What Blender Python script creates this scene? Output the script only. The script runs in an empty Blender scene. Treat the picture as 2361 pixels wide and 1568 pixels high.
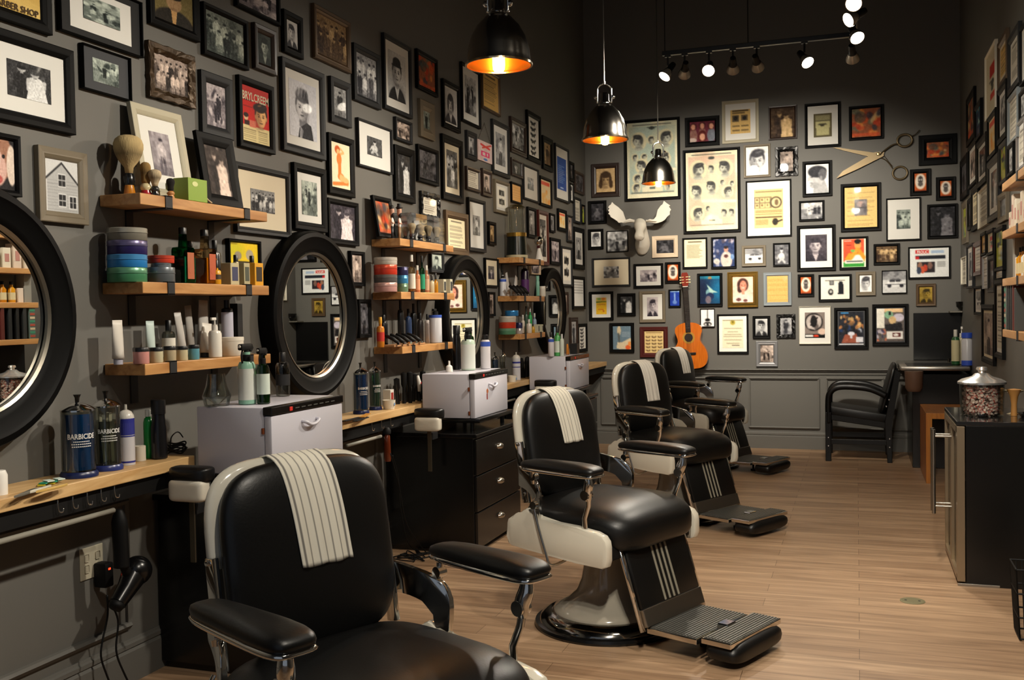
import bpy, bmesh, math, random
import numpy as np
from mathutils import Matrix, Vector
PI = math.pi
S = bpy.context.scene
COL = S.collection
random.seed(7)

# ------------------------------------------------------------------ camera
W, H, FPX = 2361.0, 1568.0, 2298.565
YAW, PITCH, ROLL, CH = -0.3333961, -0.02935212, -0.01764057, 1.4
def cam_rows():
    cp, sp = math.cos(PITCH), math.sin(PITCH)
    f = np.array([math.sin(YAW)*cp, math.cos(YAW)*cp, sp])
    r = np.array([math.cos(YAW), -math.sin(YAW), 0.0])
    u = np.cross(r, f)
    c, s = math.cos(ROLL), math.sin(ROLL)
    return np.array([c*r+s*u, -s*r+c*u, f])
CM = cam_rows()
cam = bpy.data.cameras.new('camera'); co = bpy.data.objects.new('camera', cam); COL.objects.link(co)
m = Matrix.Identity(4)
for i in range(3):
    m[i][0] = CM[0][i]; m[i][1] = CM[1][i]; m[i][2] = -CM[2][i]
m[2][3] = CH
co.matrix_world = m
cam.sensor_width = 36.0; cam.lens = FPX/W*36.0; cam.clip_start = 0.05; cam.clip_end = 60
S.camera = co
S.view_settings.view_transform = 'Standard'; S.view_settings.look = 'None'
S.view_settings.exposure = 0.72; S.view_settings.gamma = 1.0; S.view_settings.use_curve_mapping = False
S.cycles.use_denoising = True
S.cycles.max_bounces = 8; S.cycles.diffuse_bounces = 3; S.cycles.glossy_bounces = 4
S.cycles.transmission_bounces = 8; S.cycles.transparent_max_bounces = 10
S.cycles.sample_clamp_indirect = 4.0; S.cycles.caustics_reflective = False; S.cycles.caustics_refractive = False
# survey: how the photograph's points map into the room (used only to measure positions and sizes)
def ray(x, y): return CM.T @ np.array([x-W/2, H/2-y, FPX])
def onp(x, y, ax, v):
    d = ray(x, y); o = np.array([0, 0, CH]); return o + d*(v-o[ax])/d[ax]
def depth_pt(x, y, dist): return np.array([0, 0, CH]) + ray(x, y)*dist/FPX
def proj(p):
    q = CM @ (np.array(p, float)-np.array([0, 0, CH])); return W/2+q[0]/q[2]*FPX, H/2-q[1]/q[2]*FPX
def y_at(px, X, z):
    yy = 700.0
    for _ in range(4):
        P = onp(px, yy, 0, X); yy = proj((X, P[1], z))[1]
    return onp(px, yy, 0, X)[1]

LX, RX, BY, FY, CZ = -2.655, 0.912, 10.09, -1.6, 4.75

# ------------------------------------------------------------------ world + house light
wd = bpy.data.worlds.new('world'); S.world = wd; wd.use_nodes = True
wd.node_tree.nodes['Background'].inputs[0].default_value = (0.75, 0.85, 1.0, 1)
wd.node_tree.nodes['Background'].inputs[1].default_value = 0.14
WARM = (1.0, 0.91, 0.77)
def spot(loc, target, power, size=70, blend=0.85, r=0.045, col=WARM):
    l = bpy.data.lights.new('spot_beam', 'SPOT'); l.energy = power; l.spot_size = math.radians(size)
    l.spot_blend = blend; l.shadow_soft_size = r; l.color = col
    o = bpy.data.objects.new('spot_beam', l); COL.objects.link(o)
    o.location = loc; d = Vector(target)-Vector(loc); o.rotation_euler = d.to_track_quat('-Z', 'Y').to_euler()
    return o
# track lamp heads: (x, y, aim point, watts); the beams themselves come with the lamps below
TZ = float(onp(1745, 146, 1, 7.35)[2])
TXS = [float(onp(px, py, 1, 7.35)[0]) for px, py in ((1540, 165), (1579, 155), (1635, 158), (1690, 145), (1745, 140), (1855, 138), (1965, 112))]
TYS = [float(onp(1970, py, 2, TZ)[1]) for py in (78, 38, 2)]
TRACK = [(TXS[0], 7.35, (-2.5, 6.0, 1.0), 150), (TXS[1], 7.35, (-1.9, 10.1, 1.7), 120), (TXS[2], 7.35, (-1.0, 4.3, 0.9), 90),
         (TXS[3], 7.35, (-1.15, 10.1, 1.8), 130), (TXS[4], 7.35, (-0.45, 10.1, 1.8), 120), (TXS[5], 7.35, (0.9, 5.8, 1.2), 60),
         (TXS[6], 7.35, (0.15, 10.1, 1.4), 70),
         (0.0, TYS[0], (0.9, 4.9, 1.0), 60), (0.0, TYS[1], (-2.6, 4.6, 1.4), 170), (0.0, TYS[2], (-0.5, 1.8, 0.4), 90),
         (0.0, 5.4, (-2.6, 7.6, 1.5), 150), (0.0, 5.0, (-2.6, 5.4, 1.5), 160), (0.0, 4.1, (-.5, 6.4, 0.0), 90), (0.0, 4.5, (0.9, 7.2, 1.5), 40),  # unseen heads from here on; the one aimed at the floor is added fill
         (0.0, 3.5, (-2.6, 3.0, 1.6), 190), (0.0, 2.8, (-0.6, 4.6, 0.0), 75), (0.0, 2.2, (-2.6, 1.7, 1.6), 120),  # floor-aimed head is unseen, added to fill the mid floor
         (0.0, 1.5, (-1.2, 2.3, 0.4), 80), (0.0, 3.1, (.68, 5.5, .9), 60), (0.0, 0.8, (0.1, 3.4, 0.0), 120), (0.0, 1.1, (-.6, 6.6, 0.2), 110)]  # unseen too; candy jar and floor heads added to brighten those spots

# ------------------------------------------------------------------ materials
def lin(c):
    if isinstance(c, str): c = tuple(int(c[i:i+2], 16) for i in (0, 2, 4))
    return tuple((x/255/12.92 if x/255 <= 0.04045 else ((x/255+0.055)/1.055)**2.4) for x in c)
MATS = {}
def mat(name, col, rough=0.5, metal=0.0, coat=0.0, trans=0.0, spec=0.5, ior=1.5, bump=0.0, bscale=80, alpha=None, sheen=0):
    if name in MATS: return MATS[name]
    m = bpy.data.materials.new(name); m.use_nodes = True; nt = m.node_tree; b = nt.nodes['Principled BSDF']
    c = lin(col); b.inputs['Base Color'].default_value = (*c, 1)
    b.inputs['Roughness'].default_value = rough; b.inputs['Metallic'].default_value = metal
    b.inputs['Coat Weight'].default_value = coat; b.inputs['Coat Roughness'].default_value = 0.05
    b.inputs['Transmission Weight'].default_value = trans; b.inputs['IOR'].default_value = ior
    b.inputs['Specular IOR Level'].default_value = spec
    if bump or rough >= .12:
        n = nt.nodes.new('ShaderNodeTexNoise'); n.inputs['Scale'].default_value = bscale
        tc = nt.nodes.new('ShaderNodeTexCoord'); nt.links.new(tc.outputs['Object'], n.inputs['Vector'])
        bp = nt.nodes.new('ShaderNodeBump'); bp.inputs['Strength'].default_value = bump or 0.02; bp.inputs['Distance'].default_value = 0.002
        nt.links.new(n.outputs['Fac'], bp.inputs['Height']); nt.links.new(bp.outputs['Normal'], b.inputs['Normal'])
    MATS[name] = m; return m
def emis(name, col, st):
    if name in MATS: return MATS[name]
    m = bpy.data.materials.new(name); m.use_nodes = True; nt = m.node_tree
    b = nt.nodes['Principled BSDF']; b.inputs['Base Color'].default_value = (*lin(col), 1)
    b.inputs['Emission Color'].default_value = (*lin(col), 1); b.inputs['Emission Strength'].default_value = st
    MATS[name] = m; return m
def glassy(name, col, rough=0.02, tint=0.9):
    """clear container glass: mostly lets light through, with a bright reflection"""
    if name in MATS: return MATS[name]
    m = bpy.data.materials.new(name); m.use_nodes = True; nt = m.node_tree; nt.nodes.clear()
    o = nt.nodes.new('ShaderNodeOutputMaterial'); t = nt.nodes.new('ShaderNodeBsdfTransparent'); g = nt.nodes.new('ShaderNodeBsdfGlossy')
    mx = nt.nodes.new('ShaderNodeMixShader'); lw = nt.nodes.new('ShaderNodeLayerWeight')
    t.inputs[0].default_value = (*lin(col), 1); g.inputs['Roughness'].default_value = rough
    lw.inputs['Blend'].default_value = 0.25
    ma = nt.nodes.new('ShaderNodeMath'); ma.operation = 'MULTIPLY_ADD'; ma.inputs[1].default_value = 0.7; ma.inputs[2].default_value = 0.06
    nt.links.new(lw.outputs['Fresnel'], ma.inputs[0]); nt.links.new(ma.outputs[0], mx.inputs[0])
    nt.links.new(t.outputs[0], mx.inputs[1]); nt.links.new(g.outputs[0], mx.inputs[2]); nt.links.new(mx.outputs[0], o.inputs[0])
    MATS[name] = m; return m
def wood(name, c1, c2, scale=6, axis=1, rough=0.45, coat=0.15):
    if name in MATS: return MATS[name]
    m = bpy.data.materials.new(name); m.use_nodes = True; nt = m.node_tree; b = nt.nodes['Principled BSDF']
    tc = nt.nodes.new('ShaderNodeTexCoord'); mp = nt.nodes.new('ShaderNodeMapping')
    sc = [scale*6]*3; sc[axis] = scale*0.5; mp.inputs['Scale'].default_value = sc
    n = nt.nodes.new('ShaderNodeTexNoise'); n.inputs['Scale'].default_value = 1.0; n.inputs['Detail'].default_value = 5; n.inputs['Distortion'].default_value = 1.2
    cr = nt.nodes.new('ShaderNodeValToRGB'); cr.color_ramp.elements[0].color = (*lin(c2), 1); cr.color_ramp.elements[1].color = (*lin(c1), 1)
    cr.color_ramp.elements[0].position = 0.3; cr.color_ramp.elements[1].position = 0.65
    nt.links.new(tc.outputs['Object'], mp.inputs[0]); nt.links.new(mp.outputs[0], n.inputs['Vector'])
    nt.links.new(n.outputs['Fac'], cr.inputs[0]); nt.links.new(cr.outputs[0], b.inputs['Base Color'])
    b.inputs['Roughness'].default_value = rough; b.inputs['Coat Weight'].default_value = coat
    MATS[name] = m; return m
PRINT = bpy.data.materials.new('picture print behind glass'); PRINT.use_nodes = True
_b = PRINT.node_tree.nodes['Principled BSDF']; _a = PRINT.node_tree.nodes.new('ShaderNodeAttribute'); _a.attribute_name = 'Col'
PRINT.node_tree.links.new(_a.outputs['Color'], _b.inputs['Base Color']); _b.inputs['Roughness'].default_value = 0.6
_b.inputs['Coat Weight'].default_value = 0.2; _b.inputs['Coat Roughness'].default_value = 0.03; _b.inputs['Specular IOR Level'].default_value = 0.2
def wall_mat():
    m = bpy.data.materials.new('grey wall paint'); m.use_nodes = True; nt = m.node_tree; b = nt.nodes['Principled BSDF']
    tc = nt.nodes.new('ShaderNodeTexCoord'); n = nt.nodes.new('ShaderNodeTexNoise'); n.inputs['Scale'].default_value = 1.3; n.inputs['Detail'].default_value = 3
    cr = nt.nodes.new('ShaderNodeValToRGB'); cr.color_ramp.elements[0].color = (*lin('615f5a'), 1); cr.color_ramp.elements[1].color = (*lin('696762'), 1)
    nt.links.new(tc.outputs['Object'], n.inputs['Vector']); nt.links.new(n.outputs['Fac'], cr.inputs[0]); nt.links.new(cr.outputs[0], b.inputs['Base Color'])
    n2 = nt.nodes.new('ShaderNodeTexNoise'); n2.inputs['Scale'].default_value = 180; bp = nt.nodes.new('ShaderNodeBump'); bp.inputs['Strength'].default_value = 0.06; bp.inputs['Distance'].default_value = 0.001
    nt.links.new(tc.outputs['Object'], n2.inputs['Vector']); nt.links.new(n2.outputs['Fac'], bp.inputs['Height']); nt.links.new(bp.outputs['Normal'], b.inputs['Normal'])
    b.inputs['Roughness'].default_value = 0.55; b.inputs['Specular IOR Level'].default_value = 0.3
    return m
WALL = wall_mat()
def floor_mat():
    m = bpy.data.materials.new('oak plank floor'); m.use_nodes = True; nt = m.node_tree; b = nt.nodes['Principled BSDF']
    tc = nt.nodes.new('ShaderNodeTexCoord'); br = nt.nodes.new('ShaderNodeTexBrick')
    br.inputs['Scale'].default_value = 1.0; br.inputs['Brick Width'].default_value = 1.15; br.inputs['Row Height'].default_value = 0.125
    br.inputs['Mortar Size'].default_value = 0.0012; br.inputs['Mortar Smooth'].default_value = 0.3; br.offset = 0.37; br.squash = 1
    br.inputs['Color1'].default_value = (*lin('b6987a'), 1); br.inputs['Color2'].default_value = (*lin('9e8064'), 1); br.inputs['Mortar'].default_value = (*lin('5c4632'), 1)
    br.inputs['Bias'].default_value = 0.0
    mp = nt.nodes.new('ShaderNodeMapping'); mp.inputs['Scale'].default_value = (1.6, 22, 1)
    n = nt.nodes.new('ShaderNodeTexNoise'); n.inputs['Scale'].default_value = 1.2; n.inputs['Detail'].default_value = 7; n.inputs['Distortion'].default_value = 0.8
    cr = nt.nodes.new('ShaderNodeValToRGB'); cr.color_ramp.elements[0].position = 0.32; cr.color_ramp.elements[0].color = (0.62, 0.58, 0.54, 1); cr.color_ramp.elements[1].position = 0.68; cr.color_ramp.elements[1].color = (1.1, 1.08, 1.05, 1)
    mx = nt.nodes.new('ShaderNodeMix'); mx.data_type = 'RGBA'; mx.blend_type = 'MULTIPLY'; mx.inputs['Factor'].default_value = 1.0
    nt.links.new(tc.outputs['Object'], br.inputs['Vector']); nt.links.new(tc.outputs['Object'], mp.inputs[0]); nt.links.new(mp.outputs[0], n.inputs['Vector'])
    nt.links.new(n.outputs['Fac'], cr.inputs[0]); nt.links.new(br.outputs['Color'], mx.inputs['A']); nt.links.new(cr.outputs[0], mx.inputs['B'])
    nt.links.new(mx.outputs['Result'], b.inputs['Base Color']); b.inputs['Roughness'].default_value = 0.42; b.inputs['Specular IOR Level'].default_value = 0.35
    return m
FLOORM = floor_mat()
BLACK = mat('black lacquer', '0b0b0b', 0.22, spec=0.5)
MATTE = mat('matte black', '090909', 0.6, spec=.25)
IRON = mat('dark iron', '2b2b2c', 0.55, 0.4)
CHROME = mat('chrome', 'd8d6d2', 0.08, 1.0)
STEEL = mat('brushed steel', 'a8a49c', 0.3, 1.0)
VINYL = mat('black vinyl', '080808', 0.4, spec=0.45, bump=0.12, bscale=160)
PORC = mat('white porcelain', 'd8d2c2', 0.15, coat=0.6)
PEDE = mat('grey porcelain', 'a39c8e', 0.14, coat=0.6)
SHELFW = wood('pine shelf wood', 'c8965c', 'a06c38', 4, 1)
COUNTERW = wood('butcher block pine', 'd4b07c', 'b48a54', 4, 1)
WHITEP = mat('white plastic', 'dedad2', 0.35)

# ------------------------------------------------------------------ mesh helpers
def new_ob(name, me, m, parent=None, smooth=False, loc=None):
    if smooth is True:
        for p in me.polygons: p.use_smooth = True
    o = bpy.data.objects.new(name, me); COL.objects.link(o)
    if m is not None and not me.materials:
        for mm in (m if isinstance(m, (list, tuple)) else [m]): me.materials.append(mm)
    if parent is not None: o.parent = parent
    if loc is not None: o.location = loc
    return o
def ob(name, bm, m, parent=None, smooth=False, loc=None, auto=None):
    me = bpy.data.meshes.new(name); bmesh.ops.recalc_face_normals(bm, faces=bm.faces[:])
    bm.to_mesh(me); bm.free()
    if auto is not None:
        for p in me.polygons: p.use_smooth = True
        me.set_sharp_from_angle(angle=math.radians(auto))
    return new_ob(name, me, m, parent, smooth, loc)
def B(): return bmesh.new()
def box(bm, x0, x1, y0, y1, z0, z1, bev=0.0, M=None, seg=2):
    r = bmesh.ops.create_cube(bm, size=1.0)
    vs = r['verts']
    for v in vs:
        v.co = Vector((x0+(v.co.x+.5)*(x1-x0), y0+(v.co.y+.5)*(y1-y0), z0+(v.co.z+.5)*(z1-z0)))
    if bev > 0:
        es = list({e for v in vs for e in v.link_edges})
        r2 = bmesh.ops.bevel(bm, geom=es, offset=bev, segments=seg, profile=0.5, affect='EDGES')
        vs = list({v for f in r2['faces'] for v in f.verts} | {v for v in vs if v.is_valid})
    if M is not None: bmesh.ops.transform(bm, matrix=M, verts=vs)
    return vs
def lathe(bm, prof, cx=0, cy=0, cz=0, n=28, sx=1, sy=1, M=None):
    """prof: list of (r, z); closed with caps where r == 0"""
    rings = []
    allv = []
    for r, z in prof:
        if r < 1e-6:
            v = bm.verts.new((cx, cy, cz+z)); rings.append([v]); allv.append(v)
        else:
            rg = [bm.verts.new((cx+r*sx*math.cos(2*PI*i/n), cy+r*sy*math.sin(2*PI*i/n), cz+z)) for i in range(n)]
            rings.append(rg); allv += rg
    for a, b in zip(rings, rings[1:]):
        for i in range(n):
            j = (i+1) % n
            if len(a) == 1 and len(b) == 1: continue
            if len(a) == 1: bm.faces.new((a[0], b[i], b[j]))
            elif len(b) == 1: bm.faces.new((a[i], a[j], b[0]))
            else: bm.faces.new((a[i], a[j], b[j], b[i]))
    if M is not None: bmesh.ops.transform(bm, matrix=M, verts=allv)
    return allv
def tube(bm, pts, r, n=10, cap=True, flat=1.0):
    pts = [Vector(p) for p in pts]; rs = r if isinstance(r, (list, tuple)) else [r]*len(pts)
    rings = []; up = None
    for i, p in enumerate(pts):
        t = (pts[min(i+1, len(pts)-1)]-pts[max(i-1, 0)]).normalized()
        if up is None: up = Vector((0, 0, 1)) if abs(t.z) < 0.9 else Vector((1, 0, 0))
        s = t.cross(up).normalized(); u = s.cross(t).normalized(); up = u
        rings.append([bm.verts.new(p+(s*math.cos(2*PI*k/n)+u*math.sin(2*PI*k/n)*flat)*rs[i]) for k in range(n)])
    for a, b in zip(rings, rings[1:]):
        for k in range(n): bm.faces.new((a[k], a[(k+1) % n], b[(k+1) % n], b[k]))
    if cap: bm.faces.new(rings[0][::-1]); bm.faces.new(rings[-1])
def smooth_path(pts, n=6):
    pts = [Vector(p) for p in pts]; out = []
    for i in range(len(pts)-1):
        p0 = pts[max(i-1, 0)]; p1 = pts[i]; p2 = pts[i+1]; p3 = pts[min(i+2, len(pts)-1)]
        for k in range(n):
            t = k/n; out.append(0.5*((2*p1)+(-p0+p2)*t+(2*p0-5*p1+4*p2-p3)*t*t+(-p0+3*p1-3*p2+p3)*t**3))
    out.append(pts[-1]); return out
def prism(bm, pts, off, M=None, bev=0.0):
    """pts: planar 3D outline; extruded by vector off"""
    a = [bm.verts.new(p) for p in pts]; b = [bm.verts.new(Vector(p)+Vector(off)) for p in pts]
    f1 = bm.faces.new(a); f2 = bm.faces.new(b[::-1]); n = len(a)
    for i in range(n): bm.faces.new((a[i], b[i], b[(i+1) % n], a[(i+1) % n]))
    if bev:
        es = list(f1.edges)+list(f2.edges)
        bmesh.ops.bevel(bm, geom=es, offset=bev, segments=2, profile=0.5, affect='EDGES')
    if M is not None: bmesh.ops.transform(bm, matrix=M, verts=bm.verts[:])
def supere(bm, hx, hy, hz, e1=4.0, e2=2.5, nu=40, nv=16, M=None, f=None):
    """superellipsoid: e1 squareness of the x/z outline, e2 of the thickness (y)"""
    def sp(v, e): return math.copysign(abs(v)**(2.0/e), v)
    rings = []; vs = []
    for j in range(nv+1):
        ph = -PI/2+PI*j/nv
        cy_, sy_ = sp(math.cos(ph), e2), sp(math.sin(ph), e2)
        if j in (0, nv):
            v = bm.verts.new((0, hy*sy_, 0)); rings.append([v]); vs.append(v); continue
        rg = []
        for i in range(nu):
            th = 2*PI*i/nu
            rg.append(bm.verts.new((hx*cy_*sp(math.cos(th), e1), hy*sy_, hz*cy_*sp(math.sin(th), e1))))
        rings.append(rg); vs += rg
    for a, b in zip(rings, rings[1:]):
        for i in range(nu):
            j = (i+1) % nu
            if len(a) == 1: bm.faces.new((a[0], b[i], b[j]))
            elif len(b) == 1: bm.faces.new((a[i], a[j], b[0]))
            else: bm.faces.new((a[i], a[j], b[j], b[i]))
    if f:
        for v in vs: v.co = f(v.co)
    if M is not None: bmesh.ops.transform(bm, matrix=M, verts=vs)
def empty(name, loc, rz=0.0, label=None, cat=None, group=None):
    o = bpy.data.objects.new(name, None); COL.objects.link(o); o.empty_display_size = 0.05
    o.location = loc; o.rotation_euler = (0, 0, rz)
    tag(o, label, cat, group); return o
def tag(o, label=None, cat=None, group=None, kind=None):
    if label: o['label'] = label
    if cat: o['category'] = cat
    if group: o['group'] = group
    if kind: o['kind'] = kind
    return o
def struct(name, bm, m, label=None):
    o = ob(name, bm, m); tag(o, label or name.replace('_', ' ')+' of the barber shop', 'room', kind='structure'); return o
def rect_outline(*a): pass
_fcache = {}
def text_mesh(txt, size, depth=0.0005, bold=True):
    key = (txt, size)
    if key not in _fcache:
        cu = bpy.data.curves.new('t', 'FONT'); cu.body = txt; cu.size = size; cu.align_x = 'CENTER'; cu.align_y = 'CENTER'
        cu.offset = size*0.02 if bold else 0; cu.resolution_u = 2
        o = bpy.data.objects.new('t', cu); me = bpy.data.meshes.new_from_object(o)
        bpy.data.objects.remove(o); _fcache[key] = me
    return _fcache[key].copy()
def lettering(txt, size, m, parent, place, name='lettering'):
    """place: function (u, v) -> local point"""
    me = text_mesh(txt, size)
    for v in me.vertices: v.co = place(v.co.x, v.co.y)
    me.materials.clear(); o = new_ob(name, me, m, parent); return o

# ------------------------------------------------------------------ the room
bm = B(); box(bm, LX-.3, RX+.3, FY, BY+.3, -.06, 0); fl = struct('floor', bm, FLOORM, 'light oak plank floor of the barber shop')
bm = B(); box(bm, LX-.2, LX, FY, BY+.2, 0, CZ); struct('wall_left', bm, WALL, 'long grey wall behind the barber stations')
bm = B(); box(bm, LX, RX, BY, BY+.2, 0, CZ); struct('wall_back', bm, WALL, 'grey end wall covered in framed pictures')
bm = B(); box(bm, RX, RX+.2, FY, BY+.2, 0, CZ); struct('wall_right', bm, WALL, 'grey wall on the right with shelves')
bm = B(); box(bm, LX-.2, RX+.2, FY, BY+.2, CZ, CZ+.1); struct('ceiling', bm, mat('black ceiling paint', '121212', 0.9), 'black painted ceiling')
def molding_x(bm, x0, x1, z, prof):   # runs along the back wall
    pts = [(x0, BY-y, z+dz) for y, dz in prof]; prism(bm, pts, (x1-x0, 0, 0))
def molding_y(bm, xw, s, y0, y1, z, prof):
    pts = [(xw+s*y, y0, z+dz) for y, dz in prof]; prism(bm, pts, (0, y1-y0, 0))
RAIL = [(0, -.045), (0, .014), (.042, .012), (.045, .004), (.028, -.004), (.026, -.014), (.012, -.022), (.010, -.045)]
BASE = [(0, 0), (0, .165), (.006, .165), (.009, .155), (.018, .15), (.018, .135), (.012, .13), (.022, .12), (.022, 0)]
PM = [(0, -.014), (0, .014), (.016, .012), (.024, .002), (.010, -.014)]
bm = B(); molding_x(bm, LX, RX, .772, RAIL); struct('trim_1', bm, WALL, 'grey chair rail along the end wall')
bm = B(); molding_x(bm, LX, RX, 0, BASE); struct('baseboard_back', bm, WALL, 'grey baseboard of the end wall')
bm = B(); molding_y(bm, LX, 1, FY, BY, 0, BASE); struct('baseboard_left', bm, WALL, 'grey baseboard of the station wall')
bm = B(); molding_y(bm, RX, -1, FY, BY, 0, BASE); struct('baseboard_right', bm, WALL, 'grey baseboard of the right wall')
def panel_back(bm, x0, x1, z0, z1):
    for z, s in ((z1, 1), (z0, 1)):
        molding_x(bm, x0, x1, z, PM)
    for x in (x0, x1):
        prism(bm, [(x-.012, BY, z0), (x-.012, BY-.012, z0), (x+.004, BY-.016, z0), (x+.012, BY-.006, z0), (x+.012, BY, z0)], (0, 0, z1-z0))
bm = B()
for a, b in ((1388, 1720), (1728, 1888), (1906, 2036)):
    x0 = onp(a, 900, 1, BY)[0]; x1 = onp(b, 900, 1, BY)[0]
    if a == 1388: x1 = onp(1700, 900, 1, BY)[0]
    panel_back(bm, x0, x1, .205, .69)
panel_back(bm, onp(2052, 900, 1, BY)[0], RX-.1, .205, .69)
struct('trim_2', bm, WALL, 'grey wainscot panel mouldings of the end wall')
bm = B()
for a, b in ((-1.2, 1.4), (1.55, 3.1), (4.2, 5.2), (6.3, 7.3), (8.4, 9.9)):
    for z in (.22, .70): molding_y(bm, LX, 1, a, b, z, PM)
    for y in (a, b):
        prism(bm, [(LX, y-.012, .22), (LX+.012, y-.012, .22), (LX+.016, y+.004, .22), (LX+.006, y+.012, .22), (LX, y+.012, .22)], (0, 0, .48))
struct('trim_3', bm, WALL, 'grey wainscot panel mouldings under the worktop')

# ------------------------------------------------------------------ track lighting
BLK = mat('track black', '0c0c0c', 0.4)
LENS = emis('lamp lens', 'fff2dc', 20.0)
LENSOFF = emis('lamp lens side', 'fff2dc', 30.0)
REFL = mat('lamp reflector glass', 'b8b0a2', 0.25, 0.6)
trk = empty('lighting_track', (0, 7.35, TZ+.13), 0, 'black ceiling track bent in an L over the chairs', 'lighting track')
bm = B(); box(bm, TXS[0]-.04, .02, -.018, .018, -.012, .02, .003); box(bm, -.018, .018, -7.4, .018, -.012, .02, .003); ob('rail', bm, BLK, trk)
for i, (x, y) in enumerate(((TXS[0]-.02, 0), (TXS[4]-.06, 0), (0, 0), (0, -2.2), (0, -4.6), (0, -7))):
    bm = B(); tube(bm, [(x, y, .02), (x, y, CZ-TZ-.13)], .004, 6); ob('hanging_rod', bm, BLK, trk)
NM = ['far left track lamp, its lit face tilted down toward the stations', 'second track lamp from the left, a pale cone turned to the end wall',
      'third track lamp from the left, its bright face square to the viewer', 'fourth track lamp from the left, cone down',
      'fifth track lamp from the left, cone pointing down', 'sixth track lamp from the left, lit oval face tilted right',
      'track lamp hanging lowest at the corner of the track, unlit side showing', 'track lamp just above the corner one, bright oval tilted right',
      'track lamp second from the top edge, bright oval tilted left', 'brightest track lamp at the very top edge of the picture']
for i, (x, y, tgt, pw) in enumerate(TRACK):
    r = empty('track_lamp', (x, y, TZ), 0, NM[i] if i < len(NM) else 'unseen black track lamp overhead, nearer than the picture shows', 'track lamp', 'spot lamps on the ceiling track')
    d = (Vector(tgt)-Vector((x, y, TZ))).normalized()
    q = d.to_track_quat('-Z', 'Y').to_matrix().to_4x4()
    bm = B(); tube(bm, [(0, 0, .12), (0, 0, .045)], .007, 8); box(bm, -.022, .022, -.014, .014, .105, .125, .003)
    ob('bracket', bm, BLK, r)
    bm = B(); lathe(bm, [(0, .085), (.02, .083), (.024, .06), (.024, .02), (.03, .012), (.03, .008), (0, .008)], n=16, M=q); ob('socket', bm, BLK, r, auto=40)
    bm = B(); lathe(bm, [(.026, .01), (.036, -.012), (.0455, -.035), (.047, -.052), (.043, -.052), (.034, -.014)], n=22, M=q); ob('reflector', bm, REFL, r, auto=40)
    bm = B(); lathe(bm, [(.0, -.044), (.02, -.046), (.042, -.05), (.042, -.045), (0, -.04)], n=22, M=q); ob('lens', bm, LENS, r, auto=40)
    p = Vector((x, y, TZ))+d*.075
    spot(p, tgt, pw, 58 if tgt[0] < -2.4 else 70, 1.0 if tgt[0] < -2.4 else .85)
# ------------------------------------------------------------------ pendants
DARKCH = mat('smoked nickel', 'c4beb4', 0.16, 1.0)
GOLDIN = mat('gilded inner shade', 'a8641c', 0.28, 0.9)
BULB = emis('filament bulb', 'ffc070', 45.0)
for (px, py, wpx), lab in (((1150, 150, 150), 'nearest and largest of the three smoked nickel bell pendants'), ((1395, 322, 104), 'middle of the three smoked nickel bell pendants'), ((1518.5, 422, 75.5), 'farthest and smallest bell pendant, before the blue hairstyle poster')):
    dist = FPX*.28/wpx; P = depth_pt(px, py, dist); R0 = .14
    r = empty('pendant_lamp', (P[0], P[1], P[2]), 0.3, lab, 'pendant lamp', 'bell pendant lamps over the stations')
    prof = [(R0+.004, 0), (R0+.002, .006), (R0-.004, .03), (R0-.008, .07), (R0-.022, .12), (R0-.047, .165), (R0-.082, .203), (R0-.11, .222), (.022, .226)]
    bm = B(); lathe(bm, prof+[(.018, .222)]+[(max(a-.004, .015), z-.003) for a, z in prof[::-1][1:-1]]+[(R0, 0.001), (R0+.004, 0)], n=48)
    me = ob('shade', bm, [DARKCH, GOLDIN], r, auto=50)
    for p in me.data.polygons:
        c = p.center; n = p.normal
        if n.x*c.x+n.y*c.y+n.z*.12 < -0.0005 and c.z > .002: p.material_index = 1
    bm = B(); lathe(bm, [(R0+.006, .004), (R0+.006, -.004), (R0-.002, -.004), (R0-.002, .004), (R0+.006, .004)], n=48); ob('rim', bm, mat('brass rim', 'c8b088', 0.15, 1.0), r, auto=40)
    bm = B(); lathe(bm, [(0, .29), (.022, .288), (.028, .275), (.028, .24), (.034, .232), (.034, .222), (0, .222)], n=24); ob('neck', bm, CHROME, r, auto=40)
    bm = B(); tube(bm, smooth_path([(-.043, 0, .225), (-.043, 0, .29), (-.038, 0, .325), (0, 0, .345), (.038, 0, .325), (.043, 0, .29), (.043, 0, .225)], 5), .006, 8)
    ob('yoke', bm, CHROME, r, True)
    for s in (-1, 1):
        bm = B(); lathe(bm, [(0, 0), (.012, .002), (.014, .01), (.008, .018), (0, .02)], n=14, M=Matrix.Translation((s*.045, 0, .262)) @ Matrix.Rotation(s*PI/2, 4, 'Y')); ob('wing_screw', bm, CHROME, r, auto=40)
    bm = B(); lathe(bm, [(0, .36), (.009, .358), (.009, .34), (0, .338)], n=12); tube(bm, [(0, 0, .355), (0, 0, CZ-P[2])], .0045, 8); ob('rod', bm, STEEL, r, auto=40)
    bm = B(); lathe(bm, [(0, -.034), (.016, -.031), (.025, -.018), (.026, .0), (.026, .12), (.014, .15), (0, .152)], n=24); bb = ob('bulb', bm, BULB, r, auto=60)
    l = bpy.data.lights.new('bulb_glow', 'POINT'); l.energy = 1.6; l.color = (1, .6, .28); l.shadow_soft_size = .03
    lo = bpy.data.objects.new('bulb_glow', l); COL.objects.link(lo); lo.location = (P[0], P[1], P[2]-.06)

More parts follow.
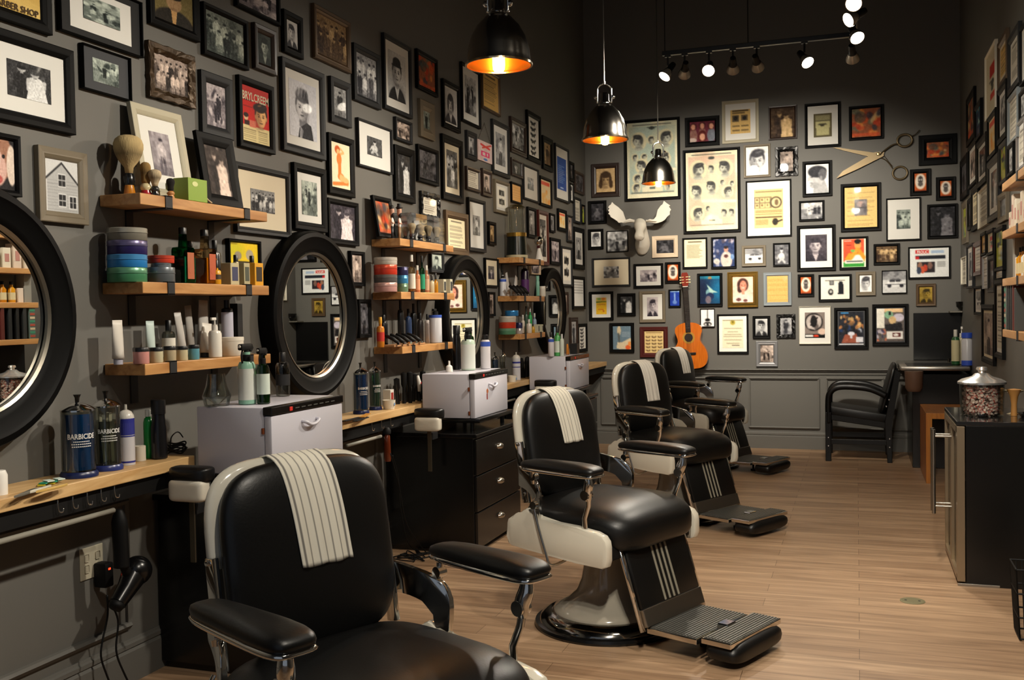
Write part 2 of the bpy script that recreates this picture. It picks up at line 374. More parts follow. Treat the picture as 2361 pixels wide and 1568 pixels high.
# ------------------------------------------------------------------ printed pictures: small painted canvases stored as mesh colours
class Cv:
    def __init__(s, nx, ny, bg):
        s.nx, s.ny = nx, ny; s.a = np.zeros((ny, nx, 3)); s.a[:] = bg
        s.X, s.Y = np.meshgrid((np.arange(nx)+.5)/nx, (np.arange(ny)+.5)/ny)
    def put(s, m, c, al=1.0):
        m = np.clip(m, 0, 1)[..., None]*al; s.a = s.a*(1-m)+np.array(c, float)*m
    def ell(s, cx, cy, rx, ry, c, al=1, soft=.12, rot=0):
        dx = s.X-cx; dy = s.Y-cy
        if rot: dx, dy = dx*math.cos(rot)+dy*math.sin(rot), -dx*math.sin(rot)+dy*math.cos(rot)
        d = np.sqrt((dx/rx)**2+(dy/ry)**2); s.put((1-d)/soft+.5, c, al)
    def rect(s, x0, y0, x1, y1, c, al=1):
        s.put(((s.X >= x0) & (s.X < x1) & (s.Y >= y0) & (s.Y < y1)).astype(float), c, al)
    def line(s, x0, y0, x1, y1, w, c, al=1):
        dx, dy = x1-x0, y1-y0; L = dx*dx+dy*dy+1e-9
        t = np.clip(((s.X-x0)*dx+(s.Y-y0)*dy)/L, 0, 1); d = np.hypot(s.X-x0-t*dx, s.Y-y0-t*dy); s.put((w-d)/(w*.5)+.5, c, al)
    def poly(s, pts, c, al=1):
        ins = np.zeros(s.X.shape, bool); n = len(pts)
        for i in range(n):
            x0, y0 = pts[i]; x1, y1 = pts[(i+1) % n]
            if y0 == y1: continue
            cond = ((y0 > s.Y) != (y1 > s.Y)) & (s.X < (x1-x0)*(s.Y-y0)/(y1-y0)+x0); ins ^= cond
        s.put(ins.astype(float), c, al)
    def blob(s, rng, n, cols, x0=0, y0=0, x1=1, y1=1, r=(.05, .15), al=.8):
        for _ in range(n):
            s.ell(rng.uniform(x0, x1), rng.uniform(y0, y1), rng.uniform(*r), rng.uniform(*r), cols[rng.integers(len(cols))], al, .5, rng.uniform(0, 3))
G = lambda v: (v, v, v*.99)
TONES = {'bw': ((20, 20, 22), (228, 228, 226)), 'se': ((50, 34, 22), (222, 190, 140)), 'dk': ((16, 16, 20), (120, 118, 122)),
         'bl': ((14, 30, 60), (120, 170, 200)), 'cool': ((20, 28, 28), (205, 214, 202)), 'pur': ((28, 24, 34), (228, 218, 218)),
         'gold': ((40, 32, 8), (190, 160, 70)), 'wm': ((30, 24, 22), (228, 208, 194)), 'rd': ((50, 24, 20), (215, 120, 90)), 'lt': ((36, 36, 42), (240, 240, 238))}
def tone(t, v):
    a, b = TONES[t]; v = max(0, min(1, v)); return tuple(a[i]+(b[i]-a[i])*v for i in range(3))

def A_face(c, cx, cy, rx, ry, T, hair=.08, lt=.84, d=1, style=0):
    """soft photographic face; d: side the light falls from"""
    c.ell(cx, cy-ry*.22, rx*1.16, ry*1.02, T(hair), 1, .12)
    for s in (-1, 1): c.ell(cx+s*rx*1.0, cy+ry*.08, rx*.16, ry*.2, T(lt*.75), 1, .3)
    c.ell(cx, cy+ry*.02, rx*.94, ry*.9, T(lt*.93), 1, .1); c.ell(cx, cy+ry*.45, rx*.7, ry*.55, T(lt*.93), 1, .15)
    c.ell(cx-d*rx*.62, cy+ry*.15, rx*.5, ry*.95, T(lt*.5), .6, .9); c.ell(cx+d*rx*.25, cy-ry*.15, rx*.5, ry*.55, T(min(1, lt*1.12)), .6, .9)
    c.ell(cx, cy+ry*1.02, rx*.5, ry*.16, T(lt*.45), .5, .8)
    if style == 0: c.ell(cx+d*rx*.1, cy-ry*.8, rx*1.02, ry*.42, T(hair), 1, .25, -.15*d); c.ell(cx+d*rx*.3, cy-ry*.92, rx*.5, ry*.1, T(hair+.25), .6, .8, -.2)
    elif style == 1: c.ell(cx, cy-ry*.7, rx*.98, ry*.42, T(hair), 1, .2); c.ell(cx-rx*.9, cy+ry*.1, rx*.28, ry*.8, T(hair), 1, .3); c.ell(cx+rx*.9, cy+ry*.1, rx*.28, ry*.8, T(hair), 1, .3)
    else: c.ell(cx, cy-ry*.62, rx*1.25, ry*.12, T(hair), 1, .2); c.ell(cx, cy-ry*.95, rx*.95, ry*.42, T(hair), 1, .15)
    for s in (-1, 1):
        c.ell(cx+s*rx*.4, cy-ry*.02, rx*.24, ry*.1, T(lt*.6), .7, .8); c.ell(cx+s*rx*.4, cy-ry*.01, rx*.13, ry*.06, T(.04), 1, .3)
        c.line(cx+s*rx*.2, cy-ry*.17, cx+s*rx*.6, cy-ry*.2, ry*.035, T(hair+.05), .9)
    c.line(cx-d*rx*.06, cy, cx-d*rx*.12, cy+ry*.3, rx*.07, T(lt*.6), .7); c.ell(cx, cy+ry*.34, rx*.18, ry*.06, T(lt*.5), .7, .6)
    c.ell(cx, cy+ry*.56, rx*.34, ry*.055, T(lt*.3), .9, .4); c.ell(cx, cy+ry*.66, rx*.2, ry*.05, T(lt*.7), .6, .7)
def A_person(c, cx, top, h, T, rng, coat, pants=None, w=None):
    w = w or h*.16; hd = h*.075; lean = rng.uniform(-.1, .1)*w
    c.ell(cx+lean*.5, top+h*.38, w*.5, h*.24, T(coat), 1, .15); c.ell(cx-w*.25, top+h*.42, w*.2, h*.2, T(max(0, coat-.3)), .5, .9)
    pv = pants if pants is not None else coat*.6
    c.rect(cx-w*.36, top+h*.5, cx-w*.03, top+h, T(pv)); c.rect(cx+w*.03, top+h*.5, cx+w*.36, top+h, T(pv))
    c.line(cx-w*.42, top+h*.25, cx-w*.35+lean, top+h*.55, w*.1, T(coat*.85)); c.line(cx+w*.42, top+h*.25, cx+w*.3-lean, top+h*.5, w*.1, T(coat*.85))
    c.rect(cx-w*.09+lean, top+hd*1.5, cx+w*.09+lean, top+h*.2, T(.6)); c.ell(cx+lean, top+hd*1.1, w*.22, hd*1.05, T(.78), 1, .2); c.ell(cx+lean-w*.1, top+hd*1.2, w*.12, hd*.9, T(.45), .5, .9)
    c.ell(cx+lean, top+hd*.55, w*.25, hd*.62, T(rng.uniform(0, .25)), 1, .3)
def art(kind, nx, ny, seed):
    rng = np.random.default_rng(seed); k = kind.split(':'); K = k[0]; t = k[1] if len(k) > 1 else 'bw'; T = lambda v: tone(t, v)
    c = Cv(nx, ny, T(.5)); asp = nx/ny
    if K == 'group':
        c = Cv(nx, ny, T(.3)); c.rect(0, 0, 1, .35, T(rng.uniform(.25, .85))); c.blob(rng, 6, [T(.1), T(.6), T(.4)], al=.4)
        n = max(3, int(4*asp+rng.integers(0, 3)))
        for row in range(2):
            for i in range(n):
                A_person(c, (i+.5+rng.uniform(-.15, .15)+row*.3)/n, .14+row*.26+rng.uniform(-.04, .04), .7, T, rng, rng.choice([.1, .85, .3, .95]), w=.95/n)
        c.rect(0, .93, 1, 1, T(.25), .6)
    elif K == 'pair':
        c = Cv(nx, ny, T(.15)); c.blob(rng, 5, [T(.5), T(.3)], al=.5)
        A_person(c, .36, .12, 1.0, T, rng, .08, w=.42); A_person(c, .66, .2, .95, T, rng, .95, .9, w=.44)
        c.poly([(.5, .5), (.82, .5), (.92, 1), (.42, 1)], T(.92))
    elif K == 'port':
        dark = rng.random() < .35 and t != 'lt'; bgv = .16 if dark else .74; c = Cv(nx, ny, T(bgv)); c.ell(.75, .3, .6, .6, T(bgv+.16), .6, 1); c.ell(.1, .8, .5, .6, T(bgv-.1), .5, 1)
        rx = .21*min(1.15, 1/asp**.5); cx = .5+rng.uniform(-.04, .04); d = rng.choice([-1, 1]); h = rng.uniform(.03, .18)
        c.rect(cx-rx*.5, .5, cx+rx*.5, .8, T(.55)); c.ell(cx, 1.12, .5, .42, T(.10), 1, .08); c.ell(cx+.2*d, 1.0, .2, .3, T(.2), .5, .9)
        c.poly([(cx-rx*.6, .70), (cx+rx*.6, .70), (cx+.02, .98)], T(.82)); c.ell(cx, .68, rx*.52, .07, T(.6), 1, .2)
        A_face(c, cx, .42, rx, .235, T, h, .84, d, rng.integers(0, 3) if seed % 3 else 0)
    elif K == 'pomp':
        c = Cv(nx, ny, (196, 198, 206)); c.ell(.3, .4, .6, .7, (212, 213, 219), .7, 1); B_ = lambda v: (26+200*v, 26+200*v, 32+198*v)
        c.rect(.36, .5, .62, .8, B_(.5)); c.poly([(.3, 1), (.36, .82), (.62, .7), (.78, .74), (.86, 1)], B_(.05)); c.poly([(.38, .78), (.5, .86), (.44, 1), (.36, 1)], B_(.8)); c.ell(.6, .9, .2, .12, B_(.14), .6, .9)
        A_face(c, .46, .46, .21, .24, B_, .36, .88, -1, 0); c.ell(.46, .22, .2, .1, B_(.36), 1, .4, -.1); c.ell(.36, .18, .12, .06, B_(.66), .8, .9, -.4); c.ell(.58, .24, .09, .09, B_(.12), .7, .9); c.ell(.67, .38, .04, .12, B_(.18), .8, .6)
        for q in range(7): c.line(.27+.055*q, .27, .31+.055*q, .13, .009, B_(.75 if q % 2 else .15), .55)
    elif K == 'prof':
        c = Cv(nx, ny, T(.97)); c.poly([(.3, 1), (.38, .72), (.8, .55), (1, 1)], T(.7)); c.ell(.48, .42, .34, .3, T(.78)); c.poly([(.14, .42), (.06, .55), (.18, .58)], T(.75))
        c.ell(.5, .26, .4, .2, T(.08)); c.ell(.72, .36, .17, .2, T(.3)); c.ell(.66, .48, .06, .07, T(.6)); c.ell(.26, .44, .05, .02, T(.1)); c.rect(.16, .62, .3, .64, T(.3)); c.ell(.4, .72, .22, .1, T(.65))
    elif K == 'kid':
        c = Cv(nx, ny, T(.82)); c.ell(.5, 1.05, .48, .26, T(.85)); A_face(c, .5, .5, .26, .3, T, .12, .78, 1, 1); c.poly([(.24, .22), (.77, .2), (.72, .36), (.29, .37)], T(.12)); c.ell(.24, .66, .1, .17, T(.14)); c.ell(.77, .66, .1, .17, T(.14))
    elif K == 'face':
        c = Cv(nx, ny, T(.97)); A_face(c, .5, .5, .29, .33, T, .15, .86, 1, 0); c.ell(.5, 1.05, .4, .14, T(.9))
    elif K == 'stand':
        c = Cv(nx, ny, T(.62)); c.blob(rng, 8, [T(.3), T(.75), T(.5)], al=.5, r=(.1, .3)); c.rect(0, .8, 1, 1, T(.4), .7)
        A_person(c, .5, .14, .84, T, rng, rng.choice([.1, .85]), rng.choice([.1, .3]), w=.42)
    elif K == 'sit':
        c = Cv(nx, ny, T(.3)); c.blob(rng, 6, [T(.2), T(.5)], al=.6); c.ell(.5, .6, .2, .2, T(.8)); c.ell(.5, .3, .09, .1, T(.85)); c.ell(.5, .22, .1, .06, T(.05)); c.line(.3, .85, .5, .7, .06, T(.75)); c.line(.7, .88, .52, .7, .06, T(.7)); c.line(.32, .5, .2, .7, .035, T(.8))
    elif K == 'scene':
        c = Cv(nx, ny, T(.45)); c.rect(0, 0, 1, .4, T(.72)); c.blob(rng, 22, [T(.1), T(.3), T(.85), T(.6), T(.95)], r=(.04, .16), al=.75)
        for i in range(4): A_person(c, rng.uniform(.15, .85), rng.uniform(.15, .45), .5, T, rng, rng.choice([.1, .9]), w=.16)
    elif K == 'car':
        c = Cv(nx, ny, T(.82)); c.rect(0, 0, 1, .4, T(.55)); c.blob(rng, 7, [T(.3), T(.6)], y1=.4, al=.6); c.ell(.55, .5, .27, .17, T(.35)); c.ell(.55, .58, .44, .14, T(.9)); c.rect(.3, .42, .52, .5, T(.1)); c.rect(.56, .42, .76, .5, T(.1)); c.rect(.14, .6, .96, .64, T(.2)); c.ell(.3, .68, .09, .07, T(.05)); c.ell(.8, .68, .09, .07, T(.05))
    elif K == 'house':
        c = Cv(nx, ny, T(.85)); c.poly([(.05, .35), (.5, .05), (.97, .42), (.97, 1), (.05, 1)], T(.72)); c.line(.02, .38, .5, .06, .02, T(.15)); c.line(.5, .06, 1, .44, .02, T(.15))
        for y in np.arange(.4, 1, .06): c.rect(.06, y, .97, y+.012, T(.55), .6)
        for x, y in ((.4, .28), (.4, .66), (.72, .68)): c.rect(x-.02, y-.02, x+.22, y+.24, T(.9)); c.rect(x, y, x+.2, y+.22, T(.12)); c.rect(x+.09, y, x+.11, y+.22, T(.7)); c.rect(x, y+.1, x+.2, y+.12, T(.7))
    elif K == 'text':
        bg = (236, 226, 190) if t == 'se' else ((205, 200, 185) if t == 'wm' else (238, 236, 230)); c = Cv(nx, ny, bg)
        if t == 'gold': c = Cv(nx, ny, (214, 178, 110))
        c.rect(.2, .08, .8, .12, (60, 52, 44), .7)
        y = .2
        while y < .92:
            c.rect(.12, y, rng.uniform(.7, .9), y+.018, (70, 62, 54), .55); y += .05 if rng.random() < .85 else .09
    elif K == 'clip':
        c = Cv(nx, ny, (224, 190, 124))
        for y in np.arange(.06, .96, .04): c.rect(.1, y, rng.uniform(.75, .92), y+.008, (150, 124, 84), .6)
        c.rect(.31, .3, .7, .7, (120, 116, 118)); c.ell(.5, .42, .12, .07, (190, 160, 150)); c.rect(.31, .5, .7, .53, (70, 66, 70)); c.blob(rng, 6, [(90, 86, 90), (160, 150, 150)], .34, .34, .66, .66, (.04, .08), .7)
    elif K == 'news':
        c = Cv(nx, ny, (205, 172, 110)); c.rect(.1, .04, .9, .1, (50, 40, 30), .8); c.rect(.1, .13, .7, .17, (50, 40, 30), .6); c.rect(.12, .24, .42, .5, (90, 78, 60)); c.rect(.55, .24, .85, .46, (110, 92, 66)); c.ell(.7, .36, .1, .08, (40, 36, 30)); c.ell(.27, .36, .09, .09, (40, 36, 30))
        for y in np.arange(.55, .94, .035): c.rect(.1, y, .45, y+.012, (80, 66, 46), .7); c.rect(.53, y, .88, y+.012, (80, 66, 46), .7)
    elif K == 'cat':
        c = Cv(nx, ny, (226, 200, 142))
        c.rect(.05, .05, .95, .09, (90, 80, 60), .6); c.rect(.0, .2, .6, .5, (120, 108, 84), .8)
        for x, y in ((.04, .22), (.22, .22), (.04, .36), (.22, .36), (.4, .22), (.4, .36)): c.rect(x, y, x+.14, y+.11, (222, 198, 140)); c.rect(x+.03, y+.03, x+.1, y+.07, (130, 110, 80))
        c.ell(.75, .35, .2, .15, (80, 70, 54)); c.ell(.75, .35, .15, .115, (216, 196, 150)); c.ell(.77, .35, .07, .08, (120, 100, 74))
        for y in np.arange(.55, .66, .03): c.rect(.05, y, .95, y+.01, (90, 74, 50), .7)
        c.rect(.05, .7, .95, .73, (60, 48, 36), .8); c.ell(.72, .84, .1, .09, (50, 44, 36)); c.line(.8, .84, .95, .8, .02, (50, 44, 36)); c.rect(.05, .78, .5, .92, (190, 160, 110))
    elif K == 'hair':     # barber's hairstyle chart: rows of heads in ovals
        base = {'bl': (176, 190, 176), 'rd': (214, 184, 160)}[t]; c = Cv(nx, ny, (226, 220, 190)); c.rect(.05, .06, .95, .94, base); c.blob(rng, 14, [tuple(v+12 for v in base), tuple(v-14 for v in base), (214, 210, 180)], r=(.08, .2), al=.5)
        c.rect(.12, .035, .88, .045, (60, 60, 54)); c.ell(.5, .085, .06, .02, (70, 74, 70)); c.rect(.4, .075, .6, .08, (70, 74, 70))
        P = [(.24, .23, .15), (.76, .22, .14), (.5, .22, .07), (.5, .45, .12), (.22, .5, .13), (.8, .52, .1), (.7, .4, .05), (.88, .42, .05), (.22, .78, .12), (.74, .78, .07), (.88, .78, .07), (.42, .72, .05)]
        if t == 'bl': P = [(.24, .25, .14), (.76, .23, .14), (.48, .24, .07), (.16, .46, .06), (.34, .46, .06), (.3, .58, .12), (.72, .5, .13), (.5, .66, .08), (.78, .7, .1), (.2, .74, .08), (.18, .86, .08), (.5, .86, .08), (.8, .86, .06)]
        for x, y, r in P:
            q = asp; c.ell(x, y, r*1.15, r*q*1.3, (214, 206, 172)); hd = rng.integers(0, 2)*2-1; ink = (62, 78, 84)
            TT = lambda v: tuple(58+(214-58)*v*f for f in (1, 1, .88)); c.ell(x, y+r*q*1.0, r*.6, r*q*.3, TT(.75)); c.rect(x-r*.25, y+r*q*.3, x+r*.25, y+r*q*.85, TT(.7))
            A_face(c, x+hd*r*.08, y+r*q*.05, r*.62, r*q*.8, TT, .03, .86, hd, 0); c.ell(x-hd*r*.42, y-r*q*.05, r*.2, r*q*.5, TT(.15), .9, .4)
            if t == 'rd' and r > .1: c.ell(x+hd*r*.08, y+r*q*.55, r*.3, r*q*.2, TT(.25), .8, .5)
        c.line(.32, .62, .95, .64, .018, (222, 216, 188)); c.rect(.3, .86, .7, .93, (224, 218, 188)); c.ell(.5, .87, .15, .07, (224, 218, 188)); c.rect(.44, .86, .56, .88, (100, 110, 100)); c.rect(.08, .92, .92, .935, (90, 96, 88), .7)
    elif K == 'pinup':
        c = Cv(nx, ny, (232, 218, 186)); o = (226, 128, 62); s = (236, 178, 120)
        c.ell(.34, .16, .14, .09, (196, 92, 40)); c.ell(.38, .2, .09, .06, s); c.line(.42, .26, .66, .2, .03, s); c.line(.66, .2, .5, .12, .025, s)
        c.ell(.42, .36, .13, .13, o); c.line(.44, .44, .44, .7, .08, o); c.ell(.5, .74, .17, .08, o); c.line(.5, .76, .85, .84, .08, s); c.line(.85, .86, .1, .92, .04, o); c.ell(.75, .8, .15, .06, s)
    elif K == 'redad':
        c = Cv(nx, ny, (206, 38, 26)); c.rect(0, .7, 1, 1, (226, 212, 160)); c.rect(0, 0, 1, .14, (196, 50, 44))
        c.ell(.14, .56, .08, .07, (226, 190, 150)); c.ell(.14, .53, .09, .04, (50, 20, 14)); c.rect(.08, .62, .26, .7, (60, 24, 20)); c.rect(.26, .6, .5, .72, (214, 120, 96))
        TT = lambda v: (40+215*min(1, v*1.08), 18+192*v, 12+130*v); A_face(c, .69, .5, .2, .2, TT, .0, .9, 1, 0); c.ell(.6, .33, .2, .07, TT(.02), 1, .3, -.15); c.ell(.64, .3, .08, .015, TT(.5), .8, .5, -.2)
        for y in np.arange(.77, .96, .035): c.rect(.05, y, .5, y+.012, (110, 90, 60), .6); c.rect(.58, y, .92, y+.012, (110, 90, 60), .6)
        c.rect(.05, .25, .4, .265, (90, 10, 8)); c.rect(.05, .37, .36, .38, (90, 10, 8))
    elif K == 'juice':
        c = Cv(nx, ny, (232, 226, 204)); c.rect(.08, .02, .92, .78, (232, 88, 54)); c.rect(.1, .8, .9, .98, (60, 150, 60)); c.poly([(.12, .72), (.3, .5), (.9, .5), (.95, .78)], (226, 150, 40)); c.ell(.66, .7, .26, .14, (240, 236, 226))
        c.ell(.66, .22, .14, .15, (226, 160, 90)); c.ell(.66, .1, .14, .07, (24, 16, 14)); c.ell(.66, .17, .12, .012, (30, 20, 18)); c.line(.4, .66, .64, .38, .07, (232, 160, 60)); c.line(.9, .66, .7, .4, .07, (226, 150, 50)); c.ell(.46, .42, .09, .05, (120, 180, 90))
        c.rect(.16, .74, .88, .85, (225, 222, 210)); c.rect(.2, .77, .84, .82, (50, 60, 60), .7); c.rect(.12, .06, .4, .09, (240, 200, 190)); c.line(.15, .24, .4, .22, .01, (120, 40, 30))
    elif K == 'skull':
        c = Cv(nx, ny, (176, 84, 30)); c.ell(.5, .46, .42, .42, (226, 212, 196)); c.ell(.5, .36, .2, .2, (70, 66, 64)); c.ell(.42, .36, .05, .05, (210, 205, 200)); c.ell(.58, .36, .05, .05, (210, 205, 200)); c.ell(.5, .6, .2, .12, (90, 84, 80)); c.rect(0, .92, 1, 1, (120, 50, 20))
    elif K == 'web':
        c = Cv(nx, ny, (226, 228, 226)); c.rect(.15, .07, .5, .2, (206, 52, 50)); c.rect(.55, .09, .86, .18, (170, 190, 214)); c.rect(.15, .27, .9, .38, (40, 44, 54)); c.rect(.16, .28, .25, .37, (196, 40, 44)); c.rect(.18, .47, .64, .84, (50, 44, 48))
        for x, y, cc in ((.27, .6, (150, 110, 90)), (.4, .68, (190, 70, 50)), (.33, .74, (200, 90, 60)), (.52, .6, (130, 100, 90)), (.24, .76, (60, 70, 90))): c.ell(x, y, .06, .12, cc)
        for y in np.arange(.48, .78, .05): c.rect(.7, y, .9, y+.015, (90, 90, 90), .7)
    elif K == 'jar':
        c = Cv(nx, ny, (96, 88, 62)); c.rect(.12, .08, .88, .3, (146, 140, 104)); c.poly([(.1, .3), (.9, .3), (.82, .92), (.18, .92)], (190, 184, 136)); c.rect(.12, .3, .88, .32, (70, 66, 50)); c.rect(.15, .17, .85, .18, (80, 76, 56)); c.ell(.48, .46, .26, .03, (76, 72, 52)); c.ell(.48, .51, .12, .025, (60, 56, 42)); c.rect(.16, .96, .84, .98, (170, 164, 130))
    elif K == 'warm':
        c = Cv(nx, ny, (150, 90, 60)); c.blob(rng, 26, [(206, 96, 50), (190, 70, 40), (60, 60, 70), (210, 180, 130), (110, 110, 90), (220, 140, 70)], r=(.06, .16), al=.85)
        c.rect(.05, .86, .95, .94, (206, 90, 50), .8); c.ell(.3, .3, .2, .2, (60, 70, 70), .6)
    elif K == 'trio':
        c = Cv(nx, ny, (100, 34, 50))
        for x, y in ((.15, .25), (.5, .22), (.85, .25)): c.ell(x, y+.45, .16, .35, (120, 124, 134) if x > .6 else (140, 100, 90)); c.ell(x, y, .13, .18, (70, 24, 26)); c.ell(x, y+.02, .085, .14, (206, 150, 124))
        c.ell(.5, .72, .17, .28, (90, 26, 24)); c.ell(.5, .76, .11, .17, (214, 160, 134)); c.ell(.12, .9, .16, .12, (190, 170, 160))
    elif K == 'sea':
        c = Cv(nx, ny, (20, 60, 92)); c.rect(0, 0, 1, .12, (40, 150, 170), .8); c.ell(.9, .5, .3, .4, (20, 110, 150), .8, 1); c.ell(.1, .6, .3, .5, (16, 32, 62), .9, 1); c.ell(.48, .6, .18, .14, (120, 160, 165)); c.poly([(.35, .3), (.62, .5), (.92, .6), (.5, .6)], (165, 195, 185)); c.ell(.5, .72, .2, .12, (28, 44, 80)); c.ell(.42, .85, .14, .14, (110, 100, 110)); c.ell(.5, .08, .1, .05, (150, 120, 80))
    elif K == 'swan':
        c = Cv(nx, ny, (30, 60, 150)); c.rect(0, 0, 1, .08, (160, 190, 220)); c.line(.5, .2, .5, .6, .06, (160, 190, 220), .8); c.ell(.5, .75, .2, .12, (120, 150, 200), .8); c.blob(rng, 5, [(50, 90, 180), (20, 40, 110)], al=.5)
    elif K == 'lady':
        c = Cv(nx, ny, (226, 200, 180)); c.ell(.5, 1.0, .46, .34, (222, 208, 196)); c.ell(.5, .32, .27, .26, (74, 46, 40)); c.ell(.36, .48, .12, .14, (70, 44, 40)); c.ell(.52, .36, .16, .2, (216, 140, 116)); c.rect(.44, .52, .58, .68, (206, 140, 116)); c.ell(.52, .44, .06, .02, (240, 220, 210)); c.ell(.3, .88, .12, .06, (110, 70, 70)); c.ell(.62, .92, .1, .05, (110, 70, 70)); c.ell(.46, .33, .03, .014, (60, 30, 26)); c.ell(.6, .33, .03, .014, (60, 30, 26))
    elif K == 'kraft':
        c = Cv(nx, ny, (222, 172, 104))
        for y in np.arange(.05, .97, .045): c.rect(.03, y, .97, y+.008, (196, 140, 76), .6)
        c.ell(.85, .12, .12, .08, (226, 180, 130), .6)
    elif K == 'guitar':
        c = Cv(nx, ny, (228, 228, 226)); c.rect(.48, 0, .52, .55, (30, 30, 30)); c.ell(.5, .62, .17, .09, (16, 16, 16)); c.ell(.5, .85, .28, .13, (30, 30, 30)); c.ell(.5, .87, .22, .08, (210, 210, 208)); c.rect(.44, .8, .56, .96, (30, 30, 30))
    elif K == 'cert':
        c = Cv(nx, ny, (226, 218, 190)); c.rect(.04, .02, .96, .035, (120, 110, 80)); c.ell(.5, .12, .12, .08, (176, 160, 70)); c.ell(.5, .1, .05, .03, (120, 104, 40))
        for y, w in ((.3, .4), (.42, .25), (.52, .4), (.58, .42), (.64, .42), (.7, .4), (.76, .42), (.82, .3)): c.rect(.5-w, y, .5+w, y+.018, (110, 98, 70), .6)
        c.line(.45, .9, .8, .9, .008, (80, 70, 60)); c.rect(.45, .95, .78, .96, (110, 98, 70))
    elif K == 'mirror':
        c = Cv(nx, ny, (130, 118, 112)); c.ell(.45, .38, .44, .34, (16, 14, 14)); c.ell(.45, .38, .38, .29, (176, 166, 160)); c.blob(rng, 6, [(60, 52, 50), (200, 190, 184)], .2, .15, .7, .6, (.06, .14), .7); c.ell(.45, .36, .16, .22, (24, 20, 20)); c.line(.3, .5, .62, .22, .03, (24, 20, 20)); c.rect(0, .85, 1, 1, (14, 14, 14)); c.rect(.02, .88, .42, .96, (222, 220, 216)); c.ell(.56, .91, .14, .04, (214, 70, 40)); c.ell(.85, .75, .2, .12, (206, 180, 164))
    elif K == 'city':
        c = Cv(nx, ny, (40, 42, 50)); c.blob(rng, 30, [(220, 180, 120), (190, 130, 80), (120, 90, 60)], .02, .12, .98, .5, (.03, .08), .8); c.rect(.1, .02, .4, .06, (70, 150, 210), .9); c.blob(rng, 12, [(200, 205, 220), (40, 60, 100), (30, 30, 34)], .0, .45, 1, .7, (.04, .1), .9); c.poly([(.25, .68), (.7, .66), (.85, .95), (.1, .95)], (150, 86, 66)); c.ell(.5, .66, .14, .06, (214, 214, 222)); c.rect(.46, .7, .54, .8, (200, 200, 205)); c.rect(.68, .76, .98, .93, (214, 214, 220)); c.rect(0, .96, 1, 1, (220, 222, 224))
    elif K == 'mag':
        c = Cv(nx, ny, (96, 88, 84)); c.rect(0, 0, .3, .6, (226, 222, 210)); c.rect(.3, 0, .95, .12, (224, 190, 146)); c.ell(.45, .2, .16, .12, (130, 170, 140)); c.ell(.8, .28, .2, .12, (196, 188, 200)); c.ell(.58, .36, .13, .12, (206, 176, 130)); c.poly([(.3, .5), (.9, .42), (.95, .68), (.35, .68)], (40, 38, 40)); c.blob(rng, 10, [(206, 120, 90), (190, 180, 190), (60, 60, 90)], 0, .62, .35, 1, (.03, .08), .8); c.rect(.36, .7, .95, .92, (226, 222, 216)); c.rect(.58, .74, .86, .86, (90, 40, 36)); c.ell(.7, .8, .1, .04, (230, 226, 220)); c.rect(.46, .1, .52, .2, (40, 40, 40))
    elif K == 'cowboy':
        c = Cv(nx, ny, (104, 124, 138)); c.poly([(.2, .95), (.25, .7), (.45, .7), (.98, .5), (1, 1)], (206, 190, 160)); c.ell(.35, .2, .1, .2, (196, 180, 150)); c.line(.32, .35, .36, .65, .05, (90, 96, 96)); c.ell(.82, .9, .14, .1, (214, 96, 50)); c.ell(.9, .75, .08, .1, (222, 140, 70)); 
        for y in np.arange(.08, .45, .06): c.rect(.5, y, .92, y+.012, (180, 190, 196), .5)
    elif K == 'mous':     # moustache chart
        c = Cv(nx, ny, (216, 190, 134)); c.rect(.1, .06, .9, .1, (90, 60, 40), .7)
        for r in range(5):
            for q in range(3):
                x = .2+.3*q; y = .28+.15*r; c.ell(x-.05, y, .07, .022, (70, 44, 30), 1, .3, .4); c.ell(x+.05, y, .07, .022, (70, 44, 30), 1, .3, -.4)
    elif K == 'label':
        c = Cv(nx, ny, (222, 180, 50)); c.rect(0, 0, 1, .22, (214, 190, 110)); c.ell(.3, .1, .2, .06, (120, 160, 90)); c.ell(.7, .1, .2, .06, (214, 120, 50)); c.line(0, .28, 1, .26, .025, (40, 90, 50)); c.rect(.1, .42, .9, .46, (180, 110, 40)); c.rect(.15, .55, .85, .57, (200, 120, 50)); c.rect(.2, .7, .7, .73, (200, 90, 40)); c.ell(.7, .8, .1, .03, (190, 80, 40))
    elif K == 'shapes':
        c = Cv(nx, ny, (232, 228, 214)); c.rect(.16, .17, .84, .185, (90, 88, 84)); c.rect(.3, .18, .46, .36, (60, 60, 62)); c.rect(.33, .2, .43, .34, (130, 130, 128)); c.poly([(.62, .3), (.66, .22), (.74, .22), (.78, .3), (.8, .78), (.6, .78)], (24, 26, 34)); c.ell(.35, .68, .09, .14, (40, 40, 42)); c.ell(.35, .66, .05, .06, (190, 188, 180)); c.rect(.2, .78, .82, .79, (120, 118, 110))
    elif K == 'two':
        c = Cv(nx, ny, (230, 226, 214)); c.rect(.2, .18, .8, .42, (36, 36, 36)); c.blob(rng, 6, [(120, 120, 120), (20, 20, 20)], .25, .2, .75, .4, (.05, .1)); c.rect(.2, .58, .8, .82, (44, 44, 44)); c.blob(rng, 6, [(130, 130, 130), (20, 20, 20)], .25, .6, .75, .8, (.05, .1))
    elif K == 'script':
        c = Cv(nx, ny, (226, 224, 218))
        for y in (.12, .27, .42, .58, .75, .88): c.line(.25, y, .6, y+.04, .03, (40, 40, 40)); c.line(.35, y+.06, .7, y-.02, .025, (40, 40, 40)); c.ell(.5, y+.03, .12, .03, (60, 60, 60), .8)
    elif K == 'blue':
        c = Cv(nx, ny, (44, 84, 160)); 
        for y in np.arange(.26, .8, .055): c.rect(.12, y, rng.uniform(.5, .9), y+.015, (150, 176, 220), .8)
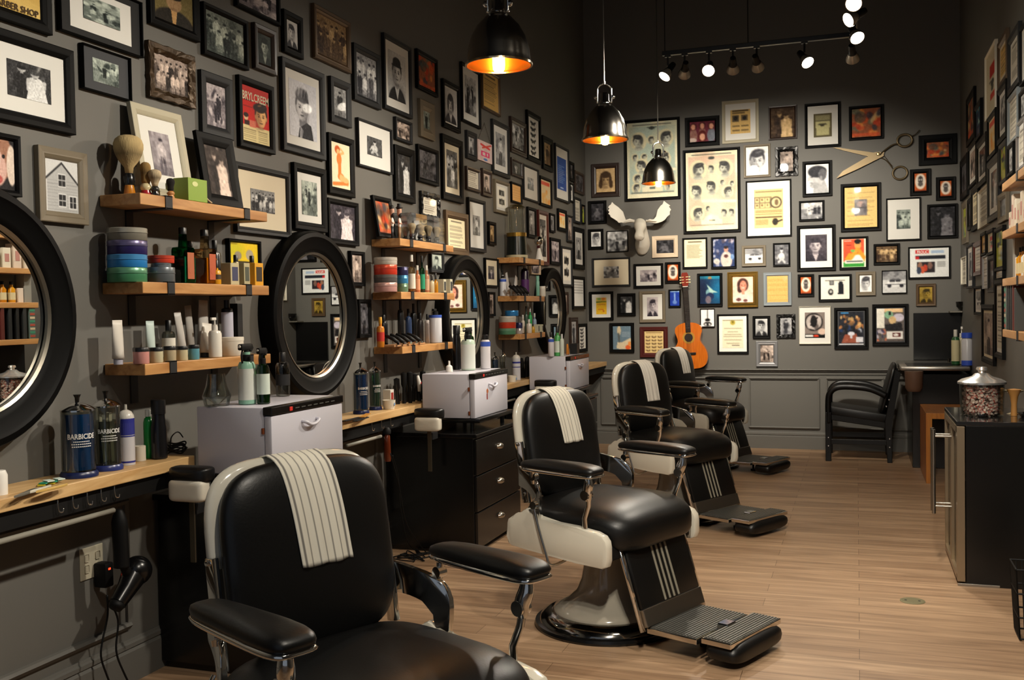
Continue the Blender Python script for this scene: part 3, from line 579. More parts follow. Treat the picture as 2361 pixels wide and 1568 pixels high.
        c.ell(.5, .93, .2, .02, (190, 210, 240))
    elif K == 'orange':
        c = Cv(nx, ny, (232, 212, 170)); c.rect(.08, .08, .92, .22, (226, 96, 70)); c.blob(rng, 8, [(236, 160, 80), (240, 190, 110)], .1, .3, .9, .9, (.08, .16), .8)
    elif K == 'redsign':
        c = Cv(nx, ny, (206, 196, 168)); c.rect(.35, .22, .85, .42, (186, 52, 40)); c.ell(.6, .52, .16, .05, (70, 70, 66)); c.ell(.6, .6, .12, .05, (90, 88, 80)); c.rect(.4, .68, .85, .78, (196, 70, 50)); c.rect(.3, .47, .5, .49, (110, 104, 90))
    elif K == 'green':
        c = Cv(nx, ny, (170, 178, 60)); c.rect(.1, .3, .6, .45, (60, 70, 60)); c.blob(rng, 8, [(70, 90, 60), (210, 210, 120), (130, 60, 60), (90, 120, 150)], r=(.08, .18), al=.7)
    elif K == 'cal':
        c = Cv(nx, ny, (226, 226, 222))
        for y in np.arange(.1, .97, .1): c.rect(.05, y, .95, y+.012, (110, 110, 110), .8)
    elif K == 'barber':
        c = Cv(nx, ny, (52, 66, 104)); c.blob(rng, 16, [(190, 190, 200), (60, 60, 80), (150, 150, 170)], 0, 0, .28, 1, (.03, .08), .8); c.blob(rng, 10, [(190, 180, 190), (90, 80, 90)], .2, 0, 1, .14, (.03, .09), .8); c.ell(.62, .75, .26, .3, (206, 190, 180)); c.ell(.6, .38, .1, .1, (190, 140, 120)); c.ell(.6, .31, .1, .05, (40, 30, 28)); c.ell(.6, .62, .1, .06, (90, 60, 60)); c.ell(.18, .8, .14, .1, (190, 186, 180)); c.ell(.88, .65, .08, .1, (120, 150, 190))
    elif K == 'dog':
        c = Cv(nx, ny, (34, 32, 34)); c.ell(.6, .35, .34, .45, (150, 110, 90)); c.ell(.45, .6, .3, .34, (196, 160, 148)); c.ell(.4, .62, .12, .1, (50, 44, 46)); c.ell(.42, .8, .2, .1, (170, 90, 84)); c.ell(.5, .35, .06, .25, (214, 206, 198)); c.ell(.66, .34, .05, .04, (20, 16, 16)); c.ell(.9, .5, .15, .4, (206, 190, 176))
    elif K == 'shop':
        c = Cv(nx, ny, (212, 180, 104)); c.blob(rng, 8, [(196, 160, 84), (222, 196, 130)], al=.4)
    elif K == 'gent':
        c = Cv(nx, ny, (116, 104, 66)); c.ell(.5, 1.0, .52, .42, (44, 40, 34)); c.poly([(.42, .62), (.58, .62), (.54, 1), (.46, 1)], (190, 150, 100)); c.ell(.5, .4, .2, .24, (160, 130, 96)); c.ell(.5, .22, .2, .1, (40, 32, 24)); c.rect(.42, .54, .58, .62, (140, 110, 80))
    elif K == 'shave':
        c = Cv(nx, ny, (226, 196, 40)); c.ell(.2, .3, .3, .3, (170, 180, 40), .5, 1); c.ell(.3, .5, .12, .16, (150, 140, 120)); c.ell(.7, .45, .13, .2, (170, 160, 140)); c.rect(.2, .7, .85, .8, (60, 50, 30))
    a = c.a
    if K in ('group', 'pair', 'port', 'stand', 'sit', 'scene', 'car', 'kid', 'prof', 'pomp', 'face', 'gent', 'city', 'mag', 'warm', 'trio', 'dog', 'barber', 'lady'):
        g = 11 if K in ('group', 'pair', 'scene', 'stand', 'sit') else 5
        lo = rng.normal(0, 1, (max(3, ny//3), max(3, nx//3))); iy = np.arange(ny)*lo.shape[0]//ny; ix = np.arange(nx)*lo.shape[1]//nx
        a = a+lo[iy][:, ix][..., None]*g
    p_ = np.pad(a, ((1, 1), (1, 1), (0, 0)), 'edge'); a = .5*a+.125*(p_[:-2, 1:-1]+p_[2:, 1:-1]+p_[1:-1, :-2]+p_[1:-1, 2:])
    a = np.clip((a-118)*1.12+118+rng.normal(0, 4, (ny, nx, 1)), 0, 255)/255
    return np.where(a <= .04045, a/12.92, ((a+.055)/1.055)**2.4)
def print_mesh(w, h, cv):
    """grid in the local x/z plane, facing -y, colours on the points"""
    ny, nx = cv.shape[:2]
    xs = np.linspace(-w/2, w/2, nx); zs = np.linspace(h/2, -h/2, ny)
    v = np.zeros((ny, nx, 3)); v[..., 0] = xs[None, :]; v[..., 2] = zs[:, None]
    i = np.arange(ny*nx).reshape(ny, nx)
    f = np.stack([i[:-1, :-1], i[1:, :-1], i[1:, 1:], i[:-1, 1:]], -1).reshape(-1, 4)
    me = bpy.data.meshes.new('print'); me.vertices.add(ny*nx); me.vertices.foreach_set('co', v.ravel())
    me.loops.add(f.size); me.loops.foreach_set('vertex_index', f.ravel().astype(np.int32)); me.polygons.add(len(f))
    me.polygons.foreach_set('loop_start', np.arange(0, f.size, 4, dtype=np.int32)); me.polygons.foreach_set('loop_total', np.full(len(f), 4, dtype=np.int32))
    me.update(); ca = me.color_attributes.new('Col', 'FLOAT_COLOR', 'POINT')
    col = np.ones((ny*nx, 4)); col[:, :3] = cv.reshape(-1, 3); ca.data.foreach_set('color', col.ravel()); me.validate(); return me

# ------------------------------------------------------------------ picture frames
FC = {'k': mat('black frame', '050505', 0.55, spec=.12), 'g': mat('charcoal frame', '1e1f21', 0.55, spec=.25), 'b': mat('dark brown frame', '2a1b14', 0.4), 't': mat('taupe frame', '6e6350', 0.55),
      'w': mat('whitewashed frame', 'b0a890', 0.6), 'o': mat('gilt frame', '8a6c30', 0.25, 0.9), 'r': mat('mahogany frame', '4a1712', 0.35), 's': mat('blue grey frame', '7c858a', 0.45),
      'n': mat('pale pink wood frame', 'd2bda2', 0.5), 'W': mat('cream frame', 'ded8c6', 0.5), 'x': mat('gold flecked frame', '3a2a16', 0.4, 0.5, bump=0.8, bscale=60), 'B': mat('bronze brown frame', '5a4630', 0.4, 0.3), 'v': mat('silver frame', '9a9a9c', 0.3, 0.6), 'O': mat('ornate black frame', '0c0c0c', 0.35, spec=.4)}
MC = {'w': mat('white mount board', 'dddbd4', 0.8), 'c': mat('cream mount board', 'd9cdb2', 0.8), 'k': mat('black mount board', '161616', 0.8), 'g': mat('grey mount board', '3c3d40', 0.8), 'W': mat('bright white mount board', 'f0ece2', 0.8)}
WALLS = {'L': (0, LX, PI/2), 'B': (1, BY, 0.0), 'R': (0, RX, -PI/2)}
def make_frame(name, loc, rz, w, h, fc, bw, mc, mm, kind, label, group, seed, ppx, dep=0.022, tilt=0.0, pz=0.0):
    r = empty(name, loc, rz, label, 'picture frame', group)
    T = Matrix.Rotation(tilt, 4, 'X')
    ornate = fc in 'Ox'
    # moulded profile, from the outer back edge to the inner lip
    P = [(0, 0), (0, -dep*.92), (bw*.08, -dep), (bw*.5, -dep*.93), (bw*.62, -dep*.97), (bw*.88, -dep*.7), (bw, -dep*.5), (bw, 0)]
    if fc == 'o': P = [(0, 0), (0, -dep*1.1), (bw*.2, -dep*1.1), (bw*.25, -dep*.7), (bw*.5, -dep*.7), (bw*.55, -dep), (bw*.8, -dep), (bw, -dep*.4), (bw, 0)]
    bm = B(); loops = []
    for o, y in P:
        a, b = w/2-o, h/2-o
        if ornate:
            n = 10; ring = []
            for (xa, za, xb, zb) in ((-a, -b, a, -b), (a, -b, a, b), (a, b, -a, b), (-a, b, -a, -b)):
                for k in range(n):
                    q = k/n; wob = (.07*bw*math.sin(k*2.4+o*50)) if 0 < k else 0
                    x = xa+(xb-xa)*q; z = za+(zb-za)*q; ring.append(bm.verts.new((x*(1+wob/a*.9), y+(random.uniform(-.15, .15)*dep if y < 0 and k else 0), z*(1+wob/b*.9))))
        else: ring = [bm.verts.new((x, y, z)) for x, z in ((-a, -b), (a, -b), (a, b), (-a, b))]
        loops.append(ring)
    for A, C in zip(loops, loops[1:]):
        n = len(A)
        for i in range(n): bm.faces.new((A[i], A[(i+1) % n], C[(i+1) % n], C[i]))
    bmesh.ops.transform(bm, matrix=T, verts=bm.verts[:]); ob('frame', bm, FC[fc], r)
    iw, ih = w-2*bw, h-2*bw
    mx, mz = mm if isinstance(mm, tuple) else (mm, mm)
    if mc:
        bm = B(); box(bm, -iw/2-.001, iw/2+.001, -dep*.38, -dep*.1, -ih/2-.001, ih/2+.001); bmesh.ops.transform(bm, matrix=T, verts=bm.verts[:]); ob('mount', bm, MC[mc], r)
    pw, ph = iw*(1-2*mx), ih*(1-2*mz)
    if not mc: pw += .002; ph += .002
    nx = int(max(8, min(110, pw*ppx/1.5))); ny = int(max(8, min(150, ph*ppx/1.5)))
    me = print_mesh(pw, ph, art(kind, nx, ny, seed))
    o = new_ob('print', me, PRINT, r); o.location = T @ Vector((0, -dep*.38-.0012, pz*ih)); o.rotation_euler = (tilt, 0, 0)
    r['_pw'] = 0; del r['_pw']
    return r, o, pw, ph
cnt = 0
def frame(wall, x0, y0, x1, y1, fc, b, mc, m, kind, label, dep=0.022):
    global cnt; cnt += 1
    ax, pv, rz = WALLS[wall]; s = -1 if wall != 'L' else 1; v = pv+s*dep
    a = onp(x0, y0, ax, v); c = onp(x1, y1, ax, v); j = 0 if wall == 'B' else 1
    w = abs(c[j]-a[j]); h = abs(a[2]-c[2]); mid = (a+c)/2; mid[ax] = pv+s*0.0015
    ppx = abs(y1-y0)/h
    bw = b*min(w, h)
    g = {'L': 'framed pictures on the long station wall', 'B': 'framed pictures on the end wall', 'R': 'framed pictures on the right wall'}[wall]
    return make_frame('picture_frame', tuple(mid), rz, w, h, fc, bw, mc, m, kind, label, g, cnt*13+5, ppx, dep)
FB = [
(1363,379,1429,452,'b',.17,0,0,'kid:se','brown framed photograph of a little girl with bangs, hung left of the blue hairstyle poster'),
(1438,279,1569,458,'k',.05,0,0,'hair:bl','large black framed pale blue hairstyle chart partly behind a pendant lamp'),
(1579,272,1659,334,'k',.16,0,0,'trio','dark framed colour photo of four women against maroon'),
(1664,234,1750,326,'w',.09,'w',.17,'news','pale distressed wood frame with a yellowed newspaper cutting, highest on the end wall'),
(1714,335,1777,407,'t',.09,0,0,'face:lt','grey framed portrait of a small boy above the large white mounted catalogue page'),
(1574,347,1708,534,'k',.05,0,0,'hair:rd','large black framed pink and cream hairstyle chart of bearded men'),
(1719,418,1825.5,544,'k',.035,'W',(.16,.14),'cat','black frame with wide bright white mount around a tan catalogue page'),
(1771,246,1838,319,'b',.09,0,0,'pair:se','brown framed sepia photo of wrestling athletes under the ceiling lights'),
(1855,240,1939,337,'k',.08,'w',(.2,.2),'jar','black frame with white mount around a print of a cream jar'),
(1957,246,2038,319,'k',.09,0,0,'warm','black framed red and orange magazine cover, rightmost of the top row'),
(1787,340,1840,404,'O',.22,0,0,'stand:wm','small ornate carved black frame above the shaved head profile photo'),
(1850,373,1919,451,'k',.12,0,0,'prof:lt','black framed profile of a man with a short fade haircut'),
(1938,425,2032,531,'k',.1,0,0,'clip','black framed yellow sheet with a small grey picture in the middle'),
(2118,313,2207,377,'k',.25,0,0,'warm','wide black shadow frame with a small group photo beside the scissor handle'),
(2098,391,2147,449,'k',.22,0,0,'skull','small deep black frame with a white oval, just under the lower scissor ring'),
(2158,409,2204,460,'k',.22,0,0,'skull','small black frame with an oval emblem, nearest the right end of the wall'),
(2043,458,2124,553,'k',.045,'w',(.28,.26),'group:cool','black frame with cream mount around a small upright street photo'),
(2138,472,2209,548,'k',.1,0,0,'pair:dk','dark framed faded photo of two little girls in white dresses'),
(1842,464,1901,508,'k',.1,0,0,'scene:lt','small black framed pale photo of men at a lather sink below the fade haircut profile'),
(1837,521,1927,623,'k',.09,'W',(.16,.16),'port:pur','black frame with white mount around a portrait of a man resting chin on hand'),
(1935,547,2002,620,'k',.08,0,0,'juice','black framed orange and green advertisement of a man in a white vest'),
(2014,563,2075,609,'k',.13,0,0,'group:se','small black framed sepia team photo left of the red and white web page'),
(2094,570,2192,641,'k',.05,0,0,'web','black framed printed web page with a red headline box'),
(2033,624,2091,676,'k',.035,0,0,'car:lt','thin black framed photo of an old finned car parked by a house'),
(2112,655,2158,705,'B',.18,0,0,'port:gold','small bronze framed golden portrait near the right corner'),
(1973,627,2019,681,'t',.2,0,0,'face:lt','small taupe framed white card with a sketched face'),
(1887,634,1964,694,'k',.08,'w',(.01,.01),'shapes','black framed white print of a black bottle and two small pictures'),
(1839,633,1877,683,'k',.18,0,0,'skull','small black framed orange card with a bearded emblem below the chin on hand portrait'),
(1760,629,1825,704,'s',.13,0,0,'kraft','blue grey frame holding a plain tan lined sheet'),
(1782,561,1822,613,'k',.1,0,0,'sit:lt','small black framed pale photo of a child holding on to a chair'),
(1710,567,1766,613,'t',.15,0,0,'car:lt','grey framed photo of an old convertible with a snowy roof'),
(1639,547.5,1698,618,'k',.08,0,0,'barber','black framed colour photo of a barber working by blue shelves'),
(1573,549.5,1631,618,'k',.07,0,0,'text:se','black framed typed letter on cream paper, under the pink hairstyle chart'),
(1503,545,1563,592.5,'n',.2,0,0,'sit:dk','pale pinkish wood frame around a dark photo, under the right antler'),
(1398,533,1448,580,'k',.04,0,0,'scene:bw','square black frame with a high contrast photo, left of the moose muzzle'),
(1356,529,1391,574,'k',.18,0,0,'face:lt','small black frame with a sketched moustached face in the left corner'),
(1356,464,1398,515,'k',.16,0,0,'sit:dk','small dark brown frame with a dim photo, left of the moose antler'),
(1365,596,1453,659.5,'g',.06,'c',(.28,.27),'scene:bw','grey frame with wide cream mount around a tiny photo, beneath the moose'),
(1460.5,609,1529,663,'k',.1,'w',(.16,.2),'scene:pur','black frame with cream mount around a crowd photo, left of the guitar head'),
(1533,605,1569,652,'k',.16,0,0,'skull','small black framed orange card directly left of the guitar head'),
(1358,673,1414,738,'k',.11,'w',(.22,.14),'label','black frame with white mount around an orange and green label'),
(1423,677,1465,728,'k',.17,0,0,'pair:bw','small black framed wedding photo of a bride and groom'),
(1474,672,1534,743,'t',.12,'w',(.22,.12),'port:pur','taupe frame with white mount around a photo of a man in a cap'),
(1541,668,1569.6,708,'k',.12,0,0,'swan','smallest black frame with a vivid blue card left of the guitar neck'),
(1607,631,1666,706,'k',.11,0,0,'sea','black framed blue underwater poster right of the guitar neck'),
(1677,628,1748,708,'o',.17,0,0,'lady','gilt stepped frame with a colour portrait of a woman in a light sweater'),
(1614,712,1648,754,'k',.05,0,0,'guitar','small thin black framed drawing of a guitar on white'),
(1653,725,1726,815,'k',.06,'W',(.12,.1),'cert','black frame with white mount around a crested certificate'),
(1735,729,1776,780,'k',.16,0,0,'port:bw','small stepped black frame with a portrait of a woman in a dark hat'),
(1790,725,1834,779,'O',.2,0,0,'stand:lt','small rope edged black frame with a faded pale photo'),
(1743,787,1793,845,'v',.2,0,0,'scene:wm','silver frame standing on the chair rail with a cream patterned picture'),
(1842,707,1915.5,793,'W',.02,'w',(.17,.15),'mirror','cream edged picture of a round emblem with a black band below'),
(1923,710,2002.5,804.6,'k',.1,'g',(.05,.03),'city','black framed colour photo of evening lights over a table'),
(2011,702,2095,797,'k',.1,'g',(.03,.03),'mag','black framed magazine page with a lather brush and a white caption box'),
(1405,745,1462,813,'k',.13,0,0,'cowboy','black framed blue grey advertisement page, low in the left corner'),
(1475,754,1540,824,'r',.16,0,0,'mous','mahogany framed moustache chart behind the third barber chair'),
]
FL = [
(-60,-110,122,82,'k',.24,0,0,'shop','black framed yellowed barber shop sign cut off by the top left corner of the picture'),
(137,-75,332,134,'k',.02,'k',0,'text:wm','x'),
(345,-75,463,98,'k',.17,0,0,'gent','black framed painted portrait of a gentleman in a brown suit, cut off at the top'),
(469,2,575,163,'k',.11,0,0,'group:cool','black framed greenish photo of a crowd with a white cloth'),
(545,-75,648,61,'k',.13,0,0,'scene:pur','black framed photo of a white dog, cut off at the top edge'),
(-40,50,176,312,'k',.13,'w',(.2,.23),'pair:bw','large black frame with white mount around a photo of an embracing pair, far left'),
(191,97,305,233,'k',.03,'g',(.22,.22),'scene:cool','thin black frame with charcoal mount around a small street photo'),
(343,91,453,252,'x',.18,0,0,'group:wm','gold flecked dark frame with a sepia crowd of men in white'),
(-50,295,52,455,'k',.12,0,0,'dog','black framed colour close-up of a bulldog beside the first mirror'),
(88,333,206,520,'t',.17,0,0,'house','taupe wooden frame with a photo of a gabled white house'),
(464,159,540,325,'g',.2,0,0,'scene:pur','charcoal stepped frame with a photo of men in dark suits, left of the red advertisement'),
(551,171,636,357,'k',.12,0,0,'redad','black framed red and cream hair cream advertisement with a smiling man'),
(587,50,640,176,'b',.2,0,0,'port:cool','dark brown frame with a bearded man photo above the red advertisement'),
(654,19,701,138,'k',.22,0,0,'port:lt','narrow black frame with a pale portrait of a man in sunglasses'),
(650,129,753,371,'g',.1,'w',(.10,.12),'pomp','large charcoal frame around a portrait of a young man with swept up hair'),
(724,6,811,170,'B',.13,0,0,'group:se','bronze framed sepia group photo, topmost right of the young man'),
(763,174,812,296,'g',.2,0,0,'stand:bw','narrow charcoal frame with a standing figure, right of the large young man portrait'),
(816,97,880,254,'g',.13,0,0,'group:lt','charcoal frame with a pale photo of a group standing in line'),
(885,74,952,275,'g',.07,'w',(.13,.13),'port:bw','tall charcoal frame with white mount around a man with slick dark hair'),
(962,111,1011,225,'k',.12,0,0,'warm','small black framed red and grey comic page'),
(758,304,820,457,'k',.14,0,0,'pinup','black framed orange pin-up drawing of a kneeling woman'),
(826,270,907,403,'g',.05,'w',(.27,.28),'sit:bw','charcoal frame with wide cream mount around a small photo of a seated player'),
(913,268,952,334,'g',.15,0,0,'scene:wm','small square charcoal frame below the slick haired man'),
(969,226,1004,326,'t',.28,0,0,'stand:cool','small taupe frame with a tiny upright picture'),
(1022,180,1063,308,'k',.12,'w',(.04,.04),'port:lt','black frame with a pale sketch and a bright lamp glare'),
(1065,141,1110,298,'k',.06,'w',(.16,.14),'scene:bw','tall black frame with cream mount, just left of the big pendant lamp'),
(1112,150,1155,270,'B',.08,0,0,'text:gold','old gold poster hanging directly below the biggest pendant lamp'),
(543,371,673,549,'g',.09,'c',(.25,.3),'group:bw','charcoal frame with cream mount around three men, behind the end of the top shelf'),
(678,373,756,537,'k',.13,'w',(.18,.15),'scene:cool','deep black frame with white mount around a street photo, above the second mirror'),
(757,455,829,568,'k',.12,0,0,'pair:pur','black framed pale photo of barbers beside a customer, at the second mirror top right'),
(809,578,843,660,'k',.13,0,0,'stand:wm','narrow black frame with a pinkish picture right of the second mirror'),
(828,690,858,778,'k',.16,0,0,'stand:dk','narrow black frame with a dark photo low beside the second mirror'),
(911,332,959,470,'k',.17,0,0,'pair:bw','black framed photo of two people in white coats'),
(964,331,1013,430,'k',.12,0,0,'scene:dk','black framed photo with a white caption strip below'),
(1020,307,1070,470,'k',.14,'c',(.14,.12),'group:bw','tall black frame with cream mount around a crowd, above the brown scrollwork frame'),
(972,439,1016,512,'O',.2,0,0,'text:wm','small scalloped black frame behind the box of brushes'),
(1028,483,1082,591,'B',.17,0,0,'text:se','bronze beaded frame with an old handwritten bill, at the end of the second station shelf'),
(1081,454,1122,583,'g',.08,'w',(.25,.28),'stand:bw','charcoal frame with tall white mount around a small upright photo, left of the dispenser'),
(1077,299,1101,372,'g',.2,0,0,'stand:bw','small charcoal frame left of the pink hanging sign'),
(1077,382,1109,445,'b',.14,0,0,'text:wm','small brown framed grey letter below the pink hanging sign'),
(1113,387,1136,456,'b',.17,0,0,'port:wm','narrow brown frame with a portrait, right of the grey letter'),
(1136,273,1177,413,'g',.09,'w',(.16,.14),'stand:lt','tall charcoal frame with a sketched figure, right of the pink hanging sign'),
(1178,267,1215,364,'b',.16,0,0,'scene:bw','brown framed photo of a crowd with two lamp glares'),
(1216,252,1249,380,'k',.12,0,0,'script','tall black frame with a white sheet of brushed characters'),
(1252,311,1276,398,'k',.18,0,0,'stand:se','narrow black frame with a beige figure, right of the brushed characters'),
(1281,329,1314,470,'g',.05,'w',(.13,.18),'blue','tall frame with white mount around a bright blue printed sheet'),
(1180,362,1207,413,'b',.16,0,0,'port:bw','tiny brown framed portrait under the crowd photo with two glares'),
(1208,377,1244,469,'g',.06,'w',(.28,.3),'scene:bw','grey frame with wide white mount left of the orange notice'),
(1246,404,1274,481,'k',.1,0,0,'orange','black framed notice with an orange red heading'),
(1180,418,1205,472,'k',.1,0,0,'kraft','small black framed tan paper above the glass dispenser'),
(1142,412,1177,497,'t',.1,'w',(.16,.1),'two','grey frame with two small dark pictures on a white mount'),
(1314,371,1325,420,'k',.18,0,0,'scene:dk','sliver of a black frame with a dim photo next to the blue sheet'),
(1326,392,1348,451,'b',.14,0,0,'scene:dk','dark brown frame nearest the far corner, high up'),
(1315,421,1324,467,'k',.12,0,0,'face:lt','sliver of a black frame with a pale face near the corner'),
(1325,453,1341,517,'g',.1,0,0,'text:wm','narrow grey frame with a faded certificate near the far corner'),
(1342,471,1350,517,'k',.12,0,0,'green','tiny dark frame with yellow and red label in the far corner'),
(1242,483,1267,613,'r',.12,'w',(.12,.1),'group:bw','tall reddish brown frame behind the chrome clipper stand'),
(1218,476,1238,550,'k',.12,0,0,'stand:bw','black frame with a grey photo seen behind the glass dispenser'),
(1269,491,1281,537,'k',.12,0,0,'stand:lt','tiny black frame with a white figure right of the reddish frame'),
(1288,480,1308,535,'k',.16,0,0,'orange','deep black box frame with a beige and red card'),
(1309,495,1322,559,'g',.1,0,0,'stand:wm','narrow frame with a faded pink picture near the far corner'),
(1270,547,1294,612,'k',.12,0,0,'scene:pur','black framed snapshot right of the lower end of the reddish frame'),
(1296,567,1321,661,'g',.06,'w',(.1,.1),'two','grey frame with two tiny pictures one above the other on white'),
(1324,522,1349,622,'k',.12,'w',(.16,.16),'stand:bw','black frame with white mount around a standing figure, beside the corner'),
(1322,636,1350,713,'k',.1,0,0,'cal','black framed white ruled sheet beside the corner'),
(1298,673,1312,725,'b',.14,0,0,'stand:wm','narrow brown frame right of the fourth mirror'),
(1316,732,1334,800,'b',.16,0,0,'stand:lt','brown framed upright photo low near the corner'),
(1334,747,1355,810,'k',.12,0,0,'script','lowest black frame in the far corner with a white picture'),
(1120,594,1151,662,'k',.06,'c',(.25,.24),'port:pur','black frame with cream mount between the third mirror and the third shelves'),
(1128,510,1145,566,'k',.17,0,0,'stand:se','small black frame with a beige figure left of the dispenser shelf'),
(1128,673,1143,729,'k',.14,0,0,'stand:wm','narrow dark frame right of the third mirror'),
(994,578,1025,630,'g',.15,0,0,'port:cool','dark frame hung under the top shelf of the second station'),
(528,549,604,629,'k',.1,0,0,'shave','black framed bright yellow print behind the little white cartons'),
(1224,600,1247,634,'n',.1,0,0,'scene:pur','small pale framed photo under the dispenser shelf'),
]
FR = [
(2227,231,2245,316,'k',.14,0,0,'warm','highest dark frame at the far end of the right wall'),
(2245.5,249,2260,311,'k',.14,0,0,'sea','dark frame with a bluish card next to the highest far one'),
(2270,135,2294,249,'W',.03,0,0,'redsign','tall cream poster with red blocks'),
(2299,102,2320,179,'B',.14,'c',.1,'text:gold','bronze framed yellowed sheet right of the red block poster'),
(2322.5,92,2348,189,'g',.14,'w',.06,'text:wm','charcoal frame with a pale sheet, top row of the right wall'),
(2350,69,2373,171,'k',.05,'w',(.25,.25),'scene:cool','frame with wide pale mount cut off by the right edge, top row'),
(2275,274,2294.5,351,'k',.12,0,0,'orange','black frame with a pale and orange card under the red block poster'),
(2298,209,2319,314,'k',.13,'w',.12,'scene:bw','deep black frame with a cream sheet right of the red block poster'),
(2322,230,2345,315,'s',.1,0,0,'text:wm','grey frame with a faded sheet, second row'),
(2348,217,2373,255,'k',.14,0,0,'scene:bw','black frame cut off by the right edge, second row'),
(2231,342,2249.5,419,'k',.1,'w',.12,'scene:wm','dark frame with a pale brown picture above the white letter'),
(2250.5,332,2273,416,'k',.14,'w',.12,'port:bw','black frame with a portrait under the bluish card'),
(2213,373,2229,449,'k',.18,0,0,'scene:dk','deep black frame in the far right corner'),
(2275,377,2301,500,'g',.12,'w',(.2,.12),'pair:bw','charcoal frame with white mount around two figures, left of the wooden shelves'),
(2302,337,2319,416,'g',.12,0,0,'green','dark frame with a yellow green poster touching the top shelf'),
(2321,338,2335,398,'k',.14,0,0,'scene:bw','narrow black frame just above the top wooden shelf'),
(2342,287,2361,382,'v',.08,'w',.1,'text:wm','silver white frame above the top wooden shelf'),
(2254,444,2276,516,'W',.03,0,0,'text:wm','unframed looking white letter in the middle of the right wall'),
(2238,439,2253.5,526,'k',.14,0,0,'text:se','black frame with a cream and brown card left of the white letter'),
(2217,470,2228,559,'t',.16,0,0,'green','taupe frame in the corner below the deep black one'),
(2229.5,462,2237.5,528,'k',.16,0,0,'scene:dk','very narrow black frame between the taupe and the cream card'),
(2300,452,2320,506,'t',.22,0,0,'scene:dk','taupe frame with a dark picture beside the second wooden shelf'),
(2260,539,2271.5,587,'k',.14,0,0,'text:gold','small black frame with a yellow card under the white letter'),
(2273,534,2289,585,'k',.14,0,0,'redsign','small black frame with a white and red card'),
(2292,529,2312,622,'k',.1,0,0,'green','black frame with a yellow green and red poster beside the bottles'),
(2228,567,2242,664,'g',.06,'w',.14,'stand:bw','tall thin frame with white mount and a figure'),
(2243.5,562,2261,633,'r',.14,'w',.08,'text:wm','reddish brown frame with a white sheet'),
(2215,595,2227,655,'W',.06,0,0,'text:wm','pale frame closest to the far right corner'),
(2264,592,2276,665,'v',.04,0,0,'cal','white ruled calendar sheet'),
(2277,592,2291,674,'g',.14,0,0,'scene:dk','dark grey frame right of the calendar sheet'),
(2293,625,2311,641,'k',.12,0,0,'text:wm','shallow black frame below the yellow green and red poster'),
(2245,661,2262.5,727,'k',.1,'w',.1,'car:bw','black frame with a white mount and dark car picture'),
(2262.5,702,2290,845,'k',.1,'c',(.06,.06),'stand:wm','tall black frame with a cream poster of a dark figure, lowest on the right wall'),
(2292,646,2311,830,'k',.1,'w',.06,'text:wm','very tall black frame with a long white print beside the books'),
]
for t in FB: frame('B', *t)
for i, t in enumerate(FL):
    if i == 1:
        t = (137,-75,332,134,'k',.05,'k',0,'text:wm','large black frame with double mount around a street photo, cut off at the top')
        r, o, pw, ph = frame('L', 137, -75, 332, 134, 'k', .03, 'k', (.12, .12), 'text:wm', t[9])
        o.hide_render = False
        me = o.data; o.name = 'inner_mount'; me.materials.clear(); me.materials.append(MC['w'])
        q = print_mesh(pw*.6, ph*.55, art('scene:cool', 50, 50, 77)); po = new_ob('print', q, PRINT, r); po.location = (0, -.0125, .01)
        continue
    r, o, pw, ph = frame('L', *t)
    if t[8] == 'shop':
        lettering('BARBER SHOP', pw*.13, mat('brown ink', '4a3418', .8), r, lambda u, v: (u+.01, -.0125, v-ph*.36))
    if t[8] == 'redad':
        lettering('BRYLCREEM', pw*.185, mat('cream ink', 'e8dcc0', .8), o, lambda u, v: (u, -.0008, v*1.3+ph*.31))
for t in FR:
    r, o, pw, ph = frame('R', *t)
for r in [x for x in COL.objects if x.get('label') == 'black framed printed web page with a red headline box']:
    p = [c for c in r.children if c.name.startswith('print')][0]; b = [v.co for v in p.data.vertices]
    pw = max(v.x for v in b)*2; ph = max(v.z for v in b)*2
    lettering('FROLIC', pw*.085, MC['W'], p, lambda u, v: (u-pw*.175, -.0008, v*1.2+ph*.365))

# pink lettered sign hanging from a beaded cord
P0 = onp(1118, 284, 0, LX+.012); A = onp(1103, 320, 0, LX+.012); Bq = onp(1135, 334, 0, LX+.012); C_ = onp(1136, 378, 0, LX+.012); D_ = onp(1105, 368, 0, LX+.012)
r = empty('hanging_sign', (LX+.002, P0[1], A[2]), PI/2, 'pink and white lettered sign hanging by a beaded cord', 'sign')
wv, hv = Bq[1]-A[1], A[2]-D_[2]
cvs = Cv(30, 40, (222, 196, 192)); rg = np.random.default_rng(3); cvs.blob(rg, 8, [(235, 214, 208), (206, 170, 170)], al=.6)
cvs.line(.2, .2, .8, .3, .05, (214, 60, 60)); cvs.line(.3, .35, .9, .1, .04, (214, 70, 60)); cvs.rect(.2, .5, .8, .56, (226, 40, 110)); cvs.rect(.2, .7, .8, .76, (226, 40, 110)); cvs.rect(.2, .5, .3, .76, (226, 40, 110)); cvs.rect(.5, .56, .6, .76, (226, 40, 110)); cvs.rect(.7, .5, .8, .76, (226, 40, 110)); cvs.ell(.5, .88, .15, .06, (90, 130, 190))
bm = B(); box(bm, -wv/2, wv/2, -.008, 0, -hv, .0, .002); ob('board', bm, mat('pink board', 'd8bab6', .6), r)
q = new_ob('print', print_mesh(wv*.98, hv*.98, np.where(cvs.a/255 <= .04, cvs.a/255/12.92, ((cvs.a/255+.055)/1.055)**2.4)), PRINT, r); q.location = (0, -.0095, -hv/2)
top = P0[2]-A[2]
bm = B()
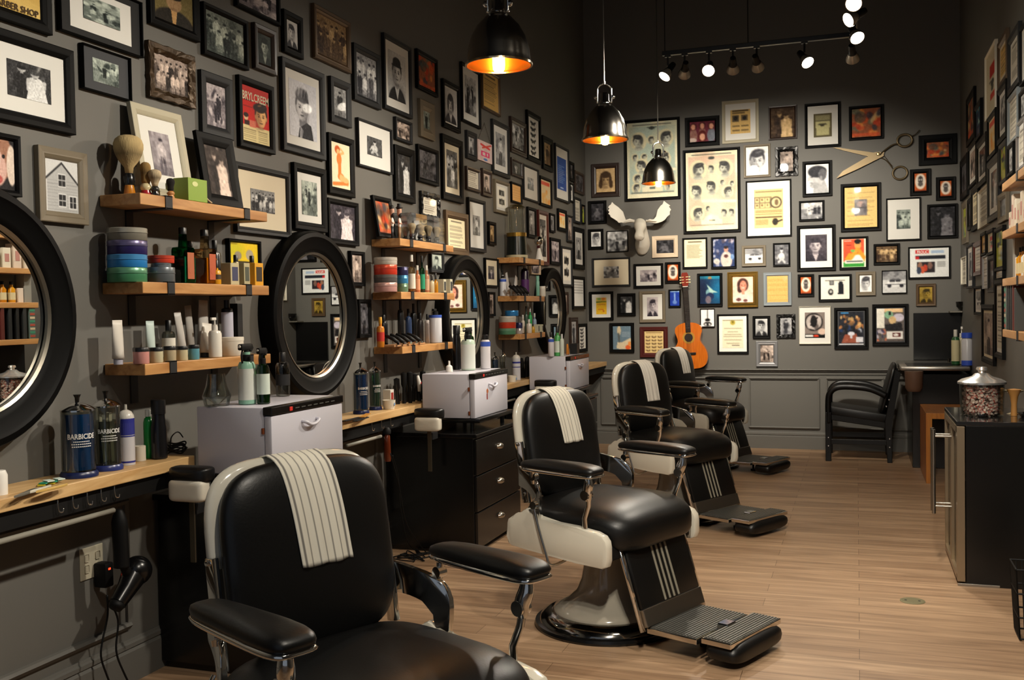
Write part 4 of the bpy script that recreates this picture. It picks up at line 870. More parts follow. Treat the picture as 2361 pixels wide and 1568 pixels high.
for s in (-1, 1):
    for k in range(16):
        t_ = k/15; bmesh.ops.create_icosphere(bm, subdivisions=1, radius=.0035, matrix=Matrix.Translation((s*wv*.45*(1-t_), -.005, top*t_)))
ob('beaded_cord', bm, mat('dark beads', '3a2c20', .4), r)

# ------------------------------------------------------------------ mounted scissors on the end wall
def wl(px, py, off=.012): P = onp(px, py, 1, BY-off); return (P[0], P[2])
def zb(u, v): return (1750+u/5.227, 200+v/5.227)
def flat_poly(bm, pts, y0, y1):
    prism(bm, [(wl(*p)[0], BY-y0, wl(*p)[1]) for p in pts], (0, -(y1-y0), 0))
SC = mat('antiqued bronze', '6a5c44', .42, .75)
cx_, cz_ = wl(*zb(1435, 815))
r = empty('wall_scissors', (cx_, BY-.003, cz_), 0, 'oversized antique bronze scissors mounted open on the end wall', 'wall decoration')
def sc_part(name, fn):
    bm = B(); fn(bm); bmesh.ops.translate(bm, vec=(-cx_, -BY+.003, -cz_), verts=bm.verts[:]); return ob(name, bm, SC, r, auto=35)
def tube_px(bm, pts, rad, y, fl=.6):
    tube(bm, smooth_path([(wl(*zb(u, v))[0], BY-y, wl(*zb(u, v))[1]) for u, v in pts], 5), rad, 10, flat=fl)
def ringpx(bm, u, v, ru, rv, rad, y):
    c = wl(*zb(u, v)); k = abs(wl(*zb(u+100, v))[0]-c[0])/100; n = 28; pts = [(c[0]+ru*k*math.cos(2*PI*i/n), BY-y, c[1]+rv*k*math.sin(2*PI*i/n)) for i in range(n+1)]
    tube(bm, pts, rad, 10, cap=False)
def upper(bm):
    flat_poly(bm, [zb(*p) for p in ((935, 1108), (1010, 1020), (1300, 850), (1400, 790), (1480, 790), (1510, 790), (1500, 840), (1440, 870), (1200, 990))], .022, .034)
    tube_px(bm, [(1450, 830), (1520, 765), (1620, 700), (1700, 695)], .012, .03); ringpx(bm, 1755, 650, 90, 78, .011, .03); tube_px(bm, [(1830, 600), (1880, 580), (1935, 525)], .007, .03)
def lower(bm):
    flat_poly(bm, [zb(*p) for p in ((885, 735), (960, 735), (1200, 770), (1420, 800), (1470, 830), (1440, 865), (1330, 845), (1100, 790))], .008, .020)
    tube_px(bm, [(1450, 850), (1520, 880), (1570, 930), (1610, 985)], .008, .014); ringpx(bm, 1700, 1040, 88, 82, .010, .014); tube_px(bm, [(1500, 820), (1560, 900), (1610, 960)], .004, .014)
sc_part('blade_with_upper_ring', upper); sc_part('blade_with_lower_ring', lower)
bm = B(); lathe(bm, [(0, .012), (.012, .01), (.016, .002), (.016, 0), (0, 0)], n=18, M=Matrix.Translation((0, -.031, 0)) @ Matrix.Rotation(PI/2, 4, 'X')); ob('pivot_screw', bm, mat('worn brass', 'a89468', .3, .9), r, auto=40)

# ------------------------------------------------------------------ moose head
MW = mat('white moose plaster', 'e6e0d2', 0.55)
def zc(u, v): return (1340+u/5.227, 450+v/5.227)
def wv_(u, v, off): p = zc(u, v); P = onp(p[0], p[1], 1, BY-off); return np.array([P[0], BY-off, P[2]])
ctr = wv_(730, 400, .0)
r = empty('moose_head', (ctr[0], BY-.002, ctr[2]), 0, 'white plaster moose head with broad antlers on the end wall', 'wall decoration')
def loft(bm, secs, n=20):
    """secs: (center, half width x, half height, axis dir)"""
    rings = []
    for c, a, b, d in secs:
        d = Vector(d).normalized(); s = Vector((1, 0, 0)); u = d.cross(s).normalized()
        rings.append([bm.verts.new(Vector(c)+s*a*math.cos(2*PI*k/n)+u*b*math.sin(2*PI*k/n)) for k in range(n)])
    for A_, B_ in zip(rings, rings[1:]):
        for k in range(n): bm.faces.new((A_[k], A_[(k+1) % n], B_[(k+1) % n], B_[k]))
    bm.faces.new(rings[0][::-1]); bm.faces.new(rings[-1])
def L3(u, v, off): w = wv_(u, v, off); return Vector((w[0]-ctr[0], w[1]-BY+.002, w[2]-ctr[2]))
bm = B()
loft(bm, [(L3(735, 600, 0), .075, .11, (0, -1, 0)), (L3(740, 590, .03), .078, .11, (0, -1, .1)), (L3(738, 540, .07), .07, .09, (0, -1, .5)), (L3(724, 420, .13), .058, .075, (0, -1, .6)), (L3(718, 350, .21), .055, .06, (0, -1, .2))])
loft(bm, [(L3(715, 320, .15), .03, .03, (0, -1, -.5)), (L3(712, 330, .19), .058, .055, (0, -1, -.8)), (L3(708, 380, .25), .06, .06, (0, -1, -1)), (L3(705, 440, .29), .038, .045, (0, -.8, -1)), (L3(702, 485, .32), .050, .046, (0, -.7, -1)), (L3(700, 520, .335), .050, .044, (0, -.6, -1)), (L3(700, 545, .335), .02, .02, (0, -.5, -1))])
for s in (-1, 1): bmesh.ops.create_icosphere(bm, subdivisions=2, radius=.012, matrix=Matrix.Translation(L3(710, 360, .23)+Vector((s*.05, 0, 0))))
hd = ob('head', bm, MW, r, True)
md = hd.modifiers.new('m', 'REMESH'); md.mode = 'VOXEL'; md.voxel_size = .009; md.use_smooth_shade = True; sm = hd.modifiers.new('s', 'SMOOTH'); sm.iterations = 6; sm.factor = .6
for s in (-1, 1):
    bm = B()
    for k, (uu, vv) in enumerate(((640, 330), (570, 330))):
        pass
    e0 = L3(715, 335, .16)+Vector((s*.05, 0, .01)); e1 = e0+Vector((s*.05, -.01, .012)); e2 = e0+Vector((s*.11, -.02, .0)); 
    tube(bm, [e0, e1, e2, e2+Vector((s*.012, 0, 0))], [.012, .026, .018, .003], 10, flat=.5); ob('ear', bm, MW, r, True)
AL = [(650, 300), (590, 285), (540, 300), (505, 200), (450, 145), (400, 110), (375, 85), (362, 115), (340, 130), (330, 150), (345, 165), (328, 185), (345, 205), (330, 225), (350, 240), (360, 265), (395, 285), (440, 315), (455, 335), (490, 330), (540, 345), (590, 325), (640, 325)]
AR = [(780, 300), (840, 298), (880, 290), (905, 260), (925, 180), (960, 130), (985, 110), (1000, 70), (1030, 95), (1075, 125), (1060, 140), (1085, 175), (1070, 200), (1070, 235), (1040, 260), (1010, 300), (975, 320), (930, 335), (900, 340), (850, 330), (790, 325)]
for A_ in (AL, AR):
    bm = B(); pts = []
    for u, v in A_:
        d = abs(u-715)/5.227/240*.35; pts.append(L3(u, v, .14+d*.35))
    prism(bm, pts, (0, -.016, 0))
    for f in [f for f in bm.faces if len(f.verts) > 4]: bmesh.ops.triangulate(bm, faces=[f])
    bmesh.ops.subdivide_edges(bm, edges=bm.edges[:], cuts=1, use_grid_fill=True)
    o = ob('antler', bm, MW, r, auto=50)

# ------------------------------------------------------------------ guitar standing on the chair rail
def zg(u, v): return (1340+u/5.227, 620+v/5.227)
gb = onp(1594, 851, 1, BY-.08)
GX = onp(*zg(1300, 900), 1, BY-.09)[0]
gz0 = .787
ptop = onp(1583, 628, 1, BY-.08)[2]
GL = ptop-gz0
r = empty('guitar', (gb[0], BY-.05, gz0), math.radians(0), 'orange classical guitar standing on the chair rail between the picture frames', 'guitar')
tl = Matrix.Rotation(math.radians(-3.0), 4, 'Y')
k = GL/1.0
half = [(0, 0), (.10, .008), (.155, .04), (.18, .10), (.178, .16), (.155, .22), (.125, .265), (.115, .30), (.125, .345), (.138, .385), (.132, .43), (.10, .46), (.05, .478), (0, .48)]
hp = smooth_path([(x, 0, z) for x, z in half], 4)
outl = [(p.x, 0, p.z) for p in hp]+[(-p.x, 0, p.z) for p in hp[1:-1][::-1]]
outl = [tuple(Vector(p)*k) for p in outl]
GO = wood('guitar orange spruce', 'd0701c', 'b8580e', 8, 2, .25, .6); GD = mat('guitar rosewood', '5a2414', .3, coat=.5)
bm = B(); prism(bm, [(x, .0, z) for x, y, z in outl], (0, -.07, 0)); bmesh.ops.transform(bm, matrix=tl, verts=bm.verts[:]); o = ob('body', bm, [GO, GD], r)
for p in o.data.polygons:
    if abs(p.normal.y) < .5: p.material_index = 0
def gp(name, fn, m, par=r, **kw):
    bm = B(); fn(bm); bmesh.ops.transform(bm, matrix=tl, verts=bm.verts[:]); return ob(name, bm, m, par, **kw)
gp('sound_hole', lambda b: lathe(b, [(0, 0), (.043*k, 0), (.043*k, .002), (0, .002)], n=28, M=Matrix.Translation((0, -.0705, .325*k)) @ Matrix.Rotation(PI/2, 4, 'X')), mat('sound hole dark', '120a06', .7))
gp('rosette', lambda b: lathe(b, [(.045*k, 0), (.045*k, .0012), (.062*k, .0012), (.062*k, 0)], n=36, M=Matrix.Translation((0, -.0705, .325*k)) @ Matrix.Rotation(PI/2, 4, 'X')), mat('guitar rosette', 'a8802c', .4))
gp('bridge', lambda b: box(b, -.065*k, .065*k, -.079, -.07, .145*k, .17*k, .002), mat('ebony', '120d0a', .4))
gp('neck', lambda b: box(b, -.026*k, .026*k, -.078, -.055, .38*k, .855*k, .003), mat('fingerboard', '1c1410', .4))
def frets(b):
    for i in range(19):
        z = .84-(.84-.20)*(1-.5**(i/12)); 
        if z > .385: box(b, -.026*k, .026*k, -.0795, -.078, z*k-.0007, z*k+.0007)
gp('frets', frets, CHROME)
gp('nut', lambda b: box(b, -.026*k, .026*k, -.081, -.074, .85*k, .857*k), MC['W'])
gp('headstock', lambda b: prism(b, [Vector(p)*k for p in ((-.026, -.07/k, .857), (-.034, -.07/k, .88), (-.036, -.07/k, .975), (-.025, -.07/k, .998), (.025, -.07/k, .998), (.036, -.07/k, .975), (.034, -.07/k, .88), (.026, -.07/k, .857))], (0, .016, 0)), mat('headstock red', '7a2414', .3, coat=.5))
for s in (-1, 1):
    for q in range(3): gp('tuning_peg', lambda b: (tube(b, [(s*.01*k, -.073, (.895+.028*q)*k), (s*.05*k, -.066, (.895+.028*q)*k)], .0035, 8), box(b, s*.05*k-.005, s*.05*k+.005, -.07, -.06, (.888+.028*q)*k, (.902+.028*q)*k, .002)), mat('ivory peg', 'e0d2a0', .3))
gp('strings', lambda b: [tube(b, [(x*k, -.0825, .157*k), (x*.8*k, -.0825, .857*k)], .0006, 4) for x in (-.022, -.013, -.004, .004, .013, .022)], STEEL)

# ------------------------------------------------------------------ small goods
def cdist(P): return float(CM[2] @ (np.array(P)-np.array([0, 0, CH])))
CLEAR = glassy('clear glass', 'f2f4f0'); 
def M_(c, r=.35, **k): return mat('col '+c+str(r)+str(sorted(k.items())), c, r, **k)
def place(px, wpx, ytop, X, z):
    Y = y_at(px, X, z); P = (X, Y, z); d = cdist(P); h = onp(px, ytop, 0, X)[2]-z; return P, wpx*d/FPX, h
def put(name, label, cat, P, group=None, rz=0): return empty(name, P, rz, label, cat, group)
def tin(px, wpx, ytop, z, X, c, label, lid=None, group=None, hfix=None):
    P, w, h = place(px, wpx, ytop, X, z); h = hfix or h
    r = put('tin', label, 'tin', P, group); R = w/2
    bm = B(); lathe(bm, [(0, 0), (R*.97, 0), (R*.99, .002), (R*.99, h*.62), (0, h*.62)], n=32); ob('body', bm, M_(c, .35), r, auto=40)
    bm = B(); lathe(bm, [(R*1.0, h*.6), (R*1.02, h*.6), (R*1.02, h*.64), (R*1.0, h*.66), (R, h*.95), (R*.97, h), (R*.9, h), (R*.88, h*.975), (0, h*.975)], n=32); ob('lid', bm, M_(lid or c, .3, metal=.35), r, auto=40)
    return z+h
def stack(px, wpx, ys, z, X, cols, labels, lids=None):
    """ys: top pixel rows from the bottom tin upward"""
    for i, (y, c) in enumerate(zip(ys, cols)):
        z = tin(px, wpx, y, z, X, c, labels[i], lids[i] if lids else None)+.0005
def box_item(name, px, wpx, ytop, z, X, c, label, cat='box', dep=.05, cap=None, lab=None, rz=0, group=None, front=None):
    P, w, h = place(px, wpx, ytop, X, z); r = put(name, label, cat, P, group, rz)
    bm = B(); box(bm, -dep/2, dep/2, -w/2, w/2, 0, h, .0015); ob('carton', bm, M_(c, .5), r)
    if lab:
        bm = B(); box(bm, dep/2, dep/2+.0008, -w*.34, w*.34, h*.18, h*.82); ob('label', bm, M_(lab, .5), r)
    if cap:
        bm = B(); lathe(bm, [(0, h), (w*.2, h), (w*.2, h*1.28), (0, h*1.28)], n=14); ob('cap', bm, M_(cap, .4), r, auto=40)
    return r, w, h
def bottle(px, wpx, ytop, z, X, label, body, cap='0b0b0c', neck=.62, capf=.82, rb=1.0, lab=None, labr=(.2, .55), glass=False, name='bottle', cat='bottle', liquid=None, square=False, group=None, dome=.08, capw=.45, capm=None, trigger=False, pump=False):
    P, w, h = place(px, wpx, ytop, X, z); R = w/2; r = put(name, label, cat, P, group)
    n = 4 if square else 24; Mx = Matrix.Rotation(PI/4, 4, 'Z') if square else None; q = 1.3 if square else 1.0
    bmt = glassy('tinted glass '+body, body) if glass else M_(body, .25)
    hb = h*neck
    prof = [(0, 0), (R*.9*q, 0), (R*q, .003), (R*q, hb*(1-dome*1.5)), (R*.8*q, hb*(1-dome*.3)), (R*capw*q*.9, hb), (R*capw*.9, h*capf), (0, h*capf)]
    bm = B(); lathe(bm, prof, n=n, M=Mx)
    if square: bmesh.ops.bevel(bm, geom=[e for e in bm.edges if abs(e.verts[0].co.z-e.verts[1].co.z) > hb*.4], offset=R*.2, segments=2, affect='EDGES')
    ob('body', bm, bmt, r, auto=40)
    if liquid:
        f = .72*hb; bm = B(); lathe(bm, [(0, .003), (R*.9*q*.96, .003), (R*.93*q, .006), (R*.93*q, f), (0, f)], n=n, M=Mx); ob('liquid', bm, mat('liquid '+liquid, liquid, .1, spec=.5), r, auto=40)
    cm = capm or M_(cap, .35)
    if trigger:
        bm = B(); lathe(bm, [(0, hb), (R*.5, hb), (R*.5, hb+h*.09), (R*.3, hb+h*.11), (R*.3, hb+h*.17), (0, hb+h*.17)], n=16); ob('collar', bm, cm, r, auto=40)
        bm = B(); box(bm, -R*.32, R*.32, -R*1.25, R*.75, hb+h*.17, hb+h*.27, R*.14); prism(bm, [(-R*.3, R*.75, hb+h*.26), (-R*.3, R*1.0, hb+h*.2), (-R*.3, R*.6, hb+h*.14), (-R*.3, R*.3, hb+h*.18)], (R*.6, 0, 0)); ob('sprayer_head', bm, cm, r, auto=40)
        bm = B(); tube(bm, smooth_path([(0, -R*.7, hb+h*.18), (0, -R*.95, hb+h*.08), (0, -R*.8, hb-h*.03)], 4), R*.11, 8); ob('trigger', bm, cm, r, True)
        bm = B(); tube(bm, [(0, -R*1.2, hb+h*.23), (0, -R*1.45, hb+h*.23)], R*.16, 10); ob('nozzle', bm, M_('c8c4ba', .4), r)
    elif pump:
        bm = B(); lathe(bm, [(0, hb), (R*.45, hb), (R*.45, hb+h*.1), (R*.12, hb+h*.11), (R*.12, h*.95), (0, h*.95)], n=16); box(bm, -R*.2, R*.2, -R*.9, R*.2, h*.93, h, R*.08); ob('pump', bm, cm, r, auto=40)
    else:
        bm = B(); lathe(bm, [(0, h*(capf-.02)), (R*capw, h*(capf-.02)), (R*capw, h*.99), (R*capw*.9, h), (0, h)], n=18); ob('cap', bm, cm, r, auto=40)
    if lab:
        a, b_ = labr; bm = B()
        if square: box(bm, R*.94, R*.955, -R*.55, R*.55, hb*a, hb*b_*1.6); lathe(bm, [(0, 0), (R*.36, 0), (R*.36, .0006), (0, .0006)], n=18, M=Matrix.Translation((R*.955, 0, hb*.36)) @ Matrix.Rotation(PI/2, 4, 'Y'))
        else: lathe(bm, [(R*1.003, h*a), (R*1.012, h*a), (R*1.012, h*b_), (R*1.003, h*b_)], n=24)
        ob('label', bm, M_(lab, .55), r, auto=40)
    return r, w, h
def can(px, wpx, ytop, z, X, label, body, cap=None, band=None, dome='c8c4bc', group=None):
    P, w, h = place(px, wpx, ytop, X, z); R = w/2; r = put('spray_can', label, 'spray can', P, group)
    bm = B(); lathe(bm, [(0, 0), (R, 0), (R, h*.78), (0, h*.78)], n=26); ob('body', bm, M_(body, .3), r, auto=40)
    if cap:
        bm = B(); lathe(bm, [(0, h*.78), (R*.98, h*.78), (R*.9, h*.84), (R*.5, h*.86), (R*.5, h), (0, h)], n=22); ob('cap', bm, M_(cap, .35), r, auto=40)
    else:
        bm = B(); lathe(bm, [(R, h*.78), (R*.95, h*.82), (R*.7, h*.88), (R*.3, h*.91), (0, h*.91)], n=26); ob('dome', bm, M_(dome, .25), r, auto=50)
        bm = B(); lathe(bm, [(0, h*.9), (R*.2, h*.9), (R*.17, h), (0, h)], n=14); ob('nozzle', bm, M_('b0aca2', .3), r, auto=40)
    if band:
        for a, b_ in band:
            bm = B(); lathe(bm, [(R*1.003, h*a), (R*1.01, h*a), (R*1.01, h*b_), (R*1.003, h*b_)], n=26); ob('band', bm, M_('2a2f86', .4), r, auto=40)
    return r, R, h
def tube_item(px, wpx, ytop, z, X, label, body, cap, lean=0, group='squeeze tubes on the lowest shelf of the first station', hf=.13):
    P, w, h = place(px, wpx, ytop, X, z); R = w/2; r = put('squeeze_tube', label, 'tube', P, group); T = Matrix.Rotation(lean, 4, 'X')
    bm = B(); lathe(bm, [(0, 0), (R*.62, 0), (R*.62, h*hf), (0, h*hf)], n=18, M=T); ob('cap', bm, M_(cap, .35), r, auto=40)
    bm = B(); n = 20; rings = []
    for k in range(9):
        t = k/8; a = R*(.78+.22*min(1, t*2)); b_ = R*.8*(1-t)**.8+.0008; rings.append([bm.verts.new((b_*math.cos(2*PI*i/n), a*math.sin(2*PI*i/n), h*hf+(h*(1-hf))*t)) for i in range(n)])
    for A_, B_ in zip(rings, rings[1:]):
        for i in range(n): bm.faces.new((A_[i], A_[(i+1) % n], B_[(i+1) % n], B_[i]))
    bm.faces.new(rings[0][::-1]); bm.faces.new(rings[-1]); bmesh.ops.transform(bm, matrix=T, verts=bm.verts[:]); ob('body', bm, M_(body, .4), r, True)
    return r
def jarx(px, wpx, ytop, z, X, c, label, lid='0c0c0d', name='cosmetic_jar', group=None, lf=.75, lfat=1.03):
    P, w, h = place(px, wpx, ytop, X, z); R = w/2; r = put(name, label, 'jar', P, group)
    bm = B(); lathe(bm, [(0, 0), (R*.95, 0), (R, .003), (R, h*lf), (0, h*lf)], n=24); ob('body', bm, M_(c, .25), r, auto=40)
    bm = B(); lathe(bm, [(0, h*lf), (R*lfat, h*lf), (R*lfat, h*.97), (R*.98, h), (0, h)], n=24); ob('lid', bm, M_(lid, .35), r, auto=40)
def comb_jar(px, wpx, ytop, z, X, label, liq, tools='1a5a9a', text=True, base='16204a'):
    P, w, h = place(px, wpx, ytop, X, z); R = w/2*.88; r = put('disinfectant_jar', label, 'jar', P, 'disinfectant jars on the worktop')
    bm = B(); lathe(bm, [(0, 0), (R*1.13, 0), (R*1.13, h*.04), (R*1.02, h*.07), (0, h*.07)], n=32); ob('base', bm, M_(base, .3), r, auto=40)
    hb = h*.8
    bm = B(); lathe(bm, [(R*.2, h*.072), (R, h*.072), (R, hb), (R*.96, hb+h*.012), (R*.94, hb), (R*.94, h*.085), (R*.2, h*.085)], n=32); ob('glass', bm, CLEAR, r, auto=40)
    if liq:
        f = hb*.96 if liq != 'c8ccc4' else hb*.78
        m = glassy('jar liquid '+liq, 'b8bcb4', .02) if liq == 'c8ccc4' else mat('jar liquid '+liq, liq, .08, trans=.35, ior=1.1)
        bm = B(); lathe(bm, [(0, h*.09), (R*.93, h*.09), (R*.93, f), (0, f)], n=32); ob('liquid', bm, m, r, auto=40)
    bm = B(); lathe(bm, [(R*1.05, hb), (R*1.05, hb+h*.02), (R*.75, hb+h*.06), (R*.25, hb+h*.1), (R*.1, hb+h*.11), (0, hb+h*.11)], n=32); ob('lid', bm, CHROME, r, auto=40)
    bm = B(); lathe(bm, [(0, hb+h*.1), (R*.12, hb+h*.1), (R*.14, hb+h*.16), (R*.24, h), (0, h)], n=18); ob('lift_knob', bm, BLACK, r, auto=40)
    for s in ((.3, .25, .1), (-.3, .2, -.15), (.05, -.35, .2)):
        bm = B(); T = Matrix.Translation((R*s[0], R*s[1], h*.1)) @ Matrix.Rotation(s[2]*.5, 4, 'X'); box(bm, -.002, .002, -R*.16, R*.16, 0, hb*.78, .001, M=T); ob('comb', bm, M_(tools, .4), r)
    if text:
        R2 = R*1.004
        def pl(u, v, z0): a = (u/R2)+math.radians(-35); return (R2*math.cos(a), R2*math.sin(a), v+z0)
        wt = mat('white ink', 'dcdcd8', .6)
        lettering('BARBICIDE', R*.36, wt, r, lambda u, v: pl(u, v*1.25, h*.5))
        bm = B(); 
        for zz, ww in ((.435, .5), (.405, .62), (.375, .6)):
            for i in range(10):
                u0 = (-ww+2*ww*i/10)*R; u1 = (-ww+2*ww*(i+.7)/10)*R; vs = [bm.verts.new(pl(u, v, h*zz)) for u, v in ((u0, 0), (u1, 0), (u1, h*.012), (u0, h*.012))]; bm.faces.new(vs)
        ob('small_print', bm, wt, r)
    return r
def brush_item(px, wpx, ytop, z, X, label, handle, band, hair='c2b08c', group='shaving brushes on the top shelf', fat=1.0):
    P, w, h = place(px, wpx, ytop, X, z); R = w/2; r = put('shaving_brush', label, 'shaving brush', P, group)
    bm = B(); lathe(bm, [(0, 0), (R*.6*fat, 0), (R*.66*fat, h*.03), (R*.52*fat, h*.14), (R*.5*fat, h*.17), (0, h*.17)], n=22); ob('handle_foot', bm, M_(handle, .25, coat=.5), r, auto=50)
    bm = B(); lathe(bm, [(0, h*.17), (R*.5*fat, h*.17), (R*.64*fat, h*.23), (R*.6*fat, h*.3), (R*.42*fat, h*.37), (0, h*.38)], n=22); ob('handle', bm, M_(band, .25, coat=.5), r, auto=50)
    bm = B(); lathe(bm, [(0, h*.36), (R*.42*fat, h*.36), (R*.5*fat, h*.46), (max(R*.66, R*.5*fat), h*.57), (R*.88, h*.67), (R, h*.77), (R*1.0, h*.85), (R*.9, h*.92), (R*.66, h*.97), (R*.34, h*.993), (0, h)], n=26); o = ob('bristles', bm, None, r, True)
    m = MATS.get('bristle')
    if not m:
        m = mat('bristle', hair, .95, bump=.9, bscale=30); nt = m.node_tree
        for n in list(nt.nodes):
            if n.type == 'TEX_NOISE':
                mp = nt.nodes.new('ShaderNodeMapping'); mp.inputs['Scale'].default_value = (6, 6, .5); tc = nt.nodes.new('ShaderNodeTexCoord'); nt.links.new(tc.outputs['Object'], mp.inputs[0]); nt.links.new(mp.outputs[0], n.inputs['Vector'])
        at = nt.nodes.new('ShaderNodeAttribute'); at.attribute_name = 'Col'; nt.links.new(at.outputs['Color'], nt.nodes['Principled BSDF'].inputs['Base Color'])
    o.data.materials.append(m); base = np.array(lin(hair)); ca = o.data.color_attributes.new('Col', 'FLOAT_COLOR', 'POINT'); rg_ = random.Random(int(px*7))
    for i, v in enumerate(o.data.vertices):      # badger hair: pale root, dark band, pale tip
        t = v.co.z/h; k_ = 1-.55*math.exp(-((t-.66)/.09)**2)*(1 if wpx > 22 else .3); k_ *= rg_.uniform(.85, 1.1); ca.data[i].color = (*(base*k_), 1)

# ------------------------------------------------------------------ shelving
SX = -2.468
def shelf(Y0, Y1, z, label, group):
    r = empty('wall_shelf', (LX, (Y0+Y1)/2, z), 0, label, 'shelf', group); hw = (Y1-Y0)/2
    bm = B(); box(bm, .004, SX-LX, -hw, hw, -.042, 0, .003); ob('board', bm, SHELFW, r)
    for s in (-1, 1):
        y = s*hw*.62; bm = B()
        box(bm, .001, SX-LX+.004, y-.02, y+.02, -.047, -.042); box(bm, SX-LX, SX-LX+.004, y-.02, y+.02, -.047, .004, .001); box(bm, SX-LX-.02, SX-LX+.004, y-.02, y+.02, .0, .004)
        box(bm, .001, .006, y-.02, y+.02, -.16, -.042); ob('bracket', bm, IRON, r)
    return r
ST = [(3.01, 3.84), (5.20, 5.95), (7.36, 7.98)]
ZS = [[1.855, 1.530, 1.228], [1.827, 1.520, 1.205], [1.815, 1.515, 1.217]]
ST[1] = (5.20, 6.0); ST[2] = (7.33, 7.98)
NMST = ['first', 'second', 'third']
for i, (a, b_) in enumerate(ST):
    for j, z in enumerate(ZS[i]): shelf(a, b_, z, '%s pine shelf of the %s barber station%s' % (('top', 'middle', 'lowest')[j], NMST[i], (', carrying shaving brushes', ', carrying a clear box of brushes', ', carrying a glass dispenser')[i] if j == 0 else ''), 'pine wall shelves on iron brackets')
# ------------------------------------------------------------------ round mirrors
MIRR = mat('mirror glass', 'f0f2f0', 0.0, 1.0)
RIMB = mat('black mirror frame', '040404', .5, spec=.08)
for my, mz, R, lab in ((2.76, 1.41, .425, 'round black framed mirror cut off by the left edge of the picture'), (4.453, 1.395, .425, 'round black framed mirror between the first and second shelves'), (6.52, 1.37, .425, 'round black framed mirror right of the second shelves'), (8.63, 1.395, .385, 'round black framed mirror right of the third shelves, farthest one')):
    if my < 3: my = 2.375
    r = empty('round_mirror', (LX, my, mz), 0, lab, 'mirror', 'round mirrors along the station wall'); q = Matrix.Rotation(PI/2, 4, 'Y')
    bm = B(); lathe(bm, [(R, .002), (R, .068), (R*.98, .082), (R*.93, .086), (R*.9, .078), (R*.8, .072), (R*.75, .064), (R*.725, .05), (R*.725, .002)], n=72, M=q); ob('frame', bm, RIMB, r, auto=40)
    bm = B(); lathe(bm, [(R*.75, .0645), (R*.746, .068), (R*.722, .062), (R*.722, .05)], n=72, M=q); ob('bead', bm, mat('silver bead', '8a8478', .3, .9), r, auto=40)
    bm = B(); lathe(bm, [(0, .046), (R*.725, .046), (R*.725, .002), (0, .002)], n=72, M=q); ob('glass', bm, MIRR, r)
# ------------------------------------------------------------------ worktop, cabinets, towel warmers
CX, CTZ = -2.45, .857
for i, (a, b_) in enumerate(((-.6, 3.26), (3.9, 5.62), (6.0, 7.95), (8.06, 10.06))):
    r = empty('worktop', (LX, (a+b_)/2, CTZ), 0, ['long pine worktop under the first mirror, razors and jars on it', 'pine worktop between the first and second towel warmers', 'pine worktop between the second and third towel warmers', 'pine worktop running into the far corner'][i], 'worktop', 'pine worktops along the station wall'); hw = (b_-a)/2
    bm = B(); box(bm, .002, CX-LX, -hw, hw, -.042, 0, .003); ob('board', bm, COUNTERW, r)
    bm = B(); box(bm, .03, CX-LX-.02, -hw+.01, hw-.01, -.105, -.042, .001); ob('apron', bm, MATTE, r)
    bm = B(); ye = [y_at(262, CX-.03, .73), y_at(878, CX-.03, .73), 7.2, 9.0][i]-(a+b_)/2; ys = -hw+.02 if i != 1 else y_at(800, CX-.03, .73)-(a+b_)/2; tube(bm, [(CX-LX-.03, ys, -.135), (CX-LX-.03, ye, -.135)], .009, 10); ob('hanging_rail', bm, M_('8a877c', .5), r, True)
ORD = ['first', 'second', 'third', 'fourth', 'fifth', 'sixth', 'seventh', 'eighth', 'ninth']
def hooks(y0, n, dy):
    for k in range(n):
        r = empty('hook', (CX-.012, y0+k*dy, CTZ-.045), 0, ORD[k]+' chrome cup hook from the left under the '+('first' if n > 3 else 'second')+' worktop', 'hook', 'chrome hooks under the worktop')
        bm = B(); tube(bm, smooth_path([(0, 0, 0), (0, 0, -.022), (.002, .004, -.04), (.006, .014, -.043), (.006, .018, -.032)], 4), .0022, 6); ob('wire', bm, CHROME, r, True)
h0 = y_at(140, CX, .80); h1 = y_at(270, CX, .82); hooks(h0, 5, (h1-h0)/4)
h0 = y_at(862, CX, .80); h1 = y_at(905, CX, .82); hooks(h0, 3, (h1-h0)/2)
CABY = [(3.26, 3.94), (5.30, 6.08), (7.42, 8.12)]; KX = -2.065
KNOB = mat('nickel pull', 'b8b4ac', .18, 1.0)
for i, (a, b_) in enumerate(CABY):
    r = empty('drawer_cabinet', (LX, (a+b_)/2, 0), 0, ['glossy black drawer cabinet half hidden behind the nearest barber chair', 'glossy black three drawer cabinet with cup pulls under the second towel warmer', 'glossy black drawer cabinet under the third towel warmer'][i], 'cabinet', 'black drawer cabinets at the stations'); hw = (b_-a)/2; D = KX-LX
    bm = B(); box(bm, .023, D-.018, -hw, hw, .03, .672, .002); box(bm, .03, D-.04, -hw+.02, hw-.02, 0, .03); ob('body', bm, BLACK, r)
    bm = B(); box(bm, .003, D+.008, -hw-.008, hw+.008, .672, .697, .004); ob('top', bm, BLACK, r)
    for k in range(3):
        z0 = .035+k*.212; bm = B(); box(bm, D-.018, D, -hw+.006, hw-.006, z0, z0+.204, .003); dr = ob('drawer', bm, BLACK, r)
        bm = B(); lathe(bm, [(0, .026), (.014, .025), (.024, .02), (.031, .01), (.034, 0), (0, 0)], n=24, sx=.6, sy=1.15, M=Matrix.Translation((D, 0, z0+.12)) @ Matrix.Rotation(PI/2, 4, 'Y')); ob('cup_pull', bm, KNOB, dr, auto=60)
WARM_W = mat('white enamel', 'c6c5cf', .3)
